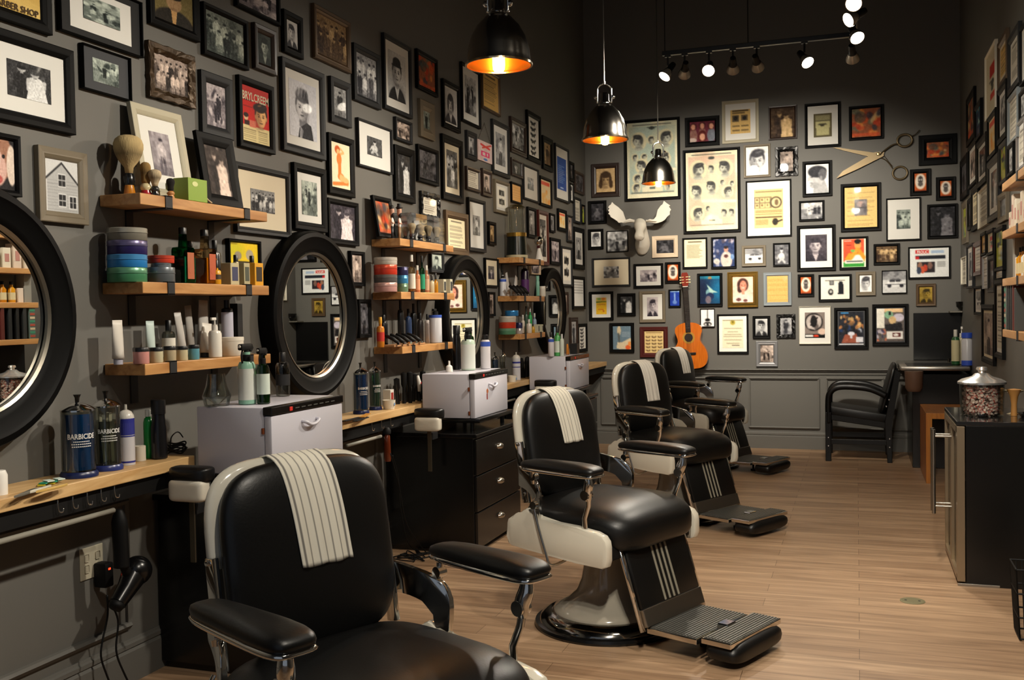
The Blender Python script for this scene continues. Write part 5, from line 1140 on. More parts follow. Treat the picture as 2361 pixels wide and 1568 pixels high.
for i, (a, x1) in enumerate(((3.245, -2.09), (5.40, -2.105), (7.46, -2.11))):
    z0 = .775 if i else .79; zt = 1.035 if i else 1.05; b_ = a+(.575 if i else .55); x0 = x1-.335
    r = empty('towel_warmer', (x0, a, .697), 0, ['white enamel towel warmer with a red switch, behind the nearest chair', 'white enamel towel warmer with a small figure sticker on its door', 'white enamel towel warmer farthest away, near the corner'][i], 'towel warmer', 'white towel warmer cabinets')
    D = x1-x0; L = b_-a; Z0 = z0-.697; Z1 = zt-.697
    bm = B(); box(bm, 0, D-.035, 0, L, Z0, Z1, .006); ob('housing', bm, WARM_W, r, auto=30)
    bm = B(); box(bm, D-.032, D, .0, L, Z0, Z1-.032, .006); dr = ob('door', bm, WARM_W, r, auto=30)
    bm = B(); box(bm, D-.036, D+.004, -.002, L+.002, Z1-.03, Z1+.001, .003); cp = ob('control_panel', bm, BLACK, r)
    bm = B(); box(bm, D+.004, D+.0075, L*.22, L*.22+.02, Z1-.024, Z1-.008, .001); ob('switch', bm, emis('red switch', 'c8281e', .04), cp)
    bm = B()
    for k in range(7): box(bm, D+.004, D+.0046, L*(.3+.085*k), L*(.3+.085*k)+.03, Z1-.018, Z1-.014)
    ob('control_marks', bm, M_('4a4a44', .6), cp)
    bm = B(); tube(bm, smooth_path([(D, L*.5-.055, Z1-.075), (D+.016, L*.5-.05, Z1-.078), (D+.018, L*.5-.02, Z1-.09), (D+.018, L*.5+.02, Z1-.09), (D+.016, L*.5+.05, Z1-.078), (D, L*.5+.055, Z1-.075)], 5), .007, 8); ob('handle', bm, WARM_W, dr, True)
    for hz_ in (Z0+.02, Z1-.1):
        bm = B(); lathe(bm, [(0, 0), (.006, 0), (.006, .022), (0, .022)], n=10, cx=D-.036, cy=-.003, cz=hz_); ob('hinge', bm, M_('8a4a2a', .4, metal=.6), r, auto=40)
    bm = B(); box(bm, .03, D+.03, -.005, L+.01, Z0-.026, Z0-.001, .003)
    for xx in (.05, D-.03):
        for yy in (.03, L-.03): lathe(bm, [(0, 0), (.014, 0), (.012, Z0-.02), (0, Z0-.02)], n=12, cx=xx, cy=yy, cz=0.0)
    ob('drip_tray', bm, BLACK, r, auto=40)
    if i == 1:
        bm = B(); lathe(bm, [(0, .002), (.014, .002), (.014, 0), (0, 0)], n=18, M=Matrix.Translation((D, L*.36, Z1-.115)) @ Matrix.Rotation(PI/2, 4, 'Y')); st = ob('sticker', bm, M_('b86a40', .5), dr)
        bm = B(); box(bm, D, D+.0015, L*.35-.007, L*.35+.009, Z1-.165, Z1-.13, .0005); ob('sticker_legs', bm, M_('8a2a2a', .5), dr)
# ------------------------------------------------------------------ headrests parked on the cabinet sides
for i, (px, py, Yp) in enumerate(((443, 1100, 3.11), (990, 958, 5.20), (1258, 888, 7.34))):
    P = onp(px, py, 1, Yp)
    r = empty('headrest', (P[0], Yp, P[2]), 0, ['black and white headrest beside the nearest barber chair back', 'black and white headrest left of the second barber chair', 'black and white headrest left of the third chair, mostly hidden'][i], 'headrest', 'detached chair headrests at the cabinets')
    w = .087
    bm = B(); supere(bm, w, .05, .03, 6, 3, M=Matrix.Translation((0, 0, .012))); ob('pad', bm, VINYL, r, True)
    bm = B(); supere(bm, w*.9, .035, .042, 6, 4, M=Matrix.Translation((0, -.02, -.046))); ob('porcelain_back', bm, PORC, r, True)
    bm = B(); box(bm, -.012, .012, -.008, .0, -.32, -.05, .002); ob('slide_bar', bm, mat('aged steel bar', '6e6656', .35, .9), r)
    bm = B(); box(bm, -.018, .018, .0, (.14 if i == 0 else .075), -.14, -.10, .002); ob('bracket', bm, IRON, r)

# ------------------------------------------------------------------ goods, first station
IX = -2.55
z1, z2, z3 = [z+.0006 for z in ZS[0]]
brush_item(299, 66, 312, z1, -2.57, 'largest shaving brush, amber and black handle, far left of the top shelf', 'c07a1c', '141414', 'b8a070', fat=.62)
brush_item(337, 24, 374, z1, -2.53, 'small shaving brush with a cream and red handle', 'a8202a', 'd8c89a', '8a6c3c', fat=1.7)
brush_item(358, 30, 391, z1, -2.50, 'small shaving brush with a black foot and pale bristles', '141414', '2a2824', 'bda988', fat=1.0)
brush_item(319, 18, 384, z1, -2.60, 'white handled shaving brush half hidden behind the others', 'd8d4c8', 'd8d4c8', 'd0c8b0', fat=1.7)
brush_item(394, 19, 411, z1, -2.50, 'short wooden handled brush with a black tip', 'c08a54', 'b8804c', '16120e', fat=1.5)
r, w, h = box_item('soap_box', 440, 70, 414, z1, -2.505, '7e9a2e', 'green soap carton on the top shelf', dep=.07)
bm = B(); lathe(bm, [(0, 0), (.018, 0), (.018, .0006), (0, .0006)], n=24, sx=.55, M=Matrix.Translation((.0355, -w*.15, h*.75)) @ Matrix.Rotation(PI/2, 4, 'Y')); ob('oval_mark', bm, M_('c8cc8a', .5), r)
P = (-2.485, y_at(462, -2.485, z1), z1+.004); r = empty('folding_razor', P, 0, 'open folding razor leaning on the green soap carton', 'razor')
bm = B(); box(bm, -.004, .004, -.03, .005, 0, .022, .001, M=Matrix.Rotation(-.5, 4, 'X')); ob('blade', bm, M_('3a2a20', .4), r)
bm = B(); tube(bm, smooth_path([(0, 0, .02), (0, .03, .024), (0, .05, .012), (0, .075, .002)], 4), .003, 8); ob('scale', bm, M_('c8b898', .3), r, True)
def leaning(px0, px1, yt, z, X, fc, b, mc, m, kind, label, seed, tilt=.16):
    Y0 = y_at(px0, X, z+.1); Y1 = y_at(px1, X, z+.1); h = (onp((px0+px1)/2, yt, 0, X-.05)[2]-z)/math.cos(tilt); w = Y1-Y0
    hh = h/2; zc_ = z+hh*math.cos(tilt)+.006; xc = X-hh*math.sin(tilt)-.012
    return make_frame('standing_picture_frame', (xc, (Y0+Y1)/2, zc_), PI/2, w, h, fc, b*min(w, h), mc, m, kind, label, None, seed, (px1-px0)/w, .02, -tilt)
leaning(330, 446, 262, z1, -2.56, 'w', .13, 'w', (.24, .2), 'stand:pur', 'whitewashed frame leaning on the wall behind the shaving brushes', 91)
leaning(475, 558, 322, z1, -2.54, 'k', .2, 0, 0, 'pair:wm', 'thick black frame leaning at the right end of the first top shelf', 92)
stack(294, 88, (618, 588, 556, 527), z2, -2.56, ('3c7a54', '2276b8', '241c52', '6e6a60'), ('green tin at the bottom of the tall stack', 'bright blue tin in the tall stack', 'navy purple tin under the grey one', 'grey tin on top of the tall stack'), ('5c9070', '4a90c8', '5a5478', 'a09c90'))
stack(372, 62, (617,), z2, -2.53, ('54595c',), ('wide grey tin under the red tin',), ('6a7074',))
zz = onp(372, 617, 0, -2.53)[2]+.0006
zz = tin(372, 44, 607, zz, -2.54, '6c7276', 'small grey tin between the wide grey tin and the red tin')+.0006
tin(371, 60, 590, zz, -2.55, 'c23a24', 'red tin on top of the short stack', 'c84a34')
bottle(424, 44, 525, z2, -2.53, 'tall green tonic bottle with an orange label', '1f9a68', square=True, glass=True, liquid='0c6a48', lab='a85a34', labr=(.12, .52), neck=.66, capf=.9, capw=.42)
bottle(440, 30, 556, z2, -2.60, 'dark slim bottle behind the green tonic', '14161c', lab='2a3a6a', neck=.8, capf=.9)
bottle(474, 44, 530, z2, -2.53, 'tall amber tonic bottle with an orange label', 'd8c8a8', square=True, glass=True, liquid='b86c10', lab='b0522c', labr=(.12, .52), neck=.66, capf=.9, capw=.42)
bottle(497, 28, 554, z2, -2.60, 'black bottle behind the amber tonic', '101012', neck=.75, capf=.85)
bottle(500, 20, 600, z2, -2.50, 'small yellow labelled bottle beside the amber tonic', 'd89a20', lab='3a2a18', labr=(.2, .4), neck=.6, capf=.7)
for px, w_, c, lb, nm in ((531, 33, 'b8ac86', '3a3c5a', 'cream carton with a navy label beside the amber tonic'), (559, 23, 'b0a680', '4a4e40', 'cream carton with an olive label in the middle of the three'), (587, 34, 'd89c1c', '2a2012', 'yellow carton at the right end of the middle shelf')):
    box_item('cologne_carton', px, w_, 607, z2, -2.51, c, nm, lab=lb, group='cologne cartons on the middle shelf')
bottle(545, 18, 588, z2, -2.57, 'black capped cologne behind the cream cartons', 'c8bc94', square=True, neck=.75, capf=.8, capw=.6, group='colognes behind the cartons'); bottle(582, 18, 590, z2, -2.57, 'black capped cologne behind the yellow carton', 'd8a838', square=True, neck=.75, capf=.8, capw=.6, group='colognes behind the cartons')
tube_item(273, 33, 738, z3, -2.56, 'white squeeze tube at the left end of the lowest shelf', 'ccc6bc', 'b0aeba')
tube_item(348, 28, 740, z3, -2.60, 'pale squeeze tube with a green top, behind the pink jar', 'b8c8c2', '3c7a5c', hf=.16)
bottle(390, 30, 738, z3, -2.60, 'glass bottle with white label and black cap behind the jars', 'c8ccc4', glass=True, lab='dcd8cc', labr=(.08, .55), neck=.72, capf=.75)
tube_item(424, 24, 716, z3, -2.58, 'grey white tube leaning left of the tall silver tubes', 'b4b0aa', 'c8c4bc', lean=.18)
tube_item(442, 24, 704, z3, -2.61, 'creased grey tube leaning behind the teal jar', '9a9690', 'b8b4ac', lean=.08)
tube_item(468, 34, 692, z3, -2.617, 'tall silver tube with a creased end', 'aeaaa4', 'd0ccc4', lean=-.05)
tube_item(474, 36, 745, z3, -2.565, 'white tube with black label leaning forward', 'd0ccc2', '1c1c1e', lean=-.1)
for px, w_, c, nm in ((326, 36, 'c88c84', 'pink'), (361, 30, 'c4bc9c', 'cream'), (392, 28, 'b8a888', 'tan'), (420, 26, 'c8bc98', 'ivory'), (447, 26, '5c93a0', 'teal')):
    jarx(px, w_, 801+(-3 if px > 380 else 0)+(-3 if px > 430 else 0), z3, -2.50, c, 'small '+nm+' cosmetic jar with a flat black lid', group='row of cosmetic jars on the lowest shelf')
bottle(497, 30, 732, z3, -2.505, 'white pump spray bottle with clear cap in front of the tall silver tube', 'dcd6ca', pump=True, capm=WHITEP, neck=.68)
can(526, 27, 692, z3, -2.59, 'white hairspray can with black cap on the lowest shelf', 'bcbccb', '0e0e10')
box_item('black_carton', 545, 20, 700, z3, -2.62, '121214', 'tall black carton behind the white hairspray can')
jarx(537, 50, 777, z3, -2.52, 'dcd4c4', 'big white tub at the right end of the lowest shelf', 'e4dccc', 'tub', lf=.8)
# worktop, first station
zc0 = CTZ+.0006
comb_jar(183, 84, 909, zc0, -2.53, 'blue disinfectant jar with white lettering, closest to the razors', '0c4a8c', '2a8ac0')
comb_jar(248, 70, 901, zc0, -2.54, 'clear disinfectant jar with white lettering next to the blue one', 'c8ccc4', '9a9484', base='26306a')
r, R, h = can(293, 37, 932, zc0, -2.55, 'white and blue disinfectant spray can beside the clear jar', 'c6c4c8', band=((.7, .77), (.47, .49), (.04, .07)))
bm = B(); lathe(bm, [(R*1.003, h*.5), (R*1.012, h*.5), (R*1.012, h*.7), (R*1.003, h*.7)], n=26); ob('band', bm, M_('34388a', .4), r)

P, w, h = place(322, 28, 1028, -2.57, zc0); r = put('paper_roll', 'small white neck paper roll behind the spray can', 'roll', P); bm = B(); lathe(bm, [(w*.15, 0), (w/2, 0), (w/2, h), (w*.15, h), (w*.15, 0)], n=24); ob('paper', bm, M_('c8bfae', .8), r, auto=40)
bottle(344, 22, 944, zc0, -2.58, 'slim green bottle with a white cap behind the black one', '148a3c', cap='d8dcd4', neck=.84, capf=.88, capw=.6)
bottle(368, 36, 921, zc0, -2.53, 'tall matte black bottle at the end of the first worktop', '101012', cap='0c0c0e', neck=.74, capf=.78, capw=.9, dome=.2)
P = (-2.55, y_at(408, -2.55, zc0), zc0); r = empty('coiled_cable', P, 0, 'coiled black appliance cable behind the black bottle', 'cable')
bm = B()
for k in range(5):
    n = 26; R = .036+.004*(k % 3); tube(bm, [(R*.8*math.cos(2*PI*i/n), R*math.sin(2*PI*i/n), .008+.008*k+.004*math.sin(i*.7+k)) for i in range(n+1)], .0032, 6)
tube(bm, smooth_path([(0, -.04, .03), (0, -.03, .07), (0, .01, .085), (0, .04, .06)], 5), .0025, 6); ob('coil', bm, MATTE, r, True)
for k, (px, py, c, nm) in enumerate(((62, 1136, '6a665c', 'grey folded razor, leftmost on the worktop'), (88, 1129, 'c8c2b0', 'ivory handled folded razor on the worktop'), (122, 1125, 'c8a45c', 'horn handled folded razor in front of the blue jar'))):
    P = onp(px, py, 2, zc0+.006); P[0] = max(P[0], -2.62); r = empty('folding_razor', tuple(P), [.35, .2, .1][k], nm, 'razor', 'folded razors on the first worktop')
    bm = B(); prism(bm, [(-.006, -.07, -.005), (.004, -.02, -.005), (.006, .04, -.005), (.0, .07, -.005), (-.006, .066, -.005), (-.008, .03, -.005)], (0, 0, .009), bev=.002); ob('scales', bm, M_(c, .3, coat=.4), r, auto=40)
    bm = B(); box(bm, -.012, -.004, -.06, .03, -.001, .001, .0004); ob('blade', bm, STEEL, r)
rg = random.Random(4)
for k in range(6):
    P = onp(96+k*8, 1117-k*1.5, 2, zc0+.004); P[0] = max(-2.63, min(-2.5, P[0])); r = empty('blade_packet', (P[0], P[1], zc0+.0045*(k % 3)+.003), rg.uniform(0, 3), ORD[k]+' blade packet from the left in the small heap by the jars, '+['yellow', 'teal', 'white'][k % 3], 'packet', 'loose blade packets by the blue jar')
    bm = B(); box(bm, -.012, .012, -.02, .02, -.002, .002, .0008); ob('wrapper', bm, M_(['b8a820', '1c8a70', 'c8d8d0'][k % 3], .4), r)
P = onp(3, 1120, 0, -2.52); r = empty('white_dispenser', (-2.52, y_at(-2, -2.52, zc0), zc0), 0, 'sliver of a white container at the left picture edge', 'container'); bm = B(); lathe(bm, [(0, 0), (.025, 0), (.026, .06), (.02, .075), (0, .078)], n=22); ob('body', bm, WHITEP, r, auto=40)
# towel warmer 1 top
wt = 1.0515
bottle(571, 41, 785, wt, -2.27, 'mint and white spray bottle with black trigger on the nearest towel warmer', '8ab8a0', trigger=True, lab='d4d6cc', labr=(.07, .56), neck=.68, capm=MATTE)
bottle(608, 30, 792, wt, -2.21, 'green glass spray bottle with a white label beside the mint one', '2e9a40', glass=True, liquid='146a26', lab='ccd8cc', labr=(.16, .5), neck=.66, trigger=True, capm=MATTE)
bottle(653, 32, 812, wt, -2.33, 'clear bottle with a small black label behind the green one', 'd8d8d2', glass=True, lab='1a1a1c', labr=(.25, .5), neck=.78, capf=.8, cap='0c0c0e')
P, w, h = place(500, 66, 862, -2.36, wt); r = put('glass_canister', 'stacked clear glass canisters at the back of the nearest towel warmer', 'canister', P)
bm = B(); lathe(bm, [(.01, 0), (w*.42, 0), (w*.5, h*.3), (w*.36, h*.62), (w*.3, h), (w*.27, h), (w*.33, h*.6), (w*.46, h*.3), (.01, .006)], n=28); ob('glass', bm, CLEAR, r, auto=50)
# under the first worktop
P = onp(212, 1296, 0, LX+.006); r = empty('outlet_plate', (LX, P[1], P[2]), 0, 'cream wall outlet plate with a black plug in it', 'outlet')
bm = B(); box(bm, .0005, .006, -.057, .057, -.058, .058, .002); ob('plate', bm, M_('b8b09a', .45), r)
for y in (-.028, .028):
    for z in (-.02, .02): bm = B(); box(bm, .006, .0075, y-.011, y+.011, z-.014, z+.014, .004); ob('socket', bm, M_('a8a08c', .45), r)
P = onp(242, 1325, 0, LX+.04); r = empty('power_plug', (LX+.0065, P[1], P[2]), 0, 'black plug adapter with a red lamp on the outlet plate', 'plug')
bm = B(); box(bm, .001, .055, -.022, .022, -.045, .045, .006); ob('body', bm, MATTE, r, auto=40)
bm = B(); box(bm, .055, .057, -.006, .004, .02, .027); ob('red_lamp', bm, emis('red led', 'ff4020', 1.2), r)
def hang(px, py, X): P = onp(px, py, 0, X); return P
P = hang(275, 1200, -2.50); r = empty('hair_clipper', tuple(P), 0, 'black hair clipper hanging head down from a hook', 'clipper')
bm = B(); loftpts = smooth_path([(0, 0, .04), (0, 0, .01), (.0, .002, -.06), (0, .004, -.13), (0, .004, -.17)], 4); tube(bm, loftpts, [.008+.016*min(1, i/5) for i in range(len(loftpts))], 14, flat=1.25); ob('body', bm, MATTE, r, True)
bm = B(); box(bm, .018, .021, -.012, .008, -.147, -.143); ob('blue_ring', bm, emis('blue led', '4060ff', 1.0), r)
P = hang(301, 1335, -2.50); r = empty('hair_dryer', tuple(P), 0, 'black hair dryer hanging under the first worktop', 'hair dryer')
bm = B(); tube(bm, [(0, -.07, -.07), (0, -.02, -.03), (0, .03, .02), (0, .05, .045)], [.03, .036, .05, .046], 20); bmesh.ops.create_uvsphere(bm, u_segments=20, v_segments=12, radius=.054, matrix=Matrix.Translation((0, .035, .022))); ob('barrel', bm, mat('gloss black plastic', '0c0c0d', .25), r, auto=50)
bm = B(); tube(bm, [(0, .0, .0), (0, -.03, .05), (0, -.035, .09)], [.02, .016, .014], 12); ob('handle', bm, MATTE, r, True)
bm = B(); tube(bm, [(0, -.07, -.07), (0, -.085, -.085)], [.03, .022], 16); ob('nozzle', bm, MATTE, r, True)
for k, pts in enumerate((((247, 1372), (248, 1420), (236, 1480), (234, 1520), (255, 1580), (268, 1640)), ((252, 1385), (272, 1430), (268, 1500), (285, 1550), (310, 1600)))):
    bm = B(); PP = [onp(*p, 0, LX+.1+.01*k) for p in pts]; PP = [(p[0], p[1], max(.006, p[2])) for p in PP]; tube(bm, smooth_path(PP, 6), .0035, 8); o = ob('loose_cable', bm, MATTE, None, True); tag(o, ['black power cord hanging left below the dryer', 'black power cord hanging right below the dryer'][k], 'cord')

# ------------------------------------------------------------------ goods, second station
z1, z2, z3 = [z+.0006 for z in ZS[1]]
leaning(872, 914, 462, z1, -2.57, 'k', .12, 0, 0, 'warm', 'black frame leaning behind the bobble figures on the second top shelf', 93)
for k, (px, hat) in enumerate(((905, False), (922, True))):
    P, w, h = place(px, 20, 470, -2.54, z1); r = put('bobble_figure', ['bearded bobble head figure with dark hair and white shirt', 'bearded bobble head figure wearing a black hat'][k], 'figurine', P, 'bobble head barber figures')
    skin = M_('c09078', .5)
    bm = B(); lathe(bm, [(0, 0), (.016, 0), (.016, .005), (0, .006)], n=18); ob('base', bm, M_('1a1a1c', .4), r, auto=40)
    for s in (-1, 1): bm = B(); tube(bm, [(0, s*.006, .005), (0, s*.005, h*.36)], [.005, .006], 10); ob('leg', bm, M_('14161c' if not k else '8a6a4a', .5), r, True)
    bm = B(); supere(bm, .011, .009, h*.14, 2.5, 2.2, M=Matrix.Translation((0, 0, h*.47)) @ Matrix.Rotation(PI/2, 4, 'Z')); ob('shirt', bm, WHITEP, r, True)
    for s in (-1, 1): bm = B(); tube(bm, smooth_path([(0, s*.011, h*.56), (.004, s*.015, h*.48), (.011, s*.006, h*.44)], 3), .0035, 8); ob('arm', bm, skin, r, True)
    bm = B(); supere(bm, .0135, .013, h*.15, 2.2, 2.2, M=Matrix.Translation((0, 0, h*.78))); ob('head', bm, skin, r, True)
    bm = B(); supere(bm, .012, .011, h*.08, 2.2, 2.2, M=Matrix.Translation((.004, 0, h*.69))); ob('beard', bm, M_('16100c', .7), r, True)
    bm = B(); supere(bm, .0145, .0135, h*.075, 2.3, 2.3, M=Matrix.Translation((-.002, 0, h*.885))); ob('hair', bm, M_('120e0c', .6), r, True)
    if hat: bm = B(); lathe(bm, [(0, h*.88), (.022, h*.88), (.022, h*.895), (.013, h*.9), (.012, h*1.0), (0, h*1.0)], n=22); ob('hat', bm, M_('0c0c0c', .6), r, auto=40)
Ya = y_at(946, -2.5, z1); Yb = y_at(1022, -2.5, z1); hh = onp(980, 497, 0, -2.5)[2]-z1
r = empty('display_box', (-2.55, (Ya+Yb)/2, z1), 0, 'clear acrylic box of shaving brushes on the second top shelf', 'display box')
L = (Yb-Ya)/2; bm = B(); box(bm, -.06, .06, -L, L, 0, hh, .001); f = [f for f in bm.faces]; ob('acrylic', bm, glassy('acrylic', 'eeeef0'), r)
bm = B(); box(bm, -.058, .058, -L+.002, L-.002, .001, .008); ob('tray', bm, MATTE, r)
for k in range(4): brush_item(950+k*19, 19, 514-k*-3, z1+.0085, -2.53, ORD[k]+' badger brush from the left inside the clear box', '141416', '1a1a1c', 'c0aa80', group='shaving brushes in the clear box', fat=1.1)
stack(889, 54, (652, 634, 611, 594), z2, -2.55, ('b88a84', '54504e', 'b8321e', 'b8b0a4'), ('dusty pink tin at the bottom of the second station stack', 'dark grey tin in the second station stack', 'orange red tin in the second station stack', 'pale grey tin on top of the second station stack'), ('c09a92', '6a6662', 'c04a30', 'c8c0b4'))
stack(928, 27, (654, 635, 616), z2, -2.55, ('5c7a60', '2e74a0', '23224a'), ('small green tin under the small blue tin', 'small blue tin between green and navy', 'small navy tin, top of its stack'))
for px, y, c, lq, lb, nm in ((950, 588, 'd8c8a8', 'b87c14', 'd8d0c0', 'amber tonic bottle with white cap, second station'), (963, 612, 'b87048', None, 'd09068', 'copper can on the second station shelf'), (974, 590, '1c9a70', '0c7a54', '149068', 'bright green tonic bottle, second station'), (984, 612, 'b07858', None, 'c8a080', 'tan can right of the green tonic, second station')):
    bottle(px, 13 if px != 950 else 17, y, z2, -2.54, nm, c, lab=lb, labr=(.1, .5), neck=.68, capf=.84, cap='c8c4ba' if px != 974 else '101010', glass=lq is not None, liquid=lq)
bottle(996, 13, 634, z2, -2.52, 'small cream bottle with black cap, second station', 'c8bc9c', neck=.65, capf=.72)
bottle(1005, 11, 630, z2, -2.50, 'small amber bottle with black cap, second station', 'b87c18', neck=.6, capf=.7)
for k, px in enumerate((1018, 1033)): box_item('cologne_carton', px, 15, 644, z2, -2.50, 'b8b49c', ['left grey label carton at the right end, second station', 'right grey label carton at the right end, second station'][k], lab='2e3032', group='cologne cartons at the second station')
bottle(878, 18, 731, z3, -2.56, 'red and yellow lotion bottle at the left end, second station', 'c87a24', lab='b8281c', labr=(.2, .5), neck=.7, capf=.8, cap='c89020')
bottle(886, 18, 726, z3, -2.60, 'black spray bottle behind the red and yellow one', '101012', neck=.8)
for k in range(5):
    P = (-2.5, y_at(906+k*13, -2.5, z3), z3+.012); r = empty('hair_trimmer', P, 0, ORD[k]+' black hair trimmer from the left on the slanted rack, second station', 'trimmer', 'row of black trimmers on the second station shelf')
    bm = B(); tube(bm, [(-.05, 0, .055), (0, 0, .035), (.035, 0, .012)], [.012, .014, .012], 12, flat=.8); ob('body', bm, MATTE, r, True); bm = B(); box(bm, .03, .045, -.012, .012, .0, .012, .001); ob('blade', bm, CHROME, r)
bm = B(); box(bm, -.035, .055, y_at(900, -2.5, z3), y_at(972, -2.5, z3), 0, .012, .002); o = ob('trimmer_rack', bm, M_('a87a50', .5), None, loc=(-2.53, 0, z3)); tag(o, 'low slanted wooden rack under the black trimmers', 'rack')
for px, y, c, nm in ((925, 690, '181818', 'tall black spray bottle behind the trimmers'), (943, 712, '2a3a5a', 'slate blue bottle behind the trimmers'), (955, 700, '101010', 'tall black canister behind the trimmers'), (970, 722, '2a2626', 'dark brown bottle behind the trimmers'), (987, 724, 'c8c0bc', 'pale can with a red mark beside the blue capped jar')):
    bottle(px, 15, y, z3, -2.60, nm, c, neck=.78, cap='0e0e10')
bottle(1005, 29, 712, z3, -2.51, 'white jar bottle with blue cap and pump, second station', 'c8c8cc', cap='3454b0', neck=.82, capw=.95, capf=.82, pump=True, capm=MATTE, lab='3454b0', labr=(.74, .82))
# worktop between warmer one and two
comb_jar(833, 38, 836, zc0, -2.54, 'blue disinfectant jar on the worktop between the towel warmers', '0c4a90', '1a60a0')
comb_jar(866, 30, 834, zc0, -2.56, 'green tinted disinfectant jar beside the far blue one', '3a5a48', '2c8a50')
P, w, h = place(897, 34, 922, -2.50, zc0); r = put('shaving_mug', 'white shaving mug between the towel warmers', 'mug', P)
bm = B(); lathe(bm, [(0, 0), (w*.36, 0), (w*.42, h*.4), (w*.45, h), (w*.41, h), (w*.38, h*.3), (0, h*.15)], n=28); ob('body', bm, M_('d8d0c0', .2, coat=.6), r, auto=50)
bm = B(); tube(bm, smooth_path([(0, w*.4, h*.85), (0, w*.6, h*.8), (0, w*.58, h*.4), (0, w*.4, h*.3)], 5), w*.05, 8); ob('handle', bm, M_('d8d0c0', .2, coat=.6), r, True)
bm = B(); lathe(bm, [(0, 0), (w*.1, 0), (w*.1, .002), (0, .002)], n=14, M=Matrix.Translation((w*.425, -w*.03, h*.55)) @ Matrix.Rotation(PI/2, 4, 'Y')); ob('blue_spot', bm, M_('7a9ac0', .4), r)
box_item('white_carton', 896, 18, 898, zc0, -2.59, 'c8c4bc', 'white and red carton behind the white mug', lab='8a2a24')
for k, (px, py, c, nm) in enumerate(((812, 966, '111112', 'long black comb lying by the nearest towel warmer'), (832, 968, '1a1a1a', 'wide black comb under the orange razor'), (842, 961, 'c88a34', 'orange handled razor lying on the black combs'))):
    P = onp(px, py, 2, zc0+.004); r = empty('comb' if k < 2 else 'folding_razor', (max(P[0], -2.6), P[1], zc0+.003+.004*k), .15*k, nm, 'comb' if k < 2 else 'razor')
    bm = B(); box(bm, -.014, .014, -.09, .09, -.002, .002, .001); ob('body', bm, M_(c, .4), r)
rg = random.Random(9)
for k in range(9):
    px = 925+k*7; P = (-2.58+.02*(k % 3), y_at(px, -2.56, zc0), zc0); hh = rg.uniform(.12, .2)
    r = empty('styling_tool', P, rg.uniform(0, 3), ORD[k]+' tool from the left in the dark cluster, a black '+['round brush', 'trimmer', 'styling comb'][k % 3], 'styling tool', 'dark styling tools between the towel warmers')
    bm = B(); lathe(bm, [(0, 0), (.012, 0), (.01, hh*.5), (.017, hh*.6), (.018, hh*.95), (0, hh)], n=12, M=Matrix.Rotation(rg.uniform(-.1, .1), 4, 'X')); ob('body', bm, MATTE if k % 3 else mat('gloss black plastic', '0c0c0d', .25), r, auto=50)
P, w, h = place(967, 16, 866, -2.53, zc0+.06); r = put('white_trimmer', 'small white trimmer with a red button among the dark tools', 'trimmer', P); bm = B(); tube(bm, [(0, 0, 0), (0, -.005, h*.6), (0, -.02, h)], [.01, .013, .008], 12); ob('body', bm, WHITEP, r, True); bm = B(); box(bm, .011, .014, -.006, .004, h*.45, h*.6, .001); ob('red_button', bm, M_('b02020', .4), r)
P = hang(893, 1030, -2.43); r = empty('brown_bottle', (P[0], P[1], P[2]-.06), 0, 'amber brown clipper grip hanging from a hook under the worktop', 'clipper'); bm = B(); lathe(bm, [(0, -.02), (.018, -.02), (.02, 0), (.018, .08), (.016, .12), (.008, .13), (0, .13)], n=18); ob('grip', bm, mat('amber brown plastic', '5a2410', .15, coat=.5), r, auto=50); bm = B(); lathe(bm, [(0, .13), (.02, .13), (.022, .15), (.012, .165), (0, .165)], n=16); ob('collar', bm, MATTE, r, auto=40)
for k, pts in enumerate((((905, 1050), (918, 1100), (925, 1180), (940, 1250), (975, 1270)), ((900, 1045), (920, 1120), (935, 1200), (960, 1245), (1000, 1290)))):
    bm = B(); PP = [onp(*p, 0, -2.42+.05*k) for p in pts]; PP = [(p[0], min(p[1], 5.26), max(.005, p[2])) for p in PP]; tube(bm, smooth_path(PP, 6), .003, 8); o = ob('loose_cable', bm, MATTE, None, True); tag(o, ['thin black cord hanging beside the second cabinet', 'looping black cord hanging in front of the second cabinet side'][k], 'cord')
rg = random.Random(12)
for k in range(3):
    bm = B(); c0 = onp(950+k*14, 1290-k*6, 2, 0); pts = [(c0[0]+rg.uniform(-.12, .12), c0[1]+rg.uniform(-.1, .1), .006+.004*(i % 2)) for i in range(9)]; tube(bm, smooth_path(pts, 5), .0035, 6); o = ob('loose_cable', bm, MATTE, None, True); tag(o, ORD[k]+' tangled black cord on the floor by the second cabinet', 'cord', 'tangled cords on the floor')
# towel warmer 2 top
wt = 1.0365
bottle(1080, 33, 754, wt, -2.28, 'white spray bottle with pale green shoulder and black trigger', 'b4c6b4', trigger=True, lab='d0d4cc', labr=(.04, .6), neck=.72, capm=MATTE)
bottle(1120, 23, 772, wt, -2.22, 'white canister with blue bands and black cap on the second towel warmer', 'd0ccd0', cap='0e0e10', neck=.86, capw=.6, capf=.8, lab='3454b0', labr=(.66, .8))
bottle(1054, 19, 750, wt, -2.38, 'tall matte black bottle behind the pale green one', '0e0e10', neck=.8, capw=.9)
P, w, h = place(1036, 17, 832, -2.34, wt); r = put('lid', 'small white domed lid on the second towel warmer', 'lid', P); bm = B(); lathe(bm, [(0, 0), (w/2, 0), (w*.42, h*.5), (w*.14, h*.65), (w*.14, h), (0, h)], n=20); ob('dome', bm, WHITEP, r, auto=40)
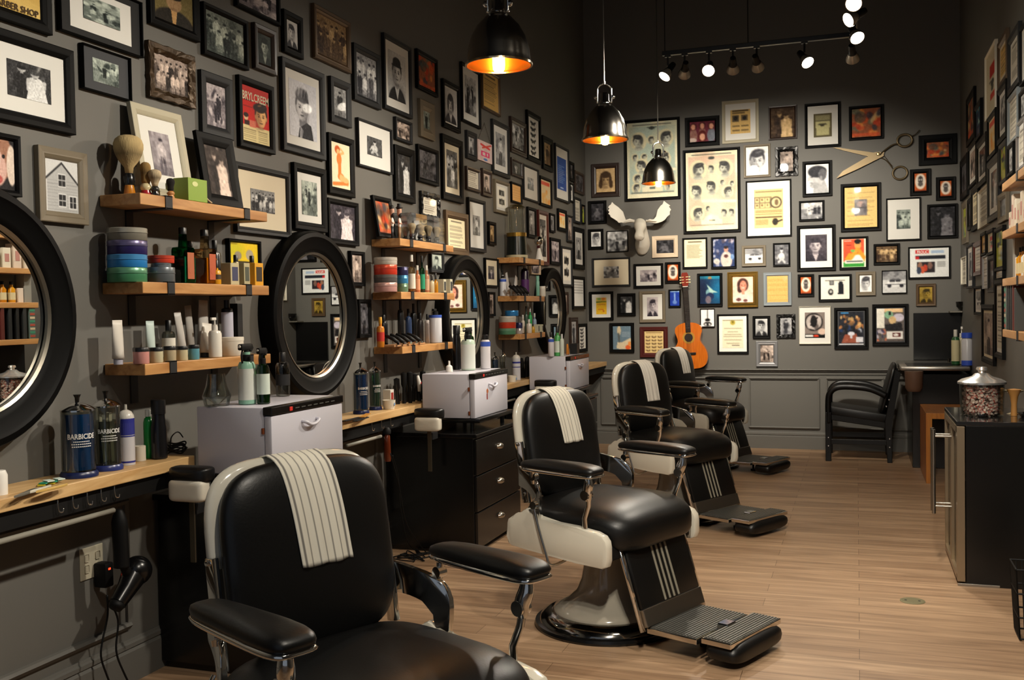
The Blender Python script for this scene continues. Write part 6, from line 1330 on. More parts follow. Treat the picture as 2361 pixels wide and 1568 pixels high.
# ------------------------------------------------------------------ goods, third station
z1, z2, z3 = [z+.0006 for z in ZS[2]]
P, w, h = place(1192, 56, 472, -2.56, z1); r = put('glass_dispenser', 'glass domed dispenser with gold ring on a black base', 'dispenser', P)
R = w*.44
bm = B(); lathe(bm, [(0, 0), (R*1.02, 0), (R*1.02, h*.06), (0, h*.06)], n=28); ob('foot', bm, M_('b0a888', .35), r, auto=40)
bm = B(); lathe(bm, [(0, h*.06), (R*.98, h*.06), (R*.9, h*.4), (0, h*.4)], n=28); ob('base', bm, mat('dark green black lacquer', '0c120e', .25), r, auto=40)
bm = B(); lathe(bm, [(R*.95, h*.4), (R*.96, h*.47), (R*.7, h*.47), (0, h*.45)], n=28); ob('gold_ring', bm, M_('a8843c', .25, metal=.9), r, auto=40)
bm = B(); lathe(bm, [(R*.8, h*.47), (R*.8, h*.94), (R*.6, h*.97), (0, h*.97)], n=28); ob('dome', bm, CLEAR, r, auto=50)
bm = B(); lathe(bm, [(R*.82, h*.93), (R*.84, h*.95), (R*.6, h*.985), (R*.1, h), (0, h)], n=28); ob('lid_rim', bm, glassy('thick glass', 'd8d0a8'), r, auto=50)
P, w, h = place(1243, 24, 538, -2.52, z1); r = put('chrome_lather_machine', 'chrome lather machine on a white foot beside the dispenser', 'lather machine', P)
bm = B(); bmesh.ops.create_uvsphere(bm, u_segments=22, v_segments=14, radius=w*.45, matrix=Matrix.Translation((0, -.005, h*.72))); tube(bm, [(0, 0, h*.72), (0, w*.75, h*.66)], [w*.22, w*.12], 12); ob('tank', bm, CHROME, r, True)
bm = B(); lathe(bm, [(0, 0), (w*.45, 0), (w*.3, h*.2), (w*.15, h*.45), (0, h*.46)], n=20); ob('foot', bm, WHITEP, r, auto=50)
bottle(1160, 16, 624, z2, -2.615, 'white canister with blue cap and black pump, third station', 'c8c8cc', cap='3454b0', neck=.7, pump=True, capm=MATTE, lab='3454b0', labr=(.56, .66))
tube_item(1172, 14, 628, z2, -2.60, 'clear plastic guard leaning, third station', 'b8b4b0', 'a8a4a0', lean=.2, group=None); tube_item(1186, 16, 634, z2, -2.58, 'pale plastic scoop leaning right, third station', 'b0aca8', 'a8a4a0', lean=-.35, group=None)
bottle(1211, 19, 606, z2, -2.58, 'tall dark purple bottle, third station', '1c1024', neck=.82, cap='a8a09a', capf=.86, lab='4a1c5a', labr=(.1, .5))
for k in range(4):
    P = (-2.5, y_at(1186+k*8, -2.5, z2), z2+.002); r = empty('hair_trimmer', P, 0, ORD[k]+' black trimmer from the left in the row on the third station', 'trimmer', 'row of black trimmers at the third station')
    bm = B(); tube(bm, [(-.04, 0, .075), (0, 0, .05), (.03, 0, .015)], [.012, .014, .011], 12); ob('body', bm, MATTE, r, True); bm = B(); box(bm, .026, .04, -.011, .011, .0, .012, .001); ob('blade', bm, CHROME, r)
bottle(1240, 9, 636, z2, -2.50, 'slim mint green bottle, third station', '7ab09c', cap='7ab09c', neck=.8, capw=.9)
jarx(1251, 14, 660, z2, -2.49, 'ccc6ba', 'small white tub at the right end, third station', 'd4cec2', 'tub')
stack(1170, 40, (757, 743, 729), z3, -2.56, ('4a7a5c', 'b4341e', 'b0aa9e'), ('green tin at the bottom of the third station stack', 'red tin in the third station stack', 'pale tin in the third station stack'), ('6a9478', 'c04428', 'c4beb2'))
P, w, h = place(1180, 32, 716, -2.56, onp(1170, 729, 0, -2.56)[2]+.0006); tin(1180, 32, 716, P[2], -2.56, '2268a0', 'blue tin crowning the third station stack', '2a76b0')
stack(1197, 16, (757, 744), z3, -2.52, ('a09a98', '22244a'), ('small grey tin, third station', 'small navy tin, third station'))
for px, y, c, nm in ((1206, 726, 'c4bcae', 'cream bottle right of the navy tin, third station'), (1214, 706, '3a5044', 'dark bottle with black cap, third station'), (1223, 708, '2a9a54', 'bright green bottle, third station'), (1220, 736, 'c8c0b4', 'white bottle in front of the green bottle, third station'), (1233, 722, '8a9ab0', 'pale blue bottle, third station'), (1229, 748, 'b88a24', 'small amber bottle, third station')):
    bottle(px, 9 if px != 1220 else 13, y, z3, -2.56 if y < 730 else -2.50, nm, c, neck=.7, cap='141414' if px in (1214, 1229) else 'c8c8c4')
for k, px in enumerate((1236, 1245)): box_item('cologne_carton', px, 9, 748, z3, -2.49, 'b8b49c', ['left tiny carton at the right end, third station', 'right tiny carton at the right end, third station'][k], lab='2e3032')
# worktop beyond warmer two
comb_jar(1142, 20, 812, zc0, -2.55, 'dark blue disinfectant jar right of the second towel warmer', '10345c', '2a5a90', text=False)
comb_jar(1160, 17, 806, zc0, -2.55, 'chrome lidded clear jar right of the second towel warmer', 'c8ccc4', '6a665c', text=False)
can(1191, 19, 812, zc0, -2.53, 'white and blue spray can by the third towel warmer', 'c4c4ca', band=((.6, .66), (.45, .48)))
P, w, h = place(1181, 24, 866, -2.49, zc0); r = put('shaving_mug', 'white shaving mug right of the second towel warmer', 'mug', P)
bm = B(); lathe(bm, [(0, 0), (w*.4, 0), (w*.45, h), (w*.41, h), (w*.36, h*.1), (0, h*.1)], n=24); ob('body', bm, M_('d8d0c0', .2, coat=.6), r, auto=50); bm = B(); box(bm, w*.42, w*.455, -w*.12, w*.12, h*.3, h*.7, .001); ob('blue_mark', bm, M_('7a9ac0', .4), r)
for k, px in enumerate((1206, 1214, 1221)):
    P = (-2.56, y_at(px, -2.56, zc0), zc0); r = empty('styling_tool', P, k, ['black brush by the third towel warmer', 'black cordless clipper by the third towel warmer', 'dark comb handle by the third towel warmer'][k], 'styling tool'); bm = B(); lathe(bm, [(0, 0), (.02, 0), (.016, .08), (.02, .12), (.012, .16), (0, .165)], n=12, M=Matrix.Rotation(.2-k*.15, 4, 'X')); ob('body', bm, MATTE, r, auto=50)
# towel warmer 3 top
bottle(1271, 14, 766, wt, -2.26, 'white canister with blue band on the third towel warmer', 'd0ccd0', cap='101010', neck=.75, lab='3454b0', labr=(.6, .72))
bottle(1286, 16, 752, wt, -2.24, 'green and white bottle with black top on the third towel warmer', '4a9a54', cap='101010', neck=.7, capf=.8, lab='d0d8cc', labr=(.12, .5))
bottle(1296, 10, 770, wt, -2.2, 'small pale bottle right of the green and white one', 'c8d0c4', cap='c8c8c8', neck=.8)
P = (-2.2, y_at(1309, -2.2, wt), wt+.003); r = empty('hair_clip', P, 0, 'orange and yellow hair clip on the third towel warmer', 'clip'); bm = B(); tube(bm, smooth_path([(0, -.02, .0), (0, -.015, .07), (0, 0, .08), (0, .01, .06), (0, .03, .0)], 4), [.006]*17, 8); ob('clip', bm, M_('c87a20', .4), r, True)
box_item('black_tool_holder', 1325, 20, 792, wt, -2.2, '121212', 'black tool holder at the end of the third towel warmer', dep=.06)

# ------------------------------------------------------------------ barber chairs
STRIPE = mat('pale vinyl piping', '8a8474', .45)
RIBM = mat('ribbed rubber tread', '605f5a', .45, metal=.5)
BT = math.radians(8.5)
BM = Matrix.Translation((0, -.236, .795)) @ Matrix.Rotation(BT, 4, 'X')     # backrest frame: z along the back, -y behind
def back_front(x, z):   # front surface of the cushion in backrest coordinates
    hx, hy, hz = .250, .055, .238; e1, e2 = 4.1, 2.6
    q = (abs(x/hx)**e1+abs(z/hz)**e1)**(1/e1); q = min(q, .999)
    return hy*(1-q**e2)**(1/e2)
def chair_mesh(r):
    bm = B(); lathe(bm, [(0, 0), (.318, 0), (.322, .01), (.318, .022), (.3, .026), (0, .026)], n=56); ob('base_plate', bm, BLACK, r, auto=40)
    bm = B(); lathe(bm, [(.30, .026), (.292, .045), (.262, .062), (.235, .066), (0, .066)], n=56); ob('base_dome', bm, mat('dark chrome', '8c8a86', .1, 1.0), r, auto=50)
    bm = B(); lathe(bm, [(0, .064), (.236, .064), (.234, .078), (.205, .094), (.165, .118), (.13, .155), (.11, .205), (.098, .27), (.094, .33), (.105, .37), (0, .37)], n=48); ob('pedestal', bm, PEDE, r, auto=60)
    bm = B(); box(bm, -.3, .3, -.235, .25, .372, .43, .01); ob('seat_pan', bm, MATTE, r)
    outl = [(-.268, .42), (-.268, .478), (-.26, .498), (-.24, .51), (-.21, .515), (-.19, .525), (-.178, .542), (-.158, .552), (-.138, .549), (-.122, .536), (-.1, .512), (.0, .508), (.12, .505), (.21, .498), (.245, .486), (.263, .465), (.268, .44), (.268, .385), (.26, .362), (.24, .352), (.12, .358), (0, .366), (-.15, .376), (-.245, .38), (-.264, .39)]
    for s in (-1, 1):
        bm = B(); prism(bm, [(s*.315, y, z) for y, z in outl], (s*.045, 0, 0), bev=.010); ob('side_panel', bm, PORC, r, auto=28)
    def sf(c):
        y = c.y; z = c.z
        return Vector((c.x, y, z))
    bm = B(); supere(bm, .309, .094, .295, 4.6, 3.6, nu=64, nv=28)
    bmesh.ops.transform(bm, matrix=Matrix.Translation((0, .025, .488)) @ Matrix.Rotation(PI/2, 4, 'X'), verts=bm.verts[:])
    for v in bm.verts:
        t = max(0, (v.co.y-.1)/.2)
        v.co.z += .012*math.cos(v.co.x/.308*PI/2) - .03*t*t; v.co.z = max(v.co.z, .40)
    o = ob('seat', bm, VINYL, r, True)
    bm = B(); supere(bm, .250, .055, .238, 4.1, 2.6, nu=64, nv=20, M=BM); ob('backrest', bm, VINYL, r, True)
    bm = B(); supere(bm, .266, .028, .246, 4.1, 3.5, nu=56, nv=12, M=BM @ Matrix.Translation((0, -.047, .008)))
    bmesh.ops.bisect_plane(bm, geom=bm.verts[:]+bm.edges[:]+bm.faces[:], plane_co=BM @ Vector((0, 0, .0)), plane_no=(BM.to_3x3() @ Vector((0, 0, -1))), clear_outer=True)
    ob('back_shell', bm, PORC, r, True)
    for s in (-1, 1):
        bm = B(); box(bm, s*.262-.009, s*.262+.009, -.052, -.014, -.24, .03, .003, M=BM); 
        for z in (-.2, .02): lathe(bm, [(0, 0), (.008, 0), (.007, .007), (0, .009)], n=12, M=BM @ Matrix.Translation((s*.271, -.033, z)) @ Matrix.Rotation(s*PI/2, 4, 'Y'))
        ob('back_rail', bm, CHROME, r, auto=40)
        # arm
        X = s*.357
        bm = B(); supere(bm, .050, .03, .203, 4.5, 2.6, nu=44, nv=12)
        bmesh.ops.transform(bm, matrix=Matrix.Translation((X, .034, .745)) @ Matrix.Rotation(PI/2, 4, 'X'), verts=bm.verts[:])
        for v in bm.verts: v.co.x = X+(v.co.x-X)*(1+.25*(v.co.y-.026)/.2)
        for v in bm.verts: v.co.z = max(v.co.z, .733)
        ob('armrest', bm, VINYL, r, True)
        bm = B(); supere(bm, .052, .010, .205, 4.5, 4, nu=44, nv=8)
        bmesh.ops.transform(bm, matrix=Matrix.Translation((X, .034, .728)) @ Matrix.Rotation(PI/2, 4, 'X'), verts=bm.verts[:])
        for v in bm.verts: v.co.x = X+(v.co.x-X)*(1+.25*(v.co.y-.026)/.2)
        ob('arm_trim', bm, CHROME, r, True)
        bm = B(); pth = smooth_path([(X, .18, .725), (X, .18, .69), (X-s*.006, .17, .655), (X-s*.008, .172, .62)], 4); tube(bm, pth, [.014+.009*math.sin(PI*i/(len(pth)-1)) for i in range(len(pth))], 10, flat=.8)
        tube(bm, [(X-s*.008, .172, .63), (X-s*.012, .168, .60), (X-s*.016, .145, .545), (X-s*.018, .15, .45)], [.013, .012, .012, .014], 8, flat=.7); lathe(bm, [(0, -.018), (.02, -.018), (.02, .018), (0, .018)], n=16, M=Matrix.Translation((X-s*.005, .166, .645)) @ Matrix.Rotation(PI/2, 4, 'Y')); ob('front_arm_post', bm, CHROME, r, auto=50)
        cp_ = smooth_path([(0, -.262, .715), (0, -.2, .70), (0, -.14, .682), (0, -.098, .655), (0, -.085, .60), (0, -.095, .51), (0, -.122, .51), (0, -.128, .56), (0, -.15, .60), (0, -.2, .622), (0, -.262, .63)], 3)
        bm = B(); prism(bm, [(s*(.268+(v.y+.262)*.38), v.y, v.z) for v in cp_], (s*.016, 0, 0), bev=.004)
        tube(bm, [(X-s*.012, -.125, .728), (X-s*.02, -.13, .66)], [.013, .010], 10); lathe(bm, [(0, -.014), (.016, -.014), (.016, .014), (0, .014)], n=14, M=Matrix.Translation((X-s*.02, -.125, .69)) @ Matrix.Rotation(PI/2, 4, 'Y'))
        ob('rear_arm_bracket', bm, CHROME, r, auto=40)
    bm = B(); tube(bm, smooth_path([(.355, -.11, .60), (.372, -.10, .575), (.378, -.075, .5), (.380, -.03, .38), (.378, -.015, .34), (.35, .0, .335), (.3, .02, .35)], 5), .006, 8); lathe(bm, [(0, -.01), (.017, -.01), (.017, .01), (0, .01)], n=16, M=Matrix.Translation((.37, -.10, .575)) @ Matrix.Rotation(PI/2, 4, 'Y')); ob('recline_lever', bm, CHROME, r, auto=50)
    # leg rest, hung from the front of the seat
    a = Vector((0, .262, .402)); b_ = Vector((0, .36, .105)); d = (a-b_).normalized(); L = (a-b_).length; n_ = Vector((0, d.z, -d.y))
    LMx = Matrix(((1, 0, 0, 0), (0, n_.y, d.y, b_.y), (0, n_.z, d.z, b_.z), (0, 0, 0, 1)))
    bm = B(); box(bm, -.222, .222, -.02, .008, .07, L, .008, M=LMx); pl = ob('leg_panel', bm, VINYL, r, auto=40)
    for k in range(4):
        x = -.05+.034*k; bm = B(); box(bm, x-.006, x+.006, .006, .013, .075, L-.004, .003, M=LMx); ob('stripe', bm, STRIPE, pl)
    bm = B(); box(bm, -.224, .224, -.016, .011, .0, .072, .003, M=LMx); ob('kick_plate', bm, STEEL, r)
    for s in (-1, 1):
        bm = B(); tube(bm, [LMx @ Vector((s*.236, -.012, -.012)), LMx @ Vector((s*.236, -.012, L+.01)), LMx @ Vector((s*.236, -.07, L+.06))], .010, 10, flat=1.3); ob('side_rail', bm, CHROME, r, True)
    def plate(y0, y1, z0, z1, hw, nm):
        bm = B(); box(bm, -hw, hw, y0, y1, z0-.022, z0, .003)
        o = ob(nm, bm, CHROME, r)
        bm = B(); nrib = int((y1-y0)/.0155)
        box(bm, -hw+.008, hw-.008, y0+.008, y1-.008, z0, z0+.002)
        for k in range(nrib):
            y = y0+.012+k*(y1-y0-.02)/nrib; box(bm, -hw+.012, hw-.012, y, y+.008, z0+.002, z0+.005)
        ob('tread', bm, RIBM, o)
        return o
    plate(.352, .585, .100, .1, .208, 'foot_plate'); plate(.605, .735, .112, .1, .208, 'front_foot_plate')
    bm = B(); box(bm, -.035, .035, .575, .625, .098, .122, .005); ob('link_bracket', bm, CHROME, r)
    bm = B(); supere(bm, .206, .047, .082, 5, 2.8, nu=44, nv=12); bmesh.ops.transform(bm, matrix=Matrix.Translation((0, .682, .058)) @ Matrix.Rotation(PI/2, 4, 'X'), verts=bm.verts[:]); ob('toe_pad', bm, VINYL, r, True)
    bm = B(); tube(bm, [(0, .5, .08), (0, .5, .02)], .009, 10); lathe(bm, [(0, .002), (.022, .002), (.022, .016), (0, .018)], n=16, cy=.5); ob('support_foot', bm, MATTE, r, auto=40)
    bm = B(); tube(bm, smooth_path([(-.05, -.1, .3), (-.16, -.12, .28), (-.25, -.13, .27), (-.3, -.14, .3)], 5), .008, 8); ob('pump_lever', bm, CHROME, r, True)
def copy_tree(o, parent=None):
    c = o.copy(); COL.objects.link(c)
    if parent: c.parent = parent
    for ch in list(o.children): copy_tree(ch, c)
    return c
CHAIRS = [(-1.11, 2.13, -.43, 'nearest black barber chair, cut off by the bottom of the picture, striped towel on it'), (-1.064, 4.297, -.39, 'second black and white barber chair, fully in view with its pedestal and footrest'), (-1.165, 6.62, -.50, 'third barber chair, behind the second one'), (-1.305, 8.86, -.40, 'farthest barber chair, in front of the guitar')]
proto = None; rows = []
for i, (x, y, ph, lab) in enumerate(CHAIRS):
    if proto is None:
        proto = empty('barber_chair', (0, 0, 0)); chair_mesh(proto); r = proto
    else: r = copy_tree(proto)
    r.location = (x, y, 0); r.rotation_euler = (0, 0, ph-PI/2); tag(r, lab, 'barber chair', 'barber chairs in a row'); rows.append(r)
# towels over the backrests
def towel(i, x0, x1, drop, sway, back, stripes, lab):
    nu, path = 49, []
    zt = .235
    zs = np.linspace(-back, zt-.03, 14)
    pts = [(-.074, z) for z in zs]+[(-.072, zt), (-.05, zt+.020), (-.02, zt+.022), (.0, zt+.014), (.014, zt+.006)]
    zf = np.linspace(zt-.012, zt-drop, 30)
    v = []; cols = []
    n1 = len(pts); rowsn = n1+len(zf)
    for j in range(rowsn):
        for k in range(nu):
            u = k/(nu-1)
            if j < n1: y, z = pts[j]; t = 0
            else:
                z = zf[j-n1]; t = (zt-z)/drop; y = None
            xx = x0+(x1-x0)*u+sway*t
            if y is None: y = back_front(xx, z)+.005+.0025*math.sin(u*19)*t; y = max(y, .018) if z > zt-.03 else y
            top_drop = .0 if abs(xx) < .12 else -(abs(xx)-.12)**2*2.2
            zz = z+(top_drop if j <= n1+3 and j > 12 else (top_drop*max(0, 1-t*4)))+(-.004*abs(math.sin(u*7)) if j == rowsn-1 and stripes > 5 else 0)
            v.append(BM @ Vector((xx, y, zz)))
            s = abs(math.sin(PI*u*stripes)); c = lin((226, 220, 204)) if s < .965 else lin((120, 116, 110))
            if stripes < 6: c = lin((226, 221, 210)) if s < .985 else lin((185, 180, 170))
            cols.append((*c, 1))
    me = bpy.data.meshes.new('towel'); f = [(j*nu+k, j*nu+k+1, (j+1)*nu+k+1, (j+1)*nu+k) for j in range(rowsn-1) for k in range(nu-1)]
    me.from_pydata([tuple(p) for p in v], [], f); me.update()
    ca = me.color_attributes.new('Col', 'FLOAT_COLOR', 'POINT'); ca.data.foreach_set('color', np.array(cols).ravel())
    for p in me.polygons: p.use_smooth = True
    o = new_ob('towel', me, TOWEL); o.location = rows[i].location; o.rotation_euler = rows[i].rotation_euler
    sd = o.modifiers.new('s', 'SOLIDIFY'); sd.thickness = .004; sd.offset = 1
    tag(o, lab, 'towel', 'white towels over the chair backs')
TOWEL = bpy.data.materials.new('woven towel'); TOWEL.use_nodes = True
_b = TOWEL.node_tree.nodes['Principled BSDF']; _a = TOWEL.node_tree.nodes.new('ShaderNodeAttribute'); _a.attribute_name = 'Col'; TOWEL.node_tree.links.new(_a.outputs['Color'], _b.inputs['Base Color']); _b.inputs['Roughness'].default_value = .9
_n = TOWEL.node_tree.nodes.new('ShaderNodeTexNoise'); _n.inputs['Scale'].default_value = 300; _p = TOWEL.node_tree.nodes.new('ShaderNodeBump'); _p.inputs['Strength'].default_value = .3; _p.inputs['Distance'].default_value = .001
TOWEL.node_tree.links.new(_n.outputs['Fac'], _p.inputs['Height']); TOWEL.node_tree.links.new(_p.outputs['Normal'], _b.inputs['Normal'])
# local +x of a chair is its right hand side, which the viewer sees on the left
towel(0, .092, -.062, .265, -.022, .1, 7, 'white towel with grey stripes over the nearest chair back')
towel(1, .088, -.052, .24, -.03, .1, 6, 'white ribbed towel over the second chair back')
towel(2, .06, -.07, .27, -.01, .1, 5, 'plain white towel over the third chair back')
towel(3, .02, -.11, .23, -.015, .1, 5, 'plain white towel over the farthest chair back')

# ------------------------------------------------------------------ black armchair at the wash basin
WC = mat('black painted wood', '060606', .3, spec=.35)
r = empty('armchair', (.0, 9.62, 0), 0, 'black wooden armchair with rounded arms at the wash basin, facing left', 'armchair')
bm = B(); box(bm, -.30, .22, -.24, .24, .38, .455, .012, M=Matrix.Rotation(.14, 4, 'Y')); ob('seat', bm, VINYL, r, auto=40)
bm = B(); box(bm, -.29, .2, -.23, .23, .33, .385, .006, M=Matrix.Rotation(.14, 4, 'Y')); ob('seat_rail', bm, WC, r)
bm = B(); supere(bm, .23, .035, .24, 5, 3, M=Matrix.Translation((.255, 0, .64)) @ Matrix.Rotation(.26, 4, 'Y') @ Matrix.Rotation(PI/2, 4, 'Z')); ob('backrest', bm, VINYL, r, True)
for s in (-1, 1):
    bm = B(); tube(bm, smooth_path([(-.245, s*.26, .34), (-.25, s*.26, .5), (-.235, s*.26, .61), (-.16, s*.26, .665), (0, s*.26, .665), (.12, s*.26, .645), (.24, s*.26, .59)], 6), .021, 10, flat=1.3); ob('armrest', bm, WC, r, True)
    bm = B(); box(bm, -.275, -.225, s*.26-.018, s*.26+.018, 0, .44, .005); ob('leg', bm, WC, r)
    bm = B(); prism(bm, [(.245, s*.26-.018, 0), (.285, s*.26-.018, 0), (.28, s*.26-.018, .34), (.36, s*.26-.018, .80), (.315, s*.26-.018, .82), (.225, s*.26-.018, .36)], (0, .036, 0), bev=.004); ob('leg', bm, WC, r)
    bm = B(); box(bm, -.24, .26, s*.26-.012, s*.26+.012, .155, .20, .003); ob('stretcher', bm, WC, r)
    bm = B()
    for x, z in ((-.25, .14), (-.25, .215), (.265, .14), (.265, .215), (.24, .5), (.262, .56)):
        lathe(bm, [(0, 0), (.008, 0), (.006, .005), (0, .006)], n=12, M=Matrix.Translation((x, s*(.26+.018), z)) @ Matrix.Rotation(-s*PI/2, 4, 'X'))
    ob('bolts', bm, CHROME, r, auto=40)
# ------------------------------------------------------------------ wash unit in the far right corner
P = onp(2130, 1060, 2, 0)
UX = .44
r = empty('wash_cabinet', (.68, 9.75, 0), 0, 'tall black wash cabinet in the far right corner with a steel basin top', 'cabinet')
bm = B(); box(bm, UX-.68, RX-.68-.024, 9.12-9.75, BY-9.75-.03, 0, .80, .004); ob('body', bm, BLACK, r)
bm = B(); box(bm, .345-.68, RX-.68-.02, 9.08-9.75, BY-9.75-.03, .83, .868, .012); ob('basin_top', bm, STEEL, r, auto=40)
bm = B(); box(bm, .40-.68, RX-.68-.03, 9.13-9.75, 9.6-9.75, .866, .871, .001); tube(bm, [(.1, .0, .868), (.1, 0, .9)], .012, 10); ob('basin_inlay', bm, mat('dark steel', '4a4844', .25, 1.0), r)
bm = B(); lathe(bm, [(0, 0), (.05, 0), (.068, .03), (.074, .17), (0, .17)], n=24, cx=float(onp(2107, 870, 1, 9.04)[0])-.68, cy=9.04-9.75, cz=.66); ob('neck_bowl', bm, mat('brown cup', '5e4434', .6), r, auto=40)
bm = B(); box(bm, .50-.68, RX-.68-.004, BY-9.75-.024, BY-9.75-.002, .872, onp(2115, 722, 1, BY)[2], .002); ob('splash_board', bm, BLACK, r)
a = onp(2190, 716, 1, BY-.16)[0]; zz = onp(2210, 717, 1, BY-.16)[2]
bm = B(); box(bm, a-.68, RX-.68-.004, BY-9.75-.17, BY-9.75-.025, zz-.015, zz, .002); ob('small_shelf', bm, M_('6a665c', .5), r)
SHZ = zz
c0 = onp(2224, 712, 1, BY-.1); r = empty('black_bowl', (c0[0], BY-.1, SHZ), 0, 'small black bowl on the ledge above the basin', 'bowl'); bm = B(); lathe(bm, [(0, 0), (.035, 0), (.07, .04), (.075, .085), (.068, .085), (.06, .04), (0, .02)], n=26); ob('bowl', bm, BLACK, r, auto=50)
r = empty('card', (c0[0]+.01, BY-.07, SHZ+.06), .2, 'pale green card standing in the black bowl', 'card'); bm = B(); box(bm, -.03, .04, -.001, .001, 0, .13, M=Matrix.Rotation(.15, 4, 'Y')); ob('card', bm, M_('8a9888', .6), r)
def ritem(px, wpx, yt, zz, Yp, fn): pass
def place_y(px, wpx, ytop, Yp, z):
    P = onp(px, ytop, 1, Yp); d = cdist(P); return (P[0], Yp, z), wpx*d/FPX, P[2]-z
_place = place
def place(px, wpx, ytop, X, z):
    if isinstance(X, tuple): return place_y(px, wpx, ytop, X[1], z)
    return _place(px, wpx, ytop, X, z)
bottle(2230, 25, 767, .8725, ('y', 9.2), 'white canister with wide blue bands on the steel basin', 'b8b8bc', cap='2a4ab0', neck=.86, capf=.86, capw=1.0, lab='2a4ab0', labr=(.0, .15))
bottle(2217, 20, 753, .8725, ('y', 9.35), 'cream pump bottle beside the blue banded canister', 'b8ae90', pump=True, capm=WHITEP, neck=.72)
bottle(2203, 18, 760, .8725, ('y', 9.3), 'green shampoo bottle left of the cream pump bottle', '24502c', cap='b8b4a8', neck=.8, lab='b8ae88', labr=(.1, .7))
bottle(2250, 13, 766, .8725, ('y', 9.3), 'slim white canister with blue cap right of the wide one', 'a8a8b0', cap='3a4a90', neck=.84, capw=.9, capf=.86)

# ------------------------------------------------------------------ wooden bench beyond the display fridge
r = empty('wooden_bench', (.7, 8.72, 0), 0, 'amber wooden waterfall bench behind the glass fridge', 'bench')
BW = wood('amber bench wood', 'b87428', '94571a', 4, 2, .4, .2)
zt = onp(2150, 948, 1, 8.5)[2]
for nm, x0, x1, y0, y1, za, zb_ in (('side_panel', -.2, -.155, -.38, .38, 0, zt), ('side_panel', .16, .205, -.38, .38, 0, zt), ('top', -.155, .16, -.38, .38, zt-.045, zt)):
    bm = B(); box(bm, x0, x1, y0, y1, za, zb_, .002); ob(nm, bm, BW, r)

# ------------------------------------------------------------------ glass door fridge
FX, FY0, FY1, FZ = .462, 5.35, 6.09, .815
r = empty('display_fridge', (FX, FY0, 0), 0, 'low black display fridge with glass doors and long steel handles', 'display fridge')
D = RX-FX-.03; L = FY1-FY0
CL = glassy('door glass', 'd8dcd8')
bm = B(); box(bm, .04, D, 0, .02, .0, FZ-.02, .002); box(bm, .04, D, L-.02, L, .0, FZ-.02, .002); box(bm, D-.02, D, 0.02, L-.02, 0, FZ-.02); box(bm, .04, D, .02, L-.02, .0, .06); ob('cabinet_body', bm, BLACK, r)
bm = B(); box(bm, 0, D, 0, L, FZ-.02, FZ, .003); ob('top', bm, mat('dark stone top', '1c1c1d', .12, coat=.5), r)
dm = mat('dull steel', 'a09078', .35, .9)
for k in range(2):
    y0 = L/2*k+.002; y1 = L/2*(k+1)-.002
    bm = B()
    sw = .055 if k == 0 else .03
    for a in ((y0, y0+sw, .02, FZ-.025), (y1-.03, y1, .02, FZ-.025), (y0+.03, y1-.03, .02, .05), (y0+.03, y1-.03, FZ-.06, FZ-.025)): box(bm, 0, .036, a[0], a[1], a[2], a[3], .001)
    dr = ob('door', bm, dm, r)
    bm = B(); box(bm, .015, .02, y0+.03, y1-.03, .05, FZ-.06); ob('pane', bm, CL, dr)
    yh = L/2+(-.045 if k == 0 else .045)
    bm = B(); tube(bm, [(-.085, yh, .29), (-.085, yh, .735)], .010, 12); 
    for z in (.33, .70): tube(bm, [(-.085, yh, z), (.002, yh, z)], .006, 8)
    ob('handle', bm, STEEL, dr, auto=50)
for z in (.25, .5):
    bm = B(); box(bm, .05, D-.03, .03, L-.03, z, z+.008); ob('shelf', bm, STEEL, r)
bm = B(); box(bm, .0, .19, -.004, .0, .0, .012, .001); ob('toe_strip', bm, STEEL, r)
for k in range(8):
    q = empty('drink_bottle', (FX+.12+.12*(k % 2), FY0+.1+.16*(k//2), .0605 if k < 4 else .5085), 0, 'pale bottle standing inside the display fridge', 'bottle', 'bottles in the display fridge')
    if k >= 4: q.location.y = FY0+.1+.16*(k//2-2)
    bm = B(); lathe(bm, [(0, 0), (.028, 0), (.028, .1), (.012, .14), (.012, .17), (0, .17)], n=14); ob('body', bm, M_('a8b0a0', .3), q, auto=40)
# floor drain cover
P = onp(2104, 1386, 2, 0); r = empty('floor_cover', (P[0], P[1], 0), .0, 'small round brass grey cover set in the floor planks', 'floor cover'); bm = B(); lathe(bm, [(0, .0), (.056, .0), (.056, .002), (.05, .003), (0, .003)], n=32); o = ob('plate', bm, M_('7a7456', .5, metal=.5), r); bm = B(); lathe(bm, [(0, .003), (.006, .003), (.006, .004), (0, .004)], n=10, cx=.03); lathe(bm, [(0, .003), (.006, .003), (.006, .004), (0, .004)], n=10, cx=-.03); ob('screw', bm, IRON, r)
# candy jar
P = onp(2264, 956, 2, FZ+.001); jx, jy = .66, None
P = onp(2264, 957, 2, FZ+.001)
r = empty('candy_jar', (P[0], P[1], FZ+.0008), 0, 'glass jar of red and white candies with a steel lid on the fridge', 'candy jar')
d = cdist(P); R = 48*d/FPX; hh = 105*d/FPX/2+.0; hj = (957-885)*d/FPX
bm = B(); lathe(bm, [(.01, 0), (R*.9, 0), (R*.95, .004), (R, hj), (R*.96, hj), (R*.91, .008), (.01, .006)], n=8 if False else 36); ob('glass', bm, CLEAR, r, auto=50)
bm = B(); lathe(bm, [(0, hj+.002), (R*1.08, hj+.002), (R*1.08, hj+.012), (R*.9, hj+.025), (R*.45, hj+.04), (R*.3, hj+.055), (R*.18, hj+.058), (R*.16, hj+.065), (R*.26, hj+.075), (R*.22, hj+.088), (0, hj+.092)], n=40); ob('lid', bm, mat('satin silver lid', 'dcdad6', .24, .85), r, auto=40)
rg = random.Random(5)
CRm = M_('e8655c', .3, coat=.3); CWm = M_('f8e0da', .3, coat=.3); CPm = M_('f4b4ac', .35, coat=.3)
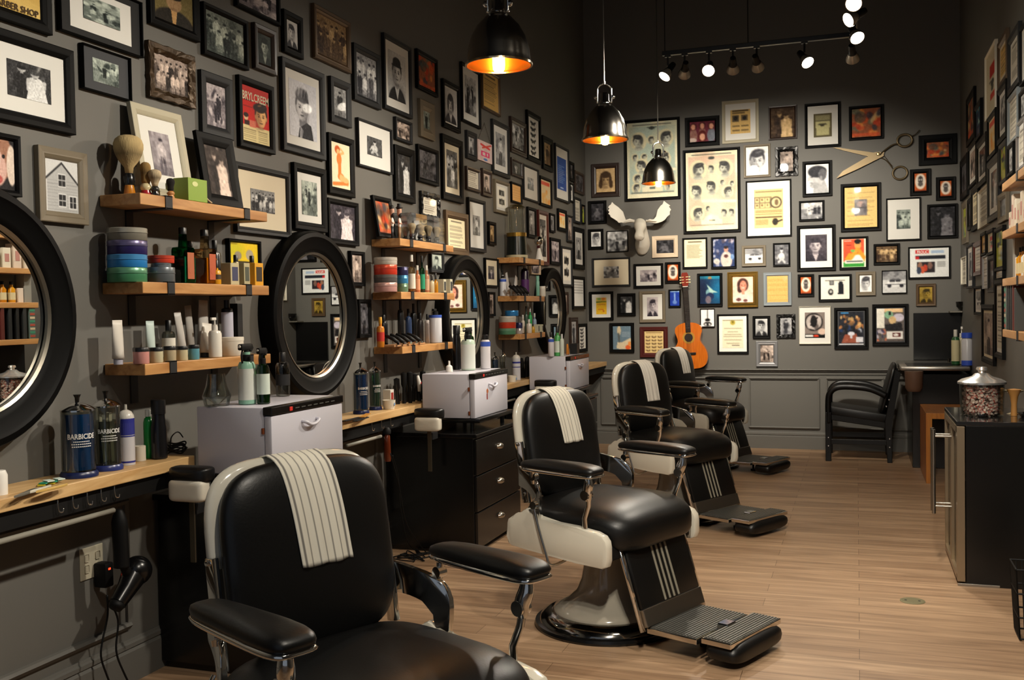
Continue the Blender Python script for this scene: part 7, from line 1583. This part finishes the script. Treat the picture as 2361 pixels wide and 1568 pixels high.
bm = B(); bms = {0: CRm, 1: CWm, 2: CPm}; allb = []
pts = []
for z in np.arange(.02, hj-.016, .0135):
    for ring, n in ((.70, 10), (.38, 5)):
        for k in range(n):
            a = 2*PI*(k+rg.random()*.8)/n; pts.append((R*ring*math.cos(a), R*ring*math.sin(a), z+rg.uniform(-.003, .003)))
me = bpy.data.meshes.new('candy'); b2 = B(); lathe(b2, [(0, -.0055), (.0085, -.0045), (.0115, 0), (.0085, .0045), (0, .0055)], n=12)
for s in (-1, 1): lathe(b2, [(.0, 0), (.002, .001), (.008, .009), (.007, .0095), (0, .003)], n=8, M=Matrix.Translation((s*.010, 0, 0)) @ Matrix.Rotation(s*PI/2, 4, 'Y'))
b2.to_mesh(me); b2.free()
for mm in (CRm, CWm, CPm): me.materials.append(mm)
for i, p in enumerate(me.polygons): p.material_index = (0, 1, 1, 0, 1, 2)[i % 6] if i < 48 else 1
for k, p in enumerate(pts):
    o = bpy.data.objects.new('candy', me); COL.objects.link(o); o.location = Vector(p)+r.location; o.scale = (1.2, 1.2, 1.2); o.rotation_euler = (rg.uniform(0, 3), rg.uniform(0, 3), rg.uniform(0, 3)); tag(o, 'red and white wrapped candy inside the glass jar', 'candy', 'candies in the glass jar')
# tray and brush beside the jar
P = onp(2345, 960, 2, FZ+.001)
r = empty('metal_tray', (.835, P[1]-.02, FZ+.0005), 0, 'shiny metal tray right of the candy jar, cut off by the edge', 'tray'); bm = B(); lathe(bm, [(0, .002), (.05, .002), (.066, .018), (.07, .02), (.066, .016), (.05, 0), (0, 0)], n=36); ob('dish', bm, CHROME, r, auto=50)
P = onp(2338, 945, 1, 5.66); r = empty('tan_brush', (min(P[0], .84), 5.66, FZ+.001), 0, 'tan wooden brush standing behind the metal tray', 'brush'); bm = B(); lathe(bm, [(0, 0), (.016, 0), (.014, .06), (.02, .1), (.035, .135), (.0, .14)], n=20); ob('body', bm, M_('a8763c', .5), r, auto=50)
P = onp(2335, 875, 1, 5.75); r = empty('champagne_dish', (min(P[0], .83), 5.75, FZ+.001), 0, 'pale gold dish on a stand beyond the metal tray', 'dish'); bm = B(); lathe(bm, [(0, 0), (.03, 0), (.006, .01), (.006, .10), (.05, .118), (.052, .124), (.0, .115)], n=26); ob('dish', bm, M_('b0a080', .25, metal=.6), r, auto=50)
# dark basket at the right edge
P = onp(2352, 1300, 1, 4.75); r = empty('wire_basket', (min(RX-.12, float(onp(2338, 1300, 1, 4.5)[0])+.1), 4.6, 0), 0, 'black wire basket on the floor at the right edge of the picture', 'basket')
bm = B()
for z, w_ in ((.01, .075), (.1, .08), (.2, .085), (.3, .09)):
    tube(bm, [(-w_, -w_, z), (w_, -w_, z), (w_, w_, z), (-w_, w_, z), (-w_, -w_, z)], .004, 6)
for k in range(9):
    t = -1+k/4
    for p, q in (((t*.075, -.075), (t*.09, -.09)), ((t*.075, .075), (t*.09, .09)), ((-.075, t*.075), (-.09, t*.09)), ((.075, t*.075), (.09, t*.09))): tube(bm, [(p[0], p[1], .01), (q[0], q[1], .3)], .003, 5)
ob('wires', bm, MATTE, r)

# ------------------------------------------------------------------ shelves on the right wall
RSX = .76
def rz_(px, py): return onp(px, py, 0, RSX)[2]
ya = y_at(2311, RSX, 1.6)
zs = [rz_(2311, 424), rz_(2311, 534), rz_(2311, 643), rz_(2311, 759)]
RNM = ['top', 'second', 'third', 'lowest']
for k, z in enumerate(zs):
    r = empty('wall_shelf', (RX, ya, z), 0, RNM[k]+' pine shelf on the right wall, cut off by the picture edge', 'shelf', 'pine shelves on the right wall')
    Ls = ya-4.15
    bm = B(); box(bm, RSX-RX, -.004, -Ls, 0, -.042, 0, .003); ob('board', bm, SHELFW, r)
    for y in (-.55, -Ls+.15):
        bm = B(); box(bm, RSX-RX-.004, RSX-RX, y-.02, y+.02, -.047, .004, .001); box(bm, RSX-RX-.004, -.001, y-.02, y+.02, -.047, -.042); box(bm, -.006, -.001, y-.02, y+.02, -.16, -.042); ob('bracket', bm, IRON, r)
def rp(px, wpx, ytop, Yp, z): return place_y(px, wpx, ytop, Yp, z)
rg = random.Random(21)
# books on the lowest right shelf
for k in range(6):
    y = ya-.06-.07*k; hh = [.27, .25, .25, .24, .26, .22][k]
    r = empty('book', (RSX+.09, y, zs[3]+.0006), 0, ['thick book with patterned red and green spine, leftmost of its row', 'dark grey book beside the patterned one', 'slim black book, third in its row', 'plain charcoal book, fourth in its row', 'dull red book, fifth in its row', 'small grey book at the near end of its row'][k], 'book', 'books on the lowest right shelf'); t_ = [.055, .03, .025, .03, .03, .025][k]/1.0
    bm = B(); box(bm, -.085, .085, -t_/2, t_/2, 0, hh, .002); ob('cover', bm, M_(['5a6a62', '2a2c2c', '141414', '1c1e20', '5a241e', '3c3e3c'][k], .5), r)
    bm = B(); box(bm, -.083, .088, -t_/2+.003, t_/2-.003, .003, hh+.001); ob('pages', bm, M_('b0a890', .8), r)
    if k == 0:
        for q in range(9): bm = B(); box(bm, -.0862, -.085, -t_/2+.004, t_/2-.004, .012+q*.028, .028+q*.028); ob('spine_mark', bm, M_(['a84a3a', '3c8a6a', 'c8b898'][q % 3], .5), r)
for (yy, w_, hh, c, lq, nm) in ((.05, .07, .26, '8a8880', None, 'tall pale box with a portrait, far end of the third right shelf'), (.12, .05, .11, 'd8c8b8', None, 'small white carton on the third right shelf')):
    r = empty('gift_carton', (RSX+.09, ya-yy, zs[2]+.0006), 0, nm, 'box'); bm = B(); box(bm, -.04, .04, -w_/2, w_/2, 0, hh, .002); ob('carton', bm, M_(c, .5), r)
for k in range(9):
    y = ya-.19-.085*k; c = ['c88a1c', 'b87414', 'd8d8d0', 'c8901c', '8a1c1c', 'd0d0cc', '2a7a4a', 'c8a040', 'c8c8c8'][k]
    r = empty('tonic_bottle', (RSX+.07, y, zs[2]+.0006), 0, ['amber', 'dark amber', 'clear', 'gold', 'deep red', 'silver', 'green', 'honey', 'pale'][k]+' bottle with black cap on the third right shelf', 'bottle', 'bottles on the third right shelf')
    bm = B(); lathe(bm, [(0, 0), (.028, 0), (.028, .1), (.012, .12), (.012, .135), (0, .135)], n=18); ob('body', bm, M_(c, .15, coat=.4), r, auto=40); bm = B(); lathe(bm, [(0, .135), (.014, .135), (.014, .16), (0, .16)], n=12); ob('cap', bm, MATTE, r, auto=40); bm = B(); lathe(bm, [(.0285, .02), (.029, .02), (.029, .075), (.0285, .075)], n=18); ob('label', bm, M_('d0c49c', .5), r)
for k in range(8):
    y = ya-.06-.1*k; hh = [.10, .185, .15, .12, .17, .1, .15, .12][k]
    r = empty('soap_carton', (RSX+.07, y, zs[1]+.0006), 0, ['small', 'tall', 'white', 'squat', 'narrow', 'tiny', 'wide', 'plain'][k]+' patterned cream carton on the second right shelf', 'box', 'cream cartons on the second right shelf'); bm = B(); box(bm, -.04, .04, -.036, .036, 0, hh, .002); ob('carton', bm, M_(['c8bca8', 'd0bfae', 'd8d0bc', 'c0b098'][k % 4], .5), r)
    bm = B(); box(bm, -.0412, -.04, -.02, .02, hh*.3, hh*.7); ob('print_mark', bm, M_('b07a70', .5), r)
for k in range(4):
    y = ya-.5-.13*k; r = empty('tin', (RSX+.08, y, zs[0]+.0006), 0, ['dark tin', 'silver tin', 'navy tin', 'green tin'][k]+' on the top right shelf', 'tin'); bm = B(); lathe(bm, [(0, 0), (.045, 0), (.045, .05), (.047, .052), (.047, .075), (0, .075)], n=22); ob('body', bm, M_(['2a2a2a', 'a8a8a4', '22284a', '3c6a4c'][k], .3), r, auto=40)
bm = B(); box(bm, RX-.02, RX-.001, ya-.95, ya-.02, .9, zs[3]-.05); o = ob('black_wall_panel', bm, MATTE); tag(o, 'matte black panel on the right wall below the lowest shelf', 'panel')
